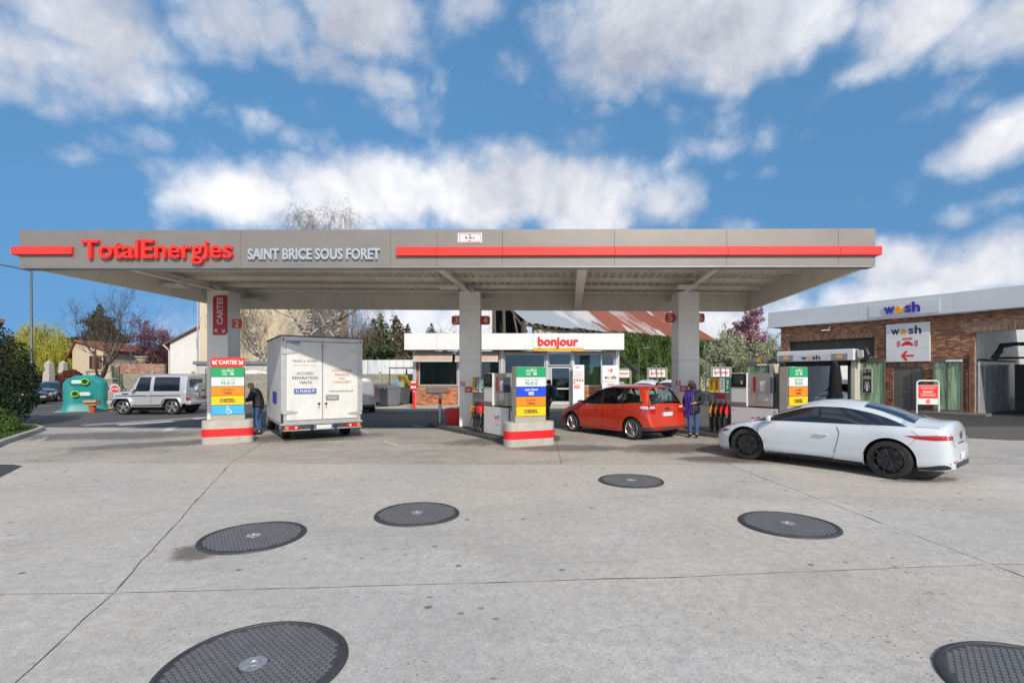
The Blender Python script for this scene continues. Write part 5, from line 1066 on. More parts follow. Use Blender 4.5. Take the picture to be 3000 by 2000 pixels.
class Car:
    def __init__(s, name, label, cat, loc, heading, spec, body, glass, group=None):
        """heading: radians of the car's forward axis from world +X"""
        s.sp = spec; s.L = spec['L']; s.t = thing(name, label, cat, (loc.x, loc.y, loc.z), heading, group); s.body_m = body; s.glass = glass
        for k in ('top', 'belt', 'g', 'railw', 'wid', 'bot'): setattr(s, k, pchip(spec[k]))
        s.prof = pchip(spec.get('prof', [(0, .90), (.08, .955), (.3, .99), (.5, 1.0), (.75, .99), (.92, .965), (1, .935)])); s.n = spec.get('n', 2.6); s.build()
    def X(s, u): return s.L/2-u
    def arch(s, u):
        z = 0
        for ax in (s.sp['uf'], s.sp['ur']):
            d = abs(u-ax); Ra = s.sp['Ra']
            if d < Ra: z = max(z, s.sp['Rw']+math.sqrt(Ra*Ra-d*d)*s.sp.get('ar', 1.0))
        return z
    def yside(s, u, z):
        b, t = s.bot(u), s.belt(u); return s.wid(u)*s.prof(min(1, max(0, (z-b)/max(.01, t-b))))
    def band(s, u, v, off=0):
        b = s.belt(u); g = max(0, s.g(u)); yb = s.yside(u, b); yr = min(yb, s.railw(u)) if g > .001 else yb
        if g <= .04: yr = yb+(yr-yb)*g/.04
        return Vector((s.X(u), yb+(yr-yb)*v+.02*math.sin(math.pi*v)*min(1, g/.2)+off, b+g*v))
    def toppt(s, u, f):
        p = s.band(u, 1); zt = max(s.top(u), p.z+.002); n = s.n; return Vector((p.x, p.y*f, p.z+(zt-p.z)*(1-f**n)))
    def stations(s):
        us = {0, s.L}; k = 0
        u = 0
        while u < s.L: us.add(round(u, 4)); u += .055
        for e in (.01, .02, .035, .05, .07, .09, .12, .16): us.add(e); us.add(round(s.L-e, 4))
        for ax in (s.sp['uf'], s.sp['ur']):
            for i in range(-18, 19): us.add(round(ax+s.sp['Ra']*math.sin(math.pi/2*i/18), 4))
            for sg in (-1, 1): us.add(round(ax+sg*(s.sp['Ra']+.004), 4))
        for k in ('ws', 'rw'):
            if k in s.sp: us |= set(s.sp[k])
        us = sorted(us); out = [us[0]]
        for u in us[1:]:
            if u-out[-1] > .0025: out.append(u)
        return out
    def build(s):
        sp, t = s.sp, s.t; us = s.stations(); NS = 9; fr = [1, .985, .96, .92, .86, .78, .66, .5, .3, .12, 0]; wsf = sp.get('wsf', .92); rwf = sp.get('rwf', .88)
        groups = {'body': MB(), 'windscreen': MB(), 'rear_window': MB()}; b0, b1 = sp['band'][0][0], sp['band'][-1][0]
        cols = []
        for u in us:
            e = max(s.bot(u), s.arch(u)); e = min(e, s.belt(u)-.02); b = s.belt(u); c = []
            for i in range(NS): z = e+(b-e)*i/(NS-1); c.append(Vector((s.X(u), s.yside(u, z), z)))
            for v in (.34, .67, 1): c.append(s.band(u, v))
            for f in fr[1:]: c.append(s.toppt(u, f))
            cols.append(c)
        nr = len(cols[0]); rid = {}
        for side in (1, -1):
            base = {}
            for gname, mb in groups.items():
                base[gname] = len(mb.v)
                for c in cols: mb.v += [(p.x, p.y*side, p.z) for p in c]
            for i in range(len(us)-1):
                um = (us[i]+us[i+1])/2
                for j in range(nr-1):
                    gn = 'body'
                    if NS-1 <= j < NS+2 and b0 < um < b1 and s.g(um) > .012: continue
                    if j >= NS+2:
                        f = fr[j-NS-2+1] if j-NS-2+1 < len(fr) else 0; fa = fr[j-NS-2]
                        if 'ws' in sp and sp['ws'][0] < um < sp['ws'][1] and fa <= wsf: gn = 'windscreen'
                        if 'rw' in sp and sp['rw'][0] < um < sp['rw'][1] and fa <= rwf: gn = 'rear_window'
                    mb = groups[gn]; a = base[gn]+i*nr+j; q = (a, a+1, a+nr+1, a+nr); mb.face(q if side < 0 else q[::-1])
        for i in (0, len(us)-1):
            c = cols[i]; n = len(groups['body'].v); pts = [(p.x, p.y, p.z) for p in c]+[(p.x, -p.y, p.z) for p in reversed(c[:-1])]; groups['body'].v += pts; groups['body'].face(tuple(range(n, n+len(pts))) if i == 0 else tuple(reversed(range(n, n+len(pts)))))
        s.parts = {}
        for gn, mb in groups.items():
            if not mb.f: continue
            used = sorted({i for f in mb.f for i in f}); mp = {o: k for k, o in enumerate(used)}; mb.v = [mb.v[i] for i in used]; mb.f = [tuple(mp[i] for i in f) for f in mb.f]
            bm = bmesh.new(); me = mb.mesh(gn, s.body_m if gn == 'body' else s.glass); bm.from_mesh(me); bmesh.ops.remove_doubles(bm, verts=bm.verts, dist=.0006); bmesh.ops.dissolve_degenerate(bm, dist=.0004, edges=bm.edges); bmesh.ops.recalc_face_normals(bm, faces=bm.faces); bm.to_mesh(me); bm.free()
            me.shade_smooth(); me.set_sharp_from_angle(angle=R(sp.get('sharp', 42))); s.parts[gn] = link(gn, me, t)
        body = s.parts['body']; s.bvh = BVHTree.FromPolygons([v.co[:] for v in body.data.vertices], [p.vertices[:] for p in body.data.polygons])
        # side band: panes and pillars
        for k in range(len(sp['band'])-1):
            (a0, a1), (c0, c1) = sp['band'][k], sp['band'][k+1]; kind = sp['bandm'][k]
            for side in (1, -1):
                rows = [0, .08, .25, .5, .75, .92, 1]; n = max(2, int((c0-a0)/.05)); rings = []
                for v in rows:
                    ua, ub = a0+(a1-a0)*v, c0+(c1-c0)*v; r_ = []
                    for i in range(n+1): p = s.band(ua+(ub-ua)*i/n, v, -.006 if kind == 'glass' else 0); r_.append((p.x, p.y*side, p.z))
                    rings.append(r_)
                mb = MB(); mb.loft(rings, close=False, cap=False); mb.build('side_window' if kind == 'glass' else 'pillar', {'glass': s.glass, 'black': trim, 'body': s.body_m}[kind], t, True, fix=False)
        # underbody and wheel housings
        mb = MB(); w = max(p[1] for p in sp['wid'])
        mb.bx(s.X(.25), s.X(s.L-.25), -w*.72, w*.72, .2, .5); mb.bx(s.X(sp['uf']+sp['Ra']+.02), s.X(sp['ur']-sp['Ra']-.02), -w*.9, w*.9, .19, .42)
        mb.bx(s.X(sp['uf']-sp['Ra']*1.1), s.X(sp['uf']+sp['Ra']*1.1), -w*.62, w*.62, .3, sp['Rw']+sp['Ra']+.02); mb.bx(s.X(sp['ur']-sp['Ra']*1.1), s.X(sp['ur']+sp['Ra']*1.1), -w*.62, w*.62, .3, sp['Rw']+sp['Ra']+.02)
        mb.build('underbody', under_m, t)
        for ax in (sp['uf'], sp['ur']):                               # wheel-arch liners
            for side in (1, -1):
                mb = MB(); Ra = sp['Ra']; rings = []
                for i in range(17):
                    a = math.pi*i/16; x = s.X(ax)+Ra*1.005*math.cos(a); z = sp['Rw']+Ra*1.005*math.sin(a); yo = s.yside(ax+Ra*math.cos(a), z)-.012; rings.append([(x, side*yo, z), (x, side*w*.6, z)])
                mb.loft(rings, close=False, cap=False); mb.build('wheel_arch', under_m, t, True, fix=False)
        tw = sp.get('tw', .22)
        for ax, fr_ in ((sp['uf'], 1), (sp['ur'], 0)):
            for side in (1, -1): add_wheel(t, s.X(ax), side*(s.yside(ax, sp['Rw']+sp['Ra']+.02)-tw/2-.02), sp['Rw'], tw, sp['wheel'], sp.get('steer', 0)*fr_)
    # --- details laid on the finished surface
    def on_side(s, u, z, side=1, off=.003):
        u = s.sp['w'](u) if 'w' in s.sp else u
        return Vector((s.X(u), side*(s.yside(u, z)+off), z))
    def seam(s, pts, side=1, r=.0048, name='shut_line', m=None):
        mb = MB(); P = []
        for (ua, za), (ub, zb_) in zip(pts[:-1], pts[1:]): P += [s.on_side(ua+(ub-ua)*i/6, za+(zb_-za)*i/6, side, .0012) for i in range(6)]
        P.append(s.on_side(*pts[-1], side, .0012)); mb.tube(P, r, 5); mb.build(name, m or seam_m, s.t)
    def topseam(s, pts, r=.005):
        if 'w' in s.sp: pts = [(s.sp['w'](u), f) for u, f in pts]
        for side in (1, -1):
            mb = MB(); P = [s.toppt(u, f) for u, f in pts]; mb.tube([(p.x, p.y*side, p.z) for p in P], r, 5); mb.build('shut_line', seam_m, s.t)
    def cast(s, o, d):
        h = s.bvh.ray_cast(Vector(o), Vector(d)); return (h[0], h[1]) if h[0] is not None else (None, None)
    def decal(s, top, bot, axis, m, name, off=.006, rows=4, sides=(1, -1), parent=None, n=14):
        """strip between two polylines given in (y,z) seen from behind ('rear') or front, or (u,z) on the side"""
        def samp(pl, t):
            k = t*(len(pl)-1); i = min(int(k), len(pl)-2); f = k-i; return (pl[i][0]+(pl[i+1][0]-pl[i][0])*f, pl[i][1]+(pl[i+1][1]-pl[i][1])*f)
        out = None
        for side in sides:
            rings = []; ok = True
            for r_ in range(rows+1):
                ring = []
                for i in range(n+1):
                    a, b_ = samp(top, i/n), samp(bot, i/n); f = r_/rows; p = (a[0]+(b_[0]-a[0])*f, a[1]+(b_[1]-a[1])*f)
                    if axis == 'side': hit = s.on_side(p[0], p[1], side, off)
                    else:
                        d = 1 if axis == 'rear' else -1; h, nn = s.cast((-6*d, p[0]*side, p[1]), (d, 0, 0))
                        if h is None: h = Vector((-s.L/2*d, p[0]*side, p[1])); nn = Vector((-d, 0, 0))
                        if nn.x*d > 0: nn = -nn
                        hit = h+nn*off
                    ring.append(tuple(hit))
                rings.append(ring)
            mb = MB(); mb.loft(rings, close=False, cap=False); out = mb.build(name, m, parent or s.t, True, fix=True)
        return out
    def box_rear(s, y, z, w, h, m, name, th=.012, front=False):
        d = -1 if front else 1; p, nn = s.cast((-6*d, y, z), (d, 0, 0)); p = p or Vector((-s.L/2*d, y, z)); return MB().cbox((p.x-d*th*.4, y, z), (th, w, h), .003).build(name, m, s.t)
    def plate(s, z, w=.50, h=.105, front=False, y=0):
        o = s.box_rear(y, z, w, h, plate_m, 'number_plate', .014, front); x = o.data.vertices[0].co.x; xs = [v.co.x for v in o.data.vertices]; xe = max(xs) if front else min(xs); d = 1 if front else -1
        MB().bx(xe+d*.0005, xe+d*.003, d*(w/2-.045)*-1*-1, d*(w/2-.003), z-h/2+.004, z+h/2-.004).build('country_band', plate_blue, o)
        MB().bx(xe+d*.0005, xe+d*.003, -d*(w/2-.045), -d*(w/2-.003), z-h/2+.004, z+h/2-.004).build('region_band', plate_blue, o); return o
    def mirror(s, u, z, side, m):
        p = s.on_side(u, z, side); mb = MB(); mb.cbox((p.x-.02, p.y+side*.11, p.z+.06), (.11, .20, .14), .045, 3); o = mb.build('mirror', m, s.t, True)
        MB().tube([(p.x, p.y-side*.02, p.z+.0), (p.x-.02, p.y+side*.06, p.z+.02)], .022, 6).build('mirror_stalk', trim, o)
        MB().bx(p.x-.0795, p.x-.0765, p.y+side*.11-.07, p.y+side*.11+.07, p.z+.015, p.z+.105).build('mirror_glass', M('mirror_glass', (.5, .55, .6), .05, 1.0, var=0), o)
    def handle(s, u, z, side=1, w=.2):
        mb = MB(); mb.tube([s.on_side(u-w/2, z, side, .012), s.on_side(u-w/2+.02, z+.002, side, .03), s.on_side(u+w/2-.02, z+.002, side, .03), s.on_side(u+w/2, z, side, .012)], [.010, .016, .016, .010], 8); mb.build('door_handle', s.body_m, s.t, True)
    def seats(s, us, m=None):
        m = m or M('seat_cloth', (.025, .025, .027), .9, var=.2)
        for u in us:
            for y in (.37, -.37):
                mb = MB(); mb.cbox((s.X(u), y, .78), (.16, .48, .66), .07, 2); mb.cbox((s.X(u)-.04, y, 1.20), (.1, .27, .2), .05, 2); mb.cbox((s.X(u)+.24, y, .52), (.5, .48, .18), .06, 2); mb.build('seat', m, s.t, True)
        MB().cbox((s.X(s.sp['ws'][0]+.35), 0, .88), (.5, 1.4, .22), .06, 2).build('dashboard', trim, s.t, True)
        mb = MB(); c = Vector((s.X(us[0]-.62), .37, .98)); mb.tube([c+Vector((.05*math.sin(R(a)), .18*math.cos(R(a)), .17*math.sin(R(a)))) for a in range(0, 361, 30)], .014, 6); mb.build('steering_wheel', trim, s.t)

def warp(sp, ff, rf):
    """shorten the overhangs in front of and behind the axles"""
    uf, ur, L_ = sp['uf'], sp['ur'], sp['L']; a = uf*ff
    def w(u): return (u*ff if u > 0 else u) if u < uf else (a+u-uf if u < ur else (a+ur-uf+(u-ur)*rf if u <= L_ else a+ur-uf+(L_-ur)*rf+u-L_))
    for k in ('top', 'belt', 'g', 'railw', 'wid', 'bot'): sp[k] = [(w(u), v) for u, v in sp[k]]
    for k in ('ws', 'rw'):
        if k in sp: sp[k] = tuple(w(u) for u in sp[k])
    sp['band'] = [(w(p), w(q)) for p, q in sp['band']]; sp['L'], sp['uf'], sp['ur'] = w(L_), a, w(ur); sp['w'] = w; return sp
def fit(pr, pf, spec):
    """world spot and heading of a car from the ground points of its rear and front left wheels (left side seen)"""
    d = (pf-pr); h = math.atan2(d.y, d.x); mid = (pr+pf)/2; fw = Vector((math.cos(h), math.sin(h), 0)); lf = Vector((-fw.y, fw.x, 0)); w = max(p[1] for p in spec['wid'])-.1
    um = (spec['uf']+spec['ur'])/2; return mid-lf*w-fw*(spec['L']/2-um), h

# white coupe
SP = dict(L=4.62, uf=.98, ur=3.62, Rw=.35, Ra=.40, tw=.24, wheel='twin', steer=R(14), n=2.7,
 top=[(0, .52), (.03, .60), (.12, .685), (.4, .785), (.8, .875), (1.22, .965), (1.6, 1.135), (2.0, 1.30), (2.3, 1.375), (2.6, 1.395), (2.95, 1.375), (3.4, 1.285), (3.8, 1.16), (4.03, 1.09), (4.3, 1.065), (4.48, 1.06), (4.54, 1.02), (4.575, .88), (4.60, .68), (4.62, .5)],
 belt=[(0, .46), (.1, .57), (.4, .69), (.9, .815), (1.3, .895), (2, .925), (3, .945), (3.8, .965), (4.2, .955), (4.45, .94), (4.54, .87), (4.59, .64), (4.62, .44)],
 g=[(1.1, 0), (1.35, .055), (1.7, .17), (2.05, .27), (2.4, .315), (2.75, .31), (3.2, .235), (3.6, .11), (3.86, .02), (3.95, 0)],
 railw=[(1.1, .80), (1.5, .70), (2.05, .60), (2.6, .575), (3.2, .60), (3.9, .72)],
 wid=[(0, .46), (.02, .58), (.08, .70), (.25, .81), (.5, .865), (.95, .905), (1.5, .895), (2.3, .885), (3.2, .90), (3.65, .915), (4.05, .885), (4.35, .83), (4.5, .77), (4.58, .67), (4.62, .52)],
 bot=[(0, .24), (.2, .18), (.6, .18), (1.4, .19), (3.2, .2), (4.2, .215), (4.5, .235), (4.62, .26)],
 prof=[(0, .88), (.07, .955), (.12, .965), (.16, .955), (.35, .985), (.6, 1.0), (.82, .995), (.94, .965), (1, .93)],
 ws=(1.24, 2.0), rw=(3.12, 4.0), rwf=.79, wsf=.93, band=[(1.1, 1.1), (2.45, 2.37), (2.49, 2.41), (3.93, 3.93)], bandm=['glass', 'black', 'glass'])
white_paint = paint('paint_white', (.62, .66, .70), 0, .3)
warp(SP, .82, .86); loc, hd = fit(gnd(2606, 1401, GZ), gnd(2188, 1345, GZ), SP); loc.z = GZ
c = Car('coupe', 'white two-door coupe with black wheels in the foreground at right', 'car', loc, hd, SP, white_paint, dark_glass)
for sd in (1, -1):
    c.seam([(1.32, .25), (1.3, .5), (1.25, .72), (1.32, .82), (1.42, .872)], sd); c.seam([(2.78, .885), (2.83, .78), (2.80, .6), (2.72, .3), (2.70, .25)], sd); c.seam([(1.33, .255), (2.70, .26)], sd); c.seam([(4.0, .90), (4.12, .83), (3.95, .62)], sd, .0025); c.seam([(.10, .56), (.32, .50), (.60, .44)], sd, .0025)
    mb = MB(); mb.tube([c.band(SP['w'](1.2+2.72*i/40), 0, .002) * 1 if sd > 0 else Vector((c.band(SP['w'](1.2+2.72*i/40), 0).x, -c.band(SP['w'](1.2+2.72*i/40), 0, .002).y, c.band(SP['w'](1.2+2.72*i/40), 0).z)) for i in range(41)], .006, 6); mb.build('window_trim', chrome, c.t, True)
    c.handle(2.52, .715, sd, .24); c.mirror(1.52, .90, sd, white_paint)
c.topseam([(4.05, .97), (4.2, .95), (4.4, .93), (4.53, .9), (4.57, .85), (4.6, .8)]); c.topseam([(3.12, .80), (3.5, .80), (4.0, .80)], .003)
c.decal([(3.90, .815), (4.2, .83), (4.4, .845), (4.53, .845)], [(3.90, .812), (4.1, .765), (4.35, .755), (4.55, .765)], 'side', lamp_red, 'tail_lamp'); c.decal([(.70, .835), (.5, .83)], [(.70, .765), (.5, .765)], 'rear', lamp_red, 'tail_lamp')
c.decal([(.52, .645), (.32, .66), (.12, .615), (.02, .53)], [(.50, .625), (.30, .60), (.12, .54), (.02, .5)], 'side', lamp_dark, 'headlamp')
c.plate(.46, .5, .11); c.decal([(-.47, .36), (.47, .36)], [(-.47, .272), (.47, .272)], 'rear', trim, 'diffuser', .012, sides=(1,), n=30); c.decal([(3.98, .235), (4.3, .30), (4.58, .37)], [(3.98, .222), (4.3, .225), (4.58, .265)], 'side', trim, 'diffuser', .006)
c.decal([(.58, .395), (.36, .395)], [(.58, .37), (.36, .37)], 'rear', lamp_red, 'reflector', .014)
for y in (.52, -.52):
    MB().lathe([(.033, -SP['L']/2+.25), (.036, -SP['L']/2+.035), (.028, -SP['L']/2+.04), (.026, -SP['L']/2+.25)], 16, Matrix.Translation((0, y, .235)), 'X').build('exhaust_pipe', chrome, c.t, True)
p, _ = c.cast((-6, 0, .82), (1, 0, 0)); mb = MB(); x = p.x-.012
for (y, z) in ((0, 1),): pass
o_ = [(0, .075), (.052, 0), (0, -.075), (-.052, 0)]; i_ = [(0, .035), (.024, 0), (0, -.035), (-.024, 0)]
for k in range(4):
    a, b_, d, e = o_[k], o_[(k+1) % 4], i_[(k+1) % 4], i_[k]; mb.prism([(q[0], .82+q[1]) for q in (a, b_, d, e)], x, x-.012, 'X')
mb.build('badge', M('badge_dark', (.12, .12, .12), .2, .9), c.t)
q = text('lettering', 'LAGUNA', c.t, MATS['badge_dark'], (0, 0, 0), .42, .032, .004, .02, spacing=1.5); q.rotation_euler = (0, 0, R(-90)); pp, _ = c.cast((-6, 0, .69), (1, 0, 0)); q.location = (pp.x-.004, 0, .69)

# red people carrier
SM = dict(L=4.32, uf=.88, ur=3.48, Rw=.325, Ra=.372, tw=.21, wheel='multi', n=3.0,
 top=[(0, .62), (.04, .70), (.2, .80), (.5, .93), (.9, 1.04), (1.1, 1.09), (1.6, 1.36), (2.05, 1.545), (2.5, 1.615), (3.1, 1.62), (3.6, 1.595), (3.86, 1.565), (3.90, 1.53), (4.08, 1.24), (4.17, 1.06), (4.20, .99), (4.235, .80), (4.25, .66), (4.285, .60), (4.32, .46)],
 belt=[(0, .50), (.1, .60), (.4, .77), (.95, .91), (1.3, .95), (2.2, .99), (3.1, 1.04), (3.6, 1.085), (3.9, 1.09), (4.08, 1.02), (4.17, .94), (4.22, .76), (4.27, .58), (4.32, .40)],
 g=[(.98, 0), (1.2, .07), (1.6, .28), (2.05, .46), (2.5, .515), (3.1, .475), (3.6, .40), (3.88, .33), (4.08, .14), (4.17, .06), (4.22, .0)],
 railw=[(.98, .84), (1.5, .73), (2.05, .645), (2.5, .625), (3.2, .63), (3.88, .63), (4.08, .70), (4.2, .78)],
 wid=[(0, .52), (.03, .65), (.12, .76), (.35, .85), (.7, .895), (1.2, .91), (3.4, .915), (3.8, .905), (4.05, .875), (4.17, .85), (4.24, .82), (4.29, .78), (4.32, .70)],
 bot=[(0, .25), (.3, .2), (1.2, .21), (3.2, .22), (3.9, .27), (4.2, .30), (4.32, .31)],
 prof=[(0, .93), (.1, .965), (.16, .955), (.3, .975), (.55, 1.0), (.78, .99), (.93, .96), (1, .93)],
 ws=(1.1, 2.08), rw=(3.90, 4.165), rwf=.93, wsf=.93, band=[(.98, .98), (1.38, 1.38), (2.20, 2.10), (2.30, 2.20), (3.02, 2.98), (3.10, 3.06), (3.96, 3.56), (4.22, 4.22)], bandm=['black', 'glass', 'black', 'glass', 'black', 'glass', 'body'])
red_paint = paint('paint_red', (.62, .040, .010), .1, .28)
warp(SM, .85, .78); loc, hd = fit(gnd(1851, 1287, GZ), gnd(1683, 1264, GZ), SM); loc.z = GZ
c = Car('people_carrier', 'red five-door people carrier at the pump under the canopy', 'car', loc, hd, SM, red_paint, clear_glass)
c.seats((2.15, 3.05))
for sd in (1, -1):
    c.seam([(1.28, .27), (1.22, .55), (1.25, .85), (1.38, .945)], sd); c.seam([(2.28, 1.0), (2.33, .6), (2.3, .27)], sd); c.seam([(3.12, 1.04), (3.15, .8), (3.0, .62), (2.92, .3)], sd); c.seam([(1.28, .275), (2.92, .285)], sd)
    f = lambda p: Vector((p.x, p.y*sd, p.z)); mb = MB(); mb.tube([f(c.band(SM['w'](1.05+2.91*i/40), 0, .003)) for i in range(41)]+[f(c.band(SM['w'](3.96)-(SM['w'](3.96)-SM['w'](3.56))*i/12, i/12, .003)) for i in range(1, 12)], .008, 6); mb.build('window_trim', chrome, c.t, True)
    c.handle(2.08, .86, sd, .2); c.handle(2.98, .90, sd, .2); c.mirror(1.36, .96, sd, red_paint)
c.topseam([(.55, .95), (1.05, .93)], .003)
c.decal([(3.80, .96), (3.98, 1.02), (4.12, 1.03), (4.21, .99)], [(3.82, .94), (3.95, .80), (4.12, .78), (4.24, .78)], 'side', lamp_red, 'tail_lamp', .01); c.decal([(.80, 1.03), (.52, .985)], [(.80, .79), (.52, .80)], 'rear', lamp_red, 'tail_lamp', .012)
c.decal([(3.88, .985), (4.0, 1.005), (4.18, 1.0)], [(3.88, .95), (4.0, .925), (4.2, .92)], 'side', lamp_clear, 'tail_lamp_glass', .016); c.decal([(.79, 1.005), (.55, .975)], [(.79, .925), (.55, .925)], 'rear', lamp_clear, 'tail_lamp_glass', .018)
c.plate(.76, .52, .115); c.decal([(-.40, .865), (.40, .865)], [(-.40, .835), (.40, .835)], 'rear', red_paint, 'plate_lintel', .02, sides=(1,), n=24)
c.decal([(-.78, .40), (.78, .40)], [(-.78, .305), (.78, .305)], 'rear', M('bumper_grey', (.05, .048, .047), .6, var=.1), 'lower_bumper', .012, sides=(1,), n=30); c.decal([(3.88, .40), (4.3, .405)], [(3.88, .27), (4.3, .31)], 'side', MATS['bumper_grey'], 'lower_bumper', .008); c.decal([(.66, .375), (.44, .375)], [(.66, .335), (.44, .335)], 'rear', lamp_red, 'reflector', .02)
p, _ = c.cast((-6, 0, .92), (1, 0, 0)); MB().lathe([(0, 0), (.1, 0), (.1, .012), (0, .016)], 24, Matrix.Translation((p.x-.01, 0, .92)) @ Matrix.Diagonal((1, 1, .42, 1)) @ Matrix.Rotation(R(-90), 4, 'Y')).build('badge', M('badge_blue', (.10, .12, .17), .2, .6), c.t, True)
q = text('lettering', 'C-MAX', c.t, chrome, (0, 0, 0), .22, .035, .004, .03); q.rotation_euler = (0, 0, R(-90)); q.location = (c.cast((-6, .45, .56), (1, 0, 0))[0].x-.005, .45, .56)
mb = MB(); mb.tube([(-SM['L']/2+.0, -.1, 1.16), (-SM['L']/2+.03, -.45, 1.13)], .012, 6); w_ = mb.build('rear_wiper', trim, c.t); MB().tube([(c.X(SM['w'](3.7)), 0, 1.60), (c.X(SM['w'](3.7)+.06), 0, 1.64), (c.X(SM['w'](3.7)+.2), 0, 1.84)], [.03, .012, .004], 6).build('aerial', trim, c.t)
c.decal([(.42, .77), (.2, .74), (.06, .66), (.01, .58)], [(.40, .73), (.2, .62), (.06, .56), (.01, .55)], 'side', lamp_clear, 'headlamp')

# silver off-roader
SG = dict(L=3.78, uf=.66, ur=2.98, Rw=.375, Ra=.45, tw=.27, wheel='five', n=9, sharp=30,
 top=[(0, 1.0), (.04, 1.08), (.12, 1.10), (.9, 1.17), (1.02, 1.19), (1.06, 1.21), (1.34, 1.86), (1.40, 1.895), (1.7, 1.93), (2.6, 1.945), (3.6, 1.93), (3.72, 1.915), (3.78, 1.87)],
 belt=[(0, .98), (.1, 1.05), (.9, 1.11), (1.1, 1.13), (3.78, 1.14)], g=[(1.0, 0), (1.06, .04), (1.34, .68), (1.45, .70), (3.5, .69), (3.72, .68), (3.78, .66)],
 railw=[(1.0, .84), (1.35, .69), (1.6, .68), (3.78, .68)], wid=[(0, .76), (.03, .80), (.1, .815), (.9, .83), (1.2, .86), (3.74, .86), (3.78, .845)], bot=[(0, .52), (.2, .50), (1.2, .48), (3.5, .52), (3.78, .55)],
 prof=[(0, .99), (.1, 1.0), (.52, 1.0), (.54, 1.012), (.6, 1.012), (.62, 1.0), (.9, .995), (1, .97)], ws=(1.07, 1.33), wsf=.94, band=[(1.0, 1.0), (1.22, 1.40), (1.93, 1.93), (2.10, 2.10), (3.42, 3.36), (3.78, 3.78)], bandm=['body', 'glass', 'body', 'glass', 'body'])
silver_paint = paint('paint_silver', (.56, .57, .60), .35, .3)
warp(SG, .78, .82); loc, hd = fit(gnd(506, 1214, 0), gnd(363, 1214.5, 0), SG); loc.z = 0
c = Car('off_roader', 'silver boxy off-roader with a round spare wheel cover on its back', 'car', loc, hd, SG, silver_paint, dark_glass)
for sd in (1, -1):
    c.seam([(1.12, .52), (1.1, 1.1)], sd, .006); c.seam([(2.0, .52), (2.0, 1.12)], sd, .006); c.decal([(.2, .93), (3.5, .95)], [(.2, .895), (3.5, .915)], 'side', trim, 'rub_strip', .012, sides=(sd,), n=40)
    for ax in (SG['uf'], SG['ur']):
        mb = MB(); rings = []
        for i in range(13):
            a = math.pi*(.04+.92*i/12); x = c.X(ax)+.49*math.cos(a)*(-1); z = SG['Rw']+.47*min(1, 1.25*math.sin(a)); rings.append([(x, sd*.845, z), (x, sd*.955, z-.005), (x, sd*.965, z-.05), (x, sd*.845, z-.06)])
        mb.loft(rings); mb.build('fender_flare', silver_paint, c.t, True, angle=30)
    c.mirror(1.2, 1.12, sd, silver_paint); c.handle(1.9, .92, sd, .16); MB().cbox((c.X(SG['w'](1.82)), sd*.88, .40), (1.5, .2, .07), .02).build('running_board', M('board_alu', (.35, .35, .35), .35, .6), c.t); c.decal([(.62, 1.04), (.92, 1.05)], [(.62, .98), (.92, .99)], 'side', trim, 'air_vent', .006, sides=(sd,))
    MB().cbox((c.X(SG['w'](3.82)), sd*.72, .80), (.1, .22, .14), .02).build('tail_lamp', lamp_red, c.t); MB().cbox((c.X(SG['w'](.25)), sd*.66, 1.12), (.12, .12, .05), .02).build('indicator', lamp_amber, c.t)
MB().cbox((c.X(SG['w'](3.9)), 0, .58), (.26, 1.72, .2), .04, 2).build('rear_bumper', silver_paint, c.t, True); MB().cbox((c.X(SG['w'](-.1)), 0, .58), (.3, 1.66, .22), .05, 2).build('front_bumper', silver_paint, c.t, True)
MB().cbox((c.X(SG['w'](3.79)), 0.0, 1.52), (.02, 1.05, .42), .01).build('rear_window', dark_glass, c.t)
mb = MB(); mb.lathe([(0, 0), (.31, 0), (.36, .03), (.375, .08), (.375, .25), (.0, .25)], 32, Matrix.Translation((c.X(SG['w'](4.03)), -.08, 1.18)), 'X'); sw = mb.build('spare_wheel_cover', M('cover_chrome', (.62, .62, .64), .16, .9, var=.03), c.t, True, angle=30); MB().cbox((c.X(SG['w'](4.035)), -.2, 1.16), (.01, .26, .07), .01).build('cover_badge', trim, sw)

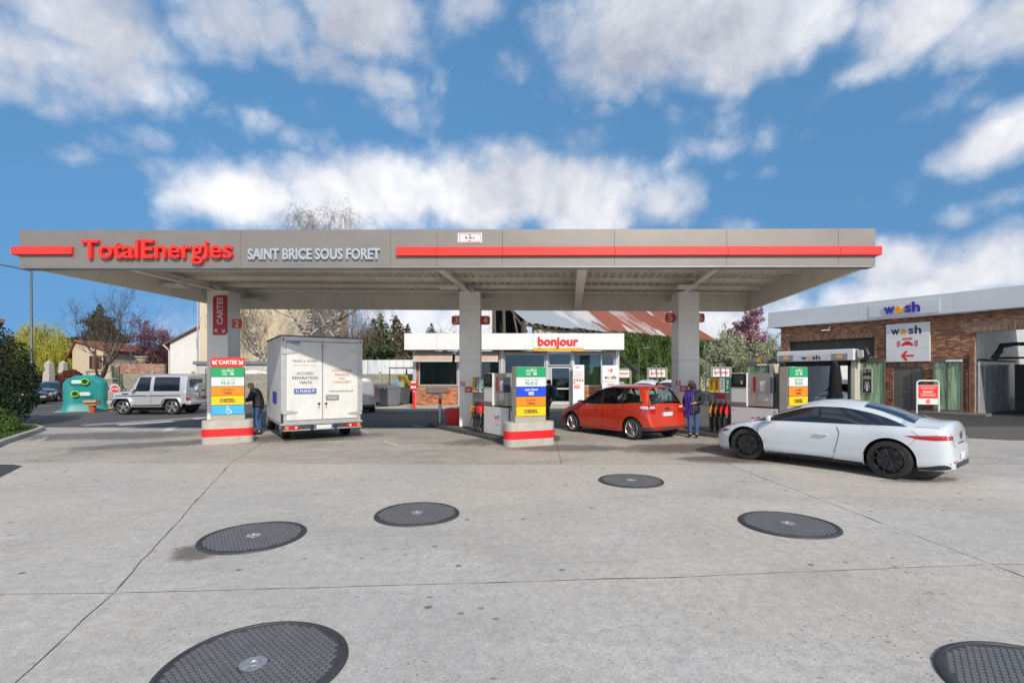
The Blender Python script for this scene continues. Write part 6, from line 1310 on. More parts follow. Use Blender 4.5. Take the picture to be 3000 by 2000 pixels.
# small generic hatchback for the parked cars
def hatch(L=4.15, H=1.48, wheel='steel', style=0):
    k = H/1.48; q = L/4.15
    S = lambda pts, kz=1: [(a*q, b*kz) for a, b in pts]
    return dict(L=L, uf=.82*q, ur=3.36*q, Rw=.31, Ra=.355, tw=.2, wheel=wheel, n=2.8,
     top=S([(0, .56), (.04, .66), (.2, .76), (.5, .86), (.95, .95), (1.1, .99), (1.6, 1.25), (1.95, 1.40), (2.4, 1.475), (3.0, 1.47), (3.5, 1.40), (3.72, 1.35), (3.78, 1.28), (3.92, 1.05), (4.0, .93), (4.05, .84), (4.08, .66), (4.12, .56), (4.15, .44)], k),
     belt=S([(0, .46), (.1, .56), (.4, .70), (.95, .83), (1.3, .88), (2.2, .92), (3.0, .97), (3.5, 1.0), (3.78, .98), (3.95, .90), (4.03, .76), (4.1, .56), (4.15, .38)], k),
     g=S([(1.0, 0), (1.2, .07), (1.6, .24), (1.95, .37), (2.4, .42), (3.0, .385), (3.45, .29), (3.72, .23), (3.92, .08), (4.0, 0)], k), railw=S([(1.0, .80), (1.95, .61), (2.4, .59), (3.2, .60), (3.75, .62), (3.95, .70)]),
     wid=S([(0, .50), (.03, .63), (.12, .74), (.35, .82), (.7, .86), (1.2, .875), (3.3, .88), (3.7, .86), (3.95, .81), (4.08, .75), (4.15, .62)]), bot=S([(0, .23), (.3, .18), (1.2, .2), (3.2, .21), (3.9, .27), (4.15, .31)]),
     ws=(1.1*q, 1.96*q), rw=(3.76*q, 3.98*q), rwf=.9, wsf=.93, band=[(1.0*q, 1.0*q), (2.2*q, 2.14*q), (2.27*q, 2.21*q), (3.6*q, 3.3*q), (4.0*q, 4.0*q)], bandm=['glass', 'black', 'glass', 'body'])
def parked(name, label, px, py, hd, spec, body, rear=True, group=None, z=0, plate=True):
    loc = gnd(px, py, z); loc.z = z; c = Car(name, label, 'car', loc, hd, spec, body, dark_glass, group); q = spec['L']/4.15
    for sd in (1, -1):
        c.seam([(1.22*q, .27), (1.2*q, .8), (1.3*q, .88)], sd); c.seam([(2.25*q, .92), (2.28*q, .5), (2.22*q, .27)], sd); c.mirror(1.35*q, .90, sd, body); c.handle(2.05*q, .78, sd, .18)
    c.decal([(.58, .72), (.3, .75), (.1, .66), (.02, .58)], [(.55, .66), (.3, .62), (.1, .56), (.02, .52)], 'side', lamp_clear, 'headlamp'); c.decal([(.70, .86), (.5, .84)], [(.70, .68), (.5, .68)], 'rear', lamp_red, 'tail_lamp', .012); c.decal([(3.75*q, .86), (4.02*q, .87)], [(3.75*q, .72), (4.05*q, .68)], 'side', lamp_red, 'tail_lamp', .01)
    c.decal([(-.45, .46), (.45, .46)], [(-.45, .3), (.45, .3)], 'front', trim, 'grille', .006, sides=(1,), n=20); c.decal([(.62, .69), (.40, .60)], [(.62, .60), (.40, .55)], 'front', lamp_clear, 'headlamp', .01)
    c.plate(.5, .5, .11); c.plate(.5, .5, .11, True); return c
black_paint = paint('paint_black', (.012, .012, .016), .2, .25); charcoal = paint('paint_charcoal', (.04, .038, .04), .5, .3); navy_paint = paint('paint_navy', (.02, .03, .05), .3, .28); pw2 = paint('paint_white2', (.70, .71, .72), 0, .3); sil2 = paint('paint_silver2', (.40, .41, .43), .5, .3)
G = 'cars parked by the road at left'
parked('parked_car', 'black hatchback facing the camera left of the green igloo bin', 146, 1174, R(-62), hatch(4.3, 1.5), black_paint, group=G)
parked('parked_car', 'dark grey car half hidden behind the lamp post and hedge', 42, 1183, R(-8), hatch(4.4, 1.47), charcoal, group=G)
parked('parked_car', 'dark estate car with its back window behind the black hatchback', 116, 1150, R(118), hatch(4.5, 1.6), navy_paint, group=G)
parked('parked_car', 'dark green car peeping past the left side of the igloo bin', 196, 1146, R(-60), hatch(4.0, 1.45), paint('paint_dark_green', (.012, .03, .028), .3, .28), group=G)
G = 'white cars by the vacuum stations'
parked('parked_car', 'white car with its rear window above the red car roof', 1905, 1190, R(62), hatch(4.3, 1.66), pw2, group=G); parked('parked_car', 'white car partly hidden by the right pillar', 1975, 1182, R(58), hatch(4.2, 1.66), pw2, group=G)
wl = Matrix.Translation(WA) @ Matrix.Rotation(WRZ, 4, 'Z') @ Vector((-5.55, 1.6, 0))
c = Car('car_in_wash', 'silver hatchback inside the wash bay between the brushes', 'car', wl, WRZ-math.pi/2, hatch(4.1, 1.5), sil2, dark_glass)
c.decal([(.70, .70), (.42, .64)], [(.66, .60), (.42, .58)], 'front', lamp_clear, 'headlamp', .01); c.decal([(-.5, .42), (.5, .42)], [(-.5, .3), (.5, .3)], 'front', trim, 'grille', .006, sides=(1,), n=20); c.plate(.47, .5, .11, True)
for sd in (1, -1): c.mirror(1.35, .9, sd, sil2)
# grey delivery van behind the truck
SV = dict(L=4.4, uf=.9, ur=3.6, Rw=.32, Ra=.37, tw=.2, wheel='steel', n=5,
 top=[(0, .6), (.05, .75), (.3, .92), (.8, 1.04), (1.0, 1.1), (1.6, 1.62), (1.9, 1.78), (2.4, 1.83), (4.1, 1.82), (4.28, 1.78), (4.34, 1.5), (4.37, 1.0), (4.39, .6), (4.4, .42)],
 belt=[(0, .5), (.3, .75), (1, .95), (2, 1.0), (4.2, 1.02), (4.33, .98), (4.38, .6), (4.4, .36)], g=[(.98, 0), (1.1, .06), (1.6, .52), (1.9, .66), (4.2, .66), (4.3, .55), (4.34, .3), (4.37, 0)],
 railw=[(.98, .8), (1.6, .74), (4.3, .72), (4.36, .74)], wid=[(0, .55), (.1, .75), (.4, .86), (1, .9), (4.1, .9), (4.3, .86), (4.37, .82), (4.4, .74)], bot=[(0, .25), (.4, .2), (4, .25), (4.4, .3)],
 ws=(1.0, 1.68), wsf=.93, band=[(.98, .98), (1.9, 1.85), (4.37, 4.37)], bandm=['glass', 'body'])
loc = gnd(1040, 1202, 0); loc.z = 0; c = Car('delivery_van', 'grey delivery van mostly hidden behind the white box truck', 'van', loc, R(112), SV, paint('paint_grey', (.36, .355, .36), .4, .35), dark_glass)
c.decal([(.02, 1.58), (.62, 1.56)], [(.02, 1.12), (.68, 1.12)], 'rear', M('van_pane', (.33, .33, .35), .15, var=.1), 'rear_window', .008); c.plate(.72, .3, .2, y=-.3); c.decal([(-.8, .42), (.8, .42)], [(-.8, .3), (.8, .3)], 'rear', M('bumper_grey', (.05, .048, .047), .6), 'lower_bumper', .012, sides=(1,), n=20)
c.decal([(.86, 1.0), (.78, 1.0)], [(.86, .75), (.78, .75)], 'rear', lamp_red, 'tail_lamp', .012)
# ------------------------------------------------------------------ white box truck
TRZ = math.atan2(1.25, 1.90); TR = Vector((-5.56, 14.57, GZ)); tc_, ts_ = math.cos(TRZ), math.sin(TRZ)
truck = thing('box_truck', 'white box truck seen from behind with piano lettering on its doors', 'truck', TR, TRZ)
def tx(px): t = (px-CX)/F; return (t*TR.y-TR.x)/(tc_-t*ts_)
def tz(px, py): return CH+(HZ-py)*(TR.y+tx(px)*ts_)/F-GZ
box_m = M('box_white', (.70, .70, .675), .42, var=.07, vs=1.5, dirt=.22); alu_t = M('box_alu', (.55, .55, .54), .4, .6, var=.1, dirt=.2); brownr = M('roof_edge', (.10, .06, .055), .6, var=.2)
W2, ZB, ZT, BL = 1.135, .47, 2.99, 2.9
MB().bx(-W2, W2, .03, BL, ZB, ZT).build('box_body', box_m, truck)
fr = MB(); fr.bx(-W2-.01, -W2+.13, -.03, .029, ZB, ZT); fr.bx(W2-.13, W2+.01, -.03, .029, ZB, ZT); fr.bx(-W2+.1305, W2-.1305, -.03, .029, ZT-.11, ZT); fr.bx(-W2+.1305, W2-.1305, -.03, .029, ZB, ZB+.12); fr.build('rear_frame', alu_t, truck)
MB().bx(-W2-.03, W2+.03, -.04, BL+.02, ZT+.001, ZT+.035).build('roof_edge', brownr, truck); MB().bx(-W2-.015, -W2-.0005, .03, BL, ZB, ZB+.1).build('side_rail', alu_t, truck)
xm = tx(944)
for (a, b_, s) in ((-W2+.135, xm-.012, -1), (xm+.012, W2-.135, 1)):
    d = MB().cbox(((a+b_)/2, -.028, (ZB+ZT)/2), (b_-a, .045, ZT-ZB-.27), .008).build('rear_door', box_m, truck)
    for z in (tz(830 if s < 0 else 1050, 1031), tz(830 if s < 0 else 1050, 1208)):
        xh = -W2+.02 if s < 0 else W2-.02; hb = MB(); hb.prism([(xh, z-.05), (xh, z+.05), (xh-s*.14, z+.05), (xh-s*.40, z+.018), (xh-s*.40, z-.018), (xh-s*.14, z-.05)], -.056, -.075, 'Y'); hb.build('hinge', alu_t, d)
    for z in (ZT-.2,): MB().tube([(xm+s*.06, -.07, z+.02), (xm+s*.06, -.07, z-.12)], .018, 6).build('bolt', alu_t, d)
    MB().cbox((xm+s*.1, -.055, 1.06), (.07, .02, .06), .008).build('door_stop', black, d); MB().tube([(xm+s*.1, -.06, 1.03), (xm+s*.1, -.06, .92)], .008, 6).build('cord', black, d)
MB().bx(xm-.01, xm+.01, -.06, -.03, ZB+.13, ZT-.12).build('door_seal', M('seal_grey', (.35, .35, .34), .7), truck)
lk = MB().cbox(((tx(953)+tx(992))/2, -.058, tz(970, 1164)), (tx(992)-tx(953), .02, .17), .02).build('lock_plate', M('lock_grey', (.32, .32, .31), .5, .3), truck); MB().cbox(((tx(953)+tx(992))/2, -.07, tz(970, 1164)), (.24, .012, .07), .01).build('lock_handle', alu_t, lk)
ink_d = M('ink_dark', (.05, .05, .06), .5); ink_r = M('ink_rust', (.50, .13, .05), .5); ink_b = M('ink_blue', (.03, .06, .30), .5)
def tt(s, x0, x1, y0, y1, m, bold=.0, sh=0):
    a, b_ = tx(500+x0/3.136), tx(500+x1/3.136); pm = 500+(x0+x1)/2/3.136; z0, z1 = tz(pm, 840+y1/3.136), tz(pm, 840+y0/3.136); text('lettering', s, truck, m, ((a+b_)/2, -.0505, (z0+z1)/2), b_-a, z1-z0, .003, bold+.012, sh)
tt('Labbé', 1093, 1187, 496, 524, ink_b, .01); tt('Gruau', 1130, 1188, 525, 540, M('ink_grey', (.25, .25, .3), .5), .01); tt('PIANOS', 1117, 1205, 672, 692, ink_d); tt('RICARD', 1252, 1340, 672, 692, ink_d); tt('ACCORD', 1155, 1306, 782, 808, ink_d); tt('REPARATION', 1114, 1348, 823, 850, ink_d); tt('VENTE', 1175, 1293, 866, 892, ink_d)
tt('LOCATION', 1478, 1658, 755, 780, ink_r); tt('PIANOS', 1505, 1634, 795, 820, ink_r); tt('POUR', 1543, 1597, 835, 848, ink_d); tt('CONCERT', 1485, 1656, 862, 887, ink_r); tt('www.pianosricard.fr', 1455, 1675, 945, 970, ink_d)
a, b_ = tx(860.5), tx(926); pp = MB().bx(a, b_, -.054, -.0505, tz(893, 1151.5), tz(893, 1138)).build('phone_strip', M('strip_blue', (.04, .07, .36), .5), truck); text('lettering', '01.34.04.03.79', pp, white, ((a+b_)/2, -.0545, tz(893, 1144.7)), (b_-a)*.86, .075, .003, .02)
mb = MB(); mb.bx(tx(857), tx(926), -.053, -.0505, tz(890, 1070.5), tz(890, 1069)); mb.build('rule_print', M('ink_pink', (.55, .25, .22), .5), truck); mb = MB(); mb.bx(tx(861), tx(926), -.053, -.0505, tz(893, 1154.2), tz(893, 1152.8)); mb.build('small_print', ink_d, truck)
mb = MB(); mb.prism([(tx(888), tz(890, 1061)), (tx(888), tz(890, 1053)), (tx(893), tz(892, 1057)), (tx(895), tz(892, 1061))], -.0505, -.0535, 'Y'); mb.build('piano_mark', M('ink_orange', (.65, .25, .05), .5), truck); mb = MB(); mb.prism([(tx(837.5), tz(838, 999)), (tx(841.5), tz(838, 1002)), (tx(837.5), tz(838, 1006))], -.0505, -.0535, 'Y'); mb.build('maker_mark', red, truck); mb = MB(); mb.lathe([(.035, -.0505), (.035, -.053), (0, -.053)], 12, Matrix.Translation((tx(844), 0, tz(844, 1002))), 'Y'); mb.build('maker_disc', M('disc_sky', (.25, .5, .7), .5), truck)
MB().bx(-W2-.016, -W2-.0005, .75, 1.5, 1.05, 1.4).build('side_sticker', MATS['strip_blue'], truck)
bb = MB().cbox((0, -.02, .385), (2.24, .14, .15), .02).build('rear_bumper', M('bumper_dark', (.045, .045, .045), .6, var=.15), truck); MB().bx(-1.1, 1.1, -.105, -.0905, .315, .345).build('bumper_edge', alu_t, truck)
for s in (-1, 1):
    lm = MB().cbox((s*.86, -.1, .40), (.40, .04, .125), .02, 2).build('tail_lamp', lamp_red, truck); MB().cbox((s*1.0, -.104, .40), (.11, .04, .115), .02, 2).build('indicator', lamp_amber, lm); MB().cbox((s*.76, -.104, .40), (.08, .04, .09), .02, 2).build('reversing_lamp', lamp_clear, lm); MB().cbox((s*.33, -.11, .39), (.08, .06, .14), .01).build('buffer', black, truck)
    MB().cbox((s*(W2-.02), -.05, .68), (.06, .03, .28), .008).build('corner_buffer', black, truck); MB().cbox((s*(W2-.05), -.045, ZT-.09), (.04, .02, .09), .005).build('marker_lamp', lamp_red, truck)
pl = MB().cbox((.0, -.105, .395), (.52, .02, .115), .004).build('number_plate', plate_m, truck); MB().bx(-.256, -.21, -.118, -.1155, .34, .45).build('country_band', plate_blue, pl); MB().bx(.21, .256, -.118, -.1155, .34, .45).build('region_band', plate_blue, pl)
MB().bx(-.5, .5, .3, 4.6, .30, .46).build('chassis', under_m, truck)
for (y, dual) in ((.98, 1), (3.95, 0)):
    for s in (-1, 1): w_ = add_wheel(truck, s*(.92 if dual else .86), y, .34, .23, 'steel'); w_.rotation_euler = (0, 0, R(90) if s > 0 else R(-90)); w_.location = (s*.88, y, .34)
cabm = paint('paint_cab', (.62, .62, .61), 0, .35); mb = MB()
cr = [(2.95, .42), (2.95, 2.25), (3.5, 2.32), (3.95, 2.2), (4.55, 1.35), (5.05, 1.15), (5.15, .45)]
mb.prism(cr, -.93, -.88, 'X'); cab_l = mb
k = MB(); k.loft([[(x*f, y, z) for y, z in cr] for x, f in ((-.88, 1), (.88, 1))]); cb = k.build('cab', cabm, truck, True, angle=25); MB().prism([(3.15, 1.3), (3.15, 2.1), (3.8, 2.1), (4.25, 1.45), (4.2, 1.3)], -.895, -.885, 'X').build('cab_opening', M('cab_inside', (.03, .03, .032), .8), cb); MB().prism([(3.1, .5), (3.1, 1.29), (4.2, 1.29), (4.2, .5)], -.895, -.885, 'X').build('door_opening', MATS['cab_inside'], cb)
# open driver's door
dr = thing_d = bpy.data.objects.new('cab_door', None); COL.objects.link(dr); dr.parent = truck; dr.location = (-.92, 4.22, 0); dr.rotation_euler = (0, 0, R(62)); 
# door leaf in its own frame: closed along -y
def leaf(poly, x0, x1, m, name): MB().prism(poly, x0, x1, 'X').build(name, m, dr)
leaf([(-1.12, .5), (-1.12, 1.28), (0, 1.28), (0, .5)], -.03, .03, cabm, 'leaf'); leaf([(-1.12, 1.2805), (-1.12, 2.05), (-1.05, 2.05), (-1.05, 1.2805)], -.025, .025, cabm, 'window_frame'); leaf([(-1.0495, 1.98), (-1.0495, 2.05), (-.55, 2.05), (-.02, 1.36), (-.10, 1.30), (-.58, 1.98)], -.025, .025, cabm, 'window_frame'); leaf([(-1.045, 1.285), (-1.045, 1.975), (-.585, 1.975), (-.12, 1.31), (-.12, 1.285)], -.004, .004, clear_glass, 'pane'); leaf([(-.62, 1.285), (-.62, 1.97), (-.58, 1.97), (-.58, 1.285)], -.02, .02, trim, 'window_post'); leaf([(-1.05, .6), (-1.05, 1.2), (-.1, 1.2), (-.1, .6)], .0305, .06, trim, 'door_card')

# ------------------------------------------------------------------ people
skin_tone = M('skin', (.50, .29, .21), .55, var=.06, vs=12)
def skinned(name, V, E, rad, m, parent, sub=2, root=0):
    me = bpy.data.meshes.new(name); me.from_pydata([tuple(v) for v in V], E, []); me.materials.append(m); o = link(name, me, parent)
    md = o.modifiers.new('Skin', 'SKIN'); md.use_smooth_shade = True
    for i, r_ in enumerate(rad): d = me.skin_vertices[0].data[i]; d.radius = r_ if isinstance(r_, tuple) else (r_, r_); d.use_root = (i == root)
    ss = o.modifiers.new('Subdivision', 'SUBSURF'); ss.levels = sub; ss.render_levels = sub; return o
def person(label, loc, rz, J, wear, H=1.72):
    """J: joint name -> local position (facing -Y); wear: dict of clothing settings. One continuous body with clothing over it."""
    t = thing('person', label, 'person', loc, rz); k = H/1.72; P = {n: Vector(v)*k for n, v in J.items()}
    names = ['pelvis', 'waist', 'chest', 'neck', 'skull', 'crown']; V = [P[n] for n in names]; E = [(i, i+1) for i in range(5)]; rad = [.135, .125, .145, .058, .108, .085]
    def chain(frm, pts, rs):
        prev = frm
        for p, r_ in zip(pts, rs): V.append(p); rad.append(r_); E.append((prev, len(V)-1)); prev = len(V)-1
        return prev
    for s in ('l', 'r'):
        w = chain(2, [P['sh_'+s], P['el_'+s], P['wr_'+s]], [.062, .045, .032])
        d = (P['wr_'+s]-P['el_'+s]).normalized(); palm = P['wr_'+s]+d*.05; cr = d.cross(Vector((0, 0, 1)) if abs(d.z) < .9 else Vector((0, 1, 0))).normalized(); up = cr.cross(d)
        pc = chain(w, [palm], [(.034, .02)])
        for f, ln in ((-.03, .062), (-.01, .075), (.01, .07), (.028, .055)): chain(pc, [palm+d*.035+cr*f, palm+d*(.035+ln*.55)+cr*f*1.1-up*.012, palm+d*(.035+ln*.8)+cr*f*1.1-up*.035], [.010, .009, .007])
        chain(pc, [palm+cr*-.045+d*.0, palm+cr*-.055+d*.035-up*.015], [.011, .009])
        chain(0, [P['hip_'+s], P['kn_'+s], P['an_'+s], P['to_'+s]], [.085, .058, .042, .03])
    rad = [tuple(x*k for x in r_) if isinstance(r_, tuple) else r_*k for r_ in rad]
    skinned('body', V, E, rad, skin_tone, t)
    # trousers
    V2 = [P['pelvis']]; E2 = []; r2 = [.125]
    for s in ('l', 'r'):
        i = len(V2); V2 += [P['hip_'+s], P['kn_'+s], P['an_'+s]+Vector((0, 0, .03))]; r2 += [.095, .075, .062]; E2 += [(0, i), (i, i+1), (i+1, i+2)]
    skinned('trousers', V2, E2, [r_*k for r_ in r2], wear['legs'], t)
    for s in ('l', 'r'):
        a, b_ = P['an_'+s], P['to_'+s]; d = (b_-a); d.z = 0; d.normalize(); skinned('shoe', [a-d*.05+Vector((0, 0, -.015)), a+d*.06+Vector((0, 0, -.02)), b_+d*.03+Vector((0, 0, .005))], [(0, 1), (1, 2)], [.052, .05, .04], wear['shoes'], t)
    # coat with sleeves and hem
    hem = wear.get('hem', .78)*k; V3 = [P['chest'], P['waist'], P['pelvis'], Vector((P['pelvis'].x, P['pelvis'].y, hem)), P['neck']*.6+P['chest']*.4]; E3 = [(0, 1), (1, 2), (2, 3), (0, 4)]; f = wear.get('bulk', 1.0); r3 = [(.185*f, .15*f), (.17*f, .155*f), (.185*f, .165*f), (.195*f, .17*f), .09]
    for s in ('l', 'r'):
        i = len(V3); V3 += [P['sh_'+s], P['el_'+s], P['wr_'+s]*.9+P['el_'+s]*.1]; r3 += [.085*f, .07*f, .055*f]; E3 += [(0, i), (i, i+1), (i+1, i+2)]
    skinned('coat', V3, E3, [tuple(x*k for x in r_) if isinstance(r_, tuple) else r_*k for r_ in r3], wear['coat'], t)
    # collar, face
    c = P['skull']; fd = Vector(wear.get('face', (0, -1, 0))).normalized(); sd = fd.cross(Vector((0, 0, 1))).normalized(); skinned('collar', [P['neck']-Vector((0, 0, .05)), P['neck']+Vector((0, 0, .03))], [(0, 1)], [.105*k, .095*k], wear.get('collar', wear['coat']), t)
    skinned('nose', [c+fd*.075+Vector((0, 0, .005)), c+fd*.105+Vector((0, 0, -.02))], [(0, 1)], [.012, .014], skin_tone, t)
    for s in (-1, 1):
        MB().lathe([(0, -.011), (.008, -.006), (.011, 0), (.008, .006), (0, .011)], 8, Matrix.Translation(c+fd*.078+sd*s*.034+Vector((0, 0, .02)))).build('eye', M('eye_dark', (.03, .025, .02), .3), t, True); MB().lathe([(0, -.03), (.013, -.015), (.016, .01), (0, .03)], 8, Matrix.Translation(c+sd*s*.085)).build('ear', skin_tone, t, True)
    mb = MB(); mb.tube([c+fd*.076+sd*-.026+Vector((0, 0, -.048)), c+fd*.084+Vector((0, 0, -.05)), c+fd*.076+sd*.026+Vector((0, 0, -.048))], .007, 6); mb.build('mouth', M('lips', (.36, .14, .12), .5), t)
    return t, P, fd, sd
coat_black = M('coat_black', (.012, .012, .014), .6, var=.3, vs=8, bump=.5, bs=18); jeans = M('jeans', (.05, .10, .23), .85, var=.2, vs=6); shoe_m = M('shoe_black', (.012, .012, .012), .4)
st = dict(pelvis=(0, 0, .93), waist=(0, .0, 1.10), chest=(0, .0, 1.32), neck=(0, .0, 1.47), skull=(0, -.02, 1.60), crown=(0, -.02, 1.68), sh_l=(.19, 0, 1.40), sh_r=(-.19, 0, 1.40), el_l=(.26, .02, 1.12), el_r=(-.26, .02, 1.12), wr_l=(.25, -.06, .90), wr_r=(-.25, -.06, .90),
          hip_l=(.095, 0, .88), hip_r=(-.095, 0, .88), kn_l=(.10, -.02, .48), kn_r=(-.10, -.02, .48), an_l=(.10, .02, .085), an_r=(-.10, .02, .085), to_l=(.12, -.14, .035), to_r=(-.12, -.14, .035))
# man in black at the truck's open door, back half turned, leaning over his hands
J = dict(st); J.update(chest=(0, -.10, 1.30), neck=(0, -.17, 1.44), skull=(0, -.24, 1.555), crown=(0, -.25, 1.64), sh_l=(.19, -.08, 1.37), sh_r=(-.19, -.12, 1.37), el_l=(.25, -.20, 1.10), el_r=(-.25, -.24, 1.11), wr_l=(.12, -.42, 1.10), wr_r=(-.12, -.44, 1.10), kn_l=(.10, -.05, .48), an_l=(.11, .08, .085), to_l=(.12, -.08, .035))
t, P, fd, sd = person('bald man in black jacket and jeans beside the truck door', gnd(757, 1272, GZ), R(-82), J, dict(legs=jeans, coat=coat_black, shoes=shoe_m, hem=.80, bulk=1.12, face=(0, -1, -.35)), 1.74)
MB().cbox(tuple(P['wr_l']*.5+P['wr_r']*.5+Vector((0, -.1, .03))), (.09, .02, .16), .01).build('phone', M('phone_dark', (.02, .05, .06), .2), t)
# woman with cap and long purple scarf by the red car
J = dict(st); J.update(skull=(-.02, -.05, 1.575), crown=(-.02, -.05, 1.655), el_l=(.27, .0, 1.12), wr_l=(.08, -.22, 1.10), el_r=(-.25, -.05, 1.10), wr_r=(-.18, -.2, .95))
t, P, fd, sd = person('woman in black padded coat, brown cap and long purple scarf', gnd(2031, 1281, GZ), R(-28), J, dict(legs=jeans, coat=coat_black, shoes=shoe_m, hem=.70, bulk=1.22, face=(-.5, -.8, -.2)), 1.66)
cap = M('cap_brown', (.07, .035, .02), .9, var=.2, vs=20); sk = P['skull']
mb = MB(); mb.lathe([(.115, .035), (.125, .07), (.11, .12), (.06, .145), (0, .15)], 20, Matrix.Translation(sk) @ Matrix.Rotation(R(8), 4, 'X')); mb.build('cap', cap, t, True); mb = MB(); a0 = math.atan2(fd.y, fd.x)
mb.prism([(sk.x+.08*math.cos(a0+R(d)), sk.y+.08*math.sin(a0+R(d))) for d in range(70, -71, -20)]+[(sk.x+.17*math.cos(a0+R(d)), sk.y+.17*math.sin(a0+R(d))) for d in range(-55, 56, 22)], sk.z+.035, sk.z+.052); mb.build('cap_peak', cap, t)
mb = MB(); mb.lathe([(.095, -.10), (.105, -.03), (.105, .04), (.09, .08)], 16, Matrix.Translation(sk-fd*.02)); mb.build('hair', M('hair_dark', (.035, .02, .015), .7), t, True)
scarf = M('scarf_purple', (.055, .022, .22), .9, var=.25, vs=14, bump=.4, bs=60); n_ = P['neck']
mb = MB(); mb.lathe([(.10, -.06), (.135, -.03), (.14, .02), (.11, .06), (.085, .07)], 20, Matrix.Translation(n_)); mb.build('scarf', scarf, t, True); r = random.Random(5)
for (x, w_, zl) in ((-.15, .065, .66), (-.06, .06, .74)):
    rings = []
    for i in range(12):
        z = n_.z-.02-(n_.z-.02-zl)*i/11; y = n_.y-.14-.16*math.sin(min(1, i/3)*math.pi/2)-.01*math.sin(i); ww = w_*(1+.25*math.sin(i*.7)); rings.append([(x-ww, y+.03, z), (x-ww*.4, y-.02, z), (x, y+.01, z), (x+ww*.5, y-.025, z), (x+ww, y+.02, z), (x+ww, y+.05, z), (x-ww, y+.06, z)])
    mb = MB(); mb.loft(rings); mb.build('scarf_end', scarf, t, True)
mb = MB(); mb.tube([(.04, -.235, 1.38*.965), (.045, -.245, 1.1), (.05, -.235, .74)], .006, 5); mb.build('zip', chrome, t)
# fuel hose from the pump to the car's filler
h = MB(); pA, pB = isl(P3, .1, -.05, .75), Vector((4.75, 15.1, .92)); h.tube([pA, pA+(pB-pA)*.25+Vector((0, 0, -.18)), pA+(pB-pA)*.5+Vector((0, 0, -.24)), pA+(pB-pA)*.75+Vector((0, 0, -.16)), pB], .014, 8); tag(h.build('fuel_hose', hose_m, None, True), 'black fuel hose stretched from the right pump to the red car', 'hose')
# walker with a teal backpack behind the totem
J = dict(st); J.update(kn_l=(.1, -.14, .5), an_l=(.1, -.10, .1), to_l=(.1, -.24, .05), el_r=(-.24, -.08, 1.12), wr_r=(-.15, -.25, 1.05))
t, P, fd, sd = person('walker in dark jacket with teal backpack behind the price totem', gnd(1609, 1231, .008), R(-60), J, dict(legs=M('olive', (.09, .065, .03), .9, var=.2), coat=M('coat_navy', (.018, .024, .034), .7, var=.2), shoes=shoe_m, hem=.85), 1.74)
mb = MB(); mb.cbox((0, .24, 1.2), (.30, .18, .46), .07, 3); mb.cbox((0, .34, 1.1), (.22, .08, .24), .03, 2); mb.build('backpack', M('pack_teal', (.02, .14, .15), .7, var=.15), t, True); mb = MB(); mb.lathe([(0, .11), (.08, .09), (.1, .02), (.098, -.06)], 14, Matrix.Translation(P['skull'])); mb.build('hair', M('hair_dark', (.035, .02, .015), .7), t, True)
# scooter in front of the shop
p = gnd(1508, 1224, .01); t = thing('scooter', 'black scooter with round mirror behind the middle pump', 'scooter', p, R(-65))
MB().lathe([(.16, -.05), (.24, -.05), (.25, 0), (.24, .05), (.16, .05)], 24, Matrix.Translation((-.55, 0, .25)), 'Y', cap=False).build('wheel', tyre_m, t, True); MB().lathe([(.16, -.05), (.24, -.05), (.25, 0), (.24, .05), (.16, .05)], 24, Matrix.Translation((.6, 0, .25)), 'Y', cap=False).build('wheel', tyre_m, t, True)
sb = M('scooter_black', (.015, .015, .017), .3, var=.1, coat=.6); mb = MB(); mb.loft([[(x, y*w_, z) for y in (-1, -.5, .5, 1)] + [(x-.1, 0, z)] for x, w_, z in ((-.5, .12, .35), (-.42, .2, .55), (-.36, .24, .8), (-.33, .2, .98))]); mb.build('front_shield', sb, t, True); MB().cbox((.05, 0, .3), (.6, .34, .12), .05).build('footboard', sb, t); mb = MB(); mb.cbox((.5, 0, .62), (.7, .34, .3), .1, 2); mb.cbox((.45, 0, .82), (.8, .3, .12), .05, 2); mb.build('seat', sb, t, True)
mb = MB(); mb.tube([(-.55, 0, .25), (-.42, 0, .7), (-.35, 0, 1.0)], .03, 8); mb.tube([(-.3, -.36, 1.02), (-.35, 0, 1.0), (-.3, .36, 1.02)], .018, 8); mb.build('handlebar', black, t)
for s in (-1, 1):
    mb = MB(); mb.tube([(-.33, s*.25, 1.02), (-.36, s*.32, 1.2)], .007, 6); o = mb.build('mirror_stalk', black, t); MB().lathe([(0, -.01), (.055, -.008), (.06, 0), (0, .01)], 16, Matrix.Translation((-.36, s*.34, 1.26)), 'X').build('mirror', M('mirror_glass', (.5, .55, .6), .05, 1.0, var=0), o, True); MB().cbox((-.3, s*.38, 1.02), (.05, .14, .04), .015).build('grip', M('grip_brown', (.32, .1, .03), .5), t)
# ------------------------------------------------------------------ kerb, lawn and street things at the left
gm = M('lawn_soil', (.05, .075, .02), .95, var=.3, vs=3)
kp = [gnd(-160, 1385), gnd(0, 1305), gnd(104, 1269)]; kp += [kp[-1]+Vector((-.5, .75, 0)), kp[-1]+Vector((-1.5, 1.5, 0)), kp[-1]+Vector((-4.5, 2.4, 0)), kp[-1]+Vector((-16, 3.2, 0))]
lawn = tag(MB().prism([(p.x, p.y) for p in kp]+[(kp[-1].x, 8)], 0, .13).build('lawn', gm), kind='structure')
for a, b_ in zip(kp[:-1], kp[1:]):
    d = b_-a; n = max(1, round(d.length/1.0))
    for i in range(n): c = a+d*((i+.5)/n); MB().cbox((c.x, c.y, .075), (d.length/n-.01, .16, .15), .025, 2, math.atan2(d.y, d.x)).build('kerb_stone', MATS['kerb_grey'], lawn)
r = random.Random(3); mb = MB()
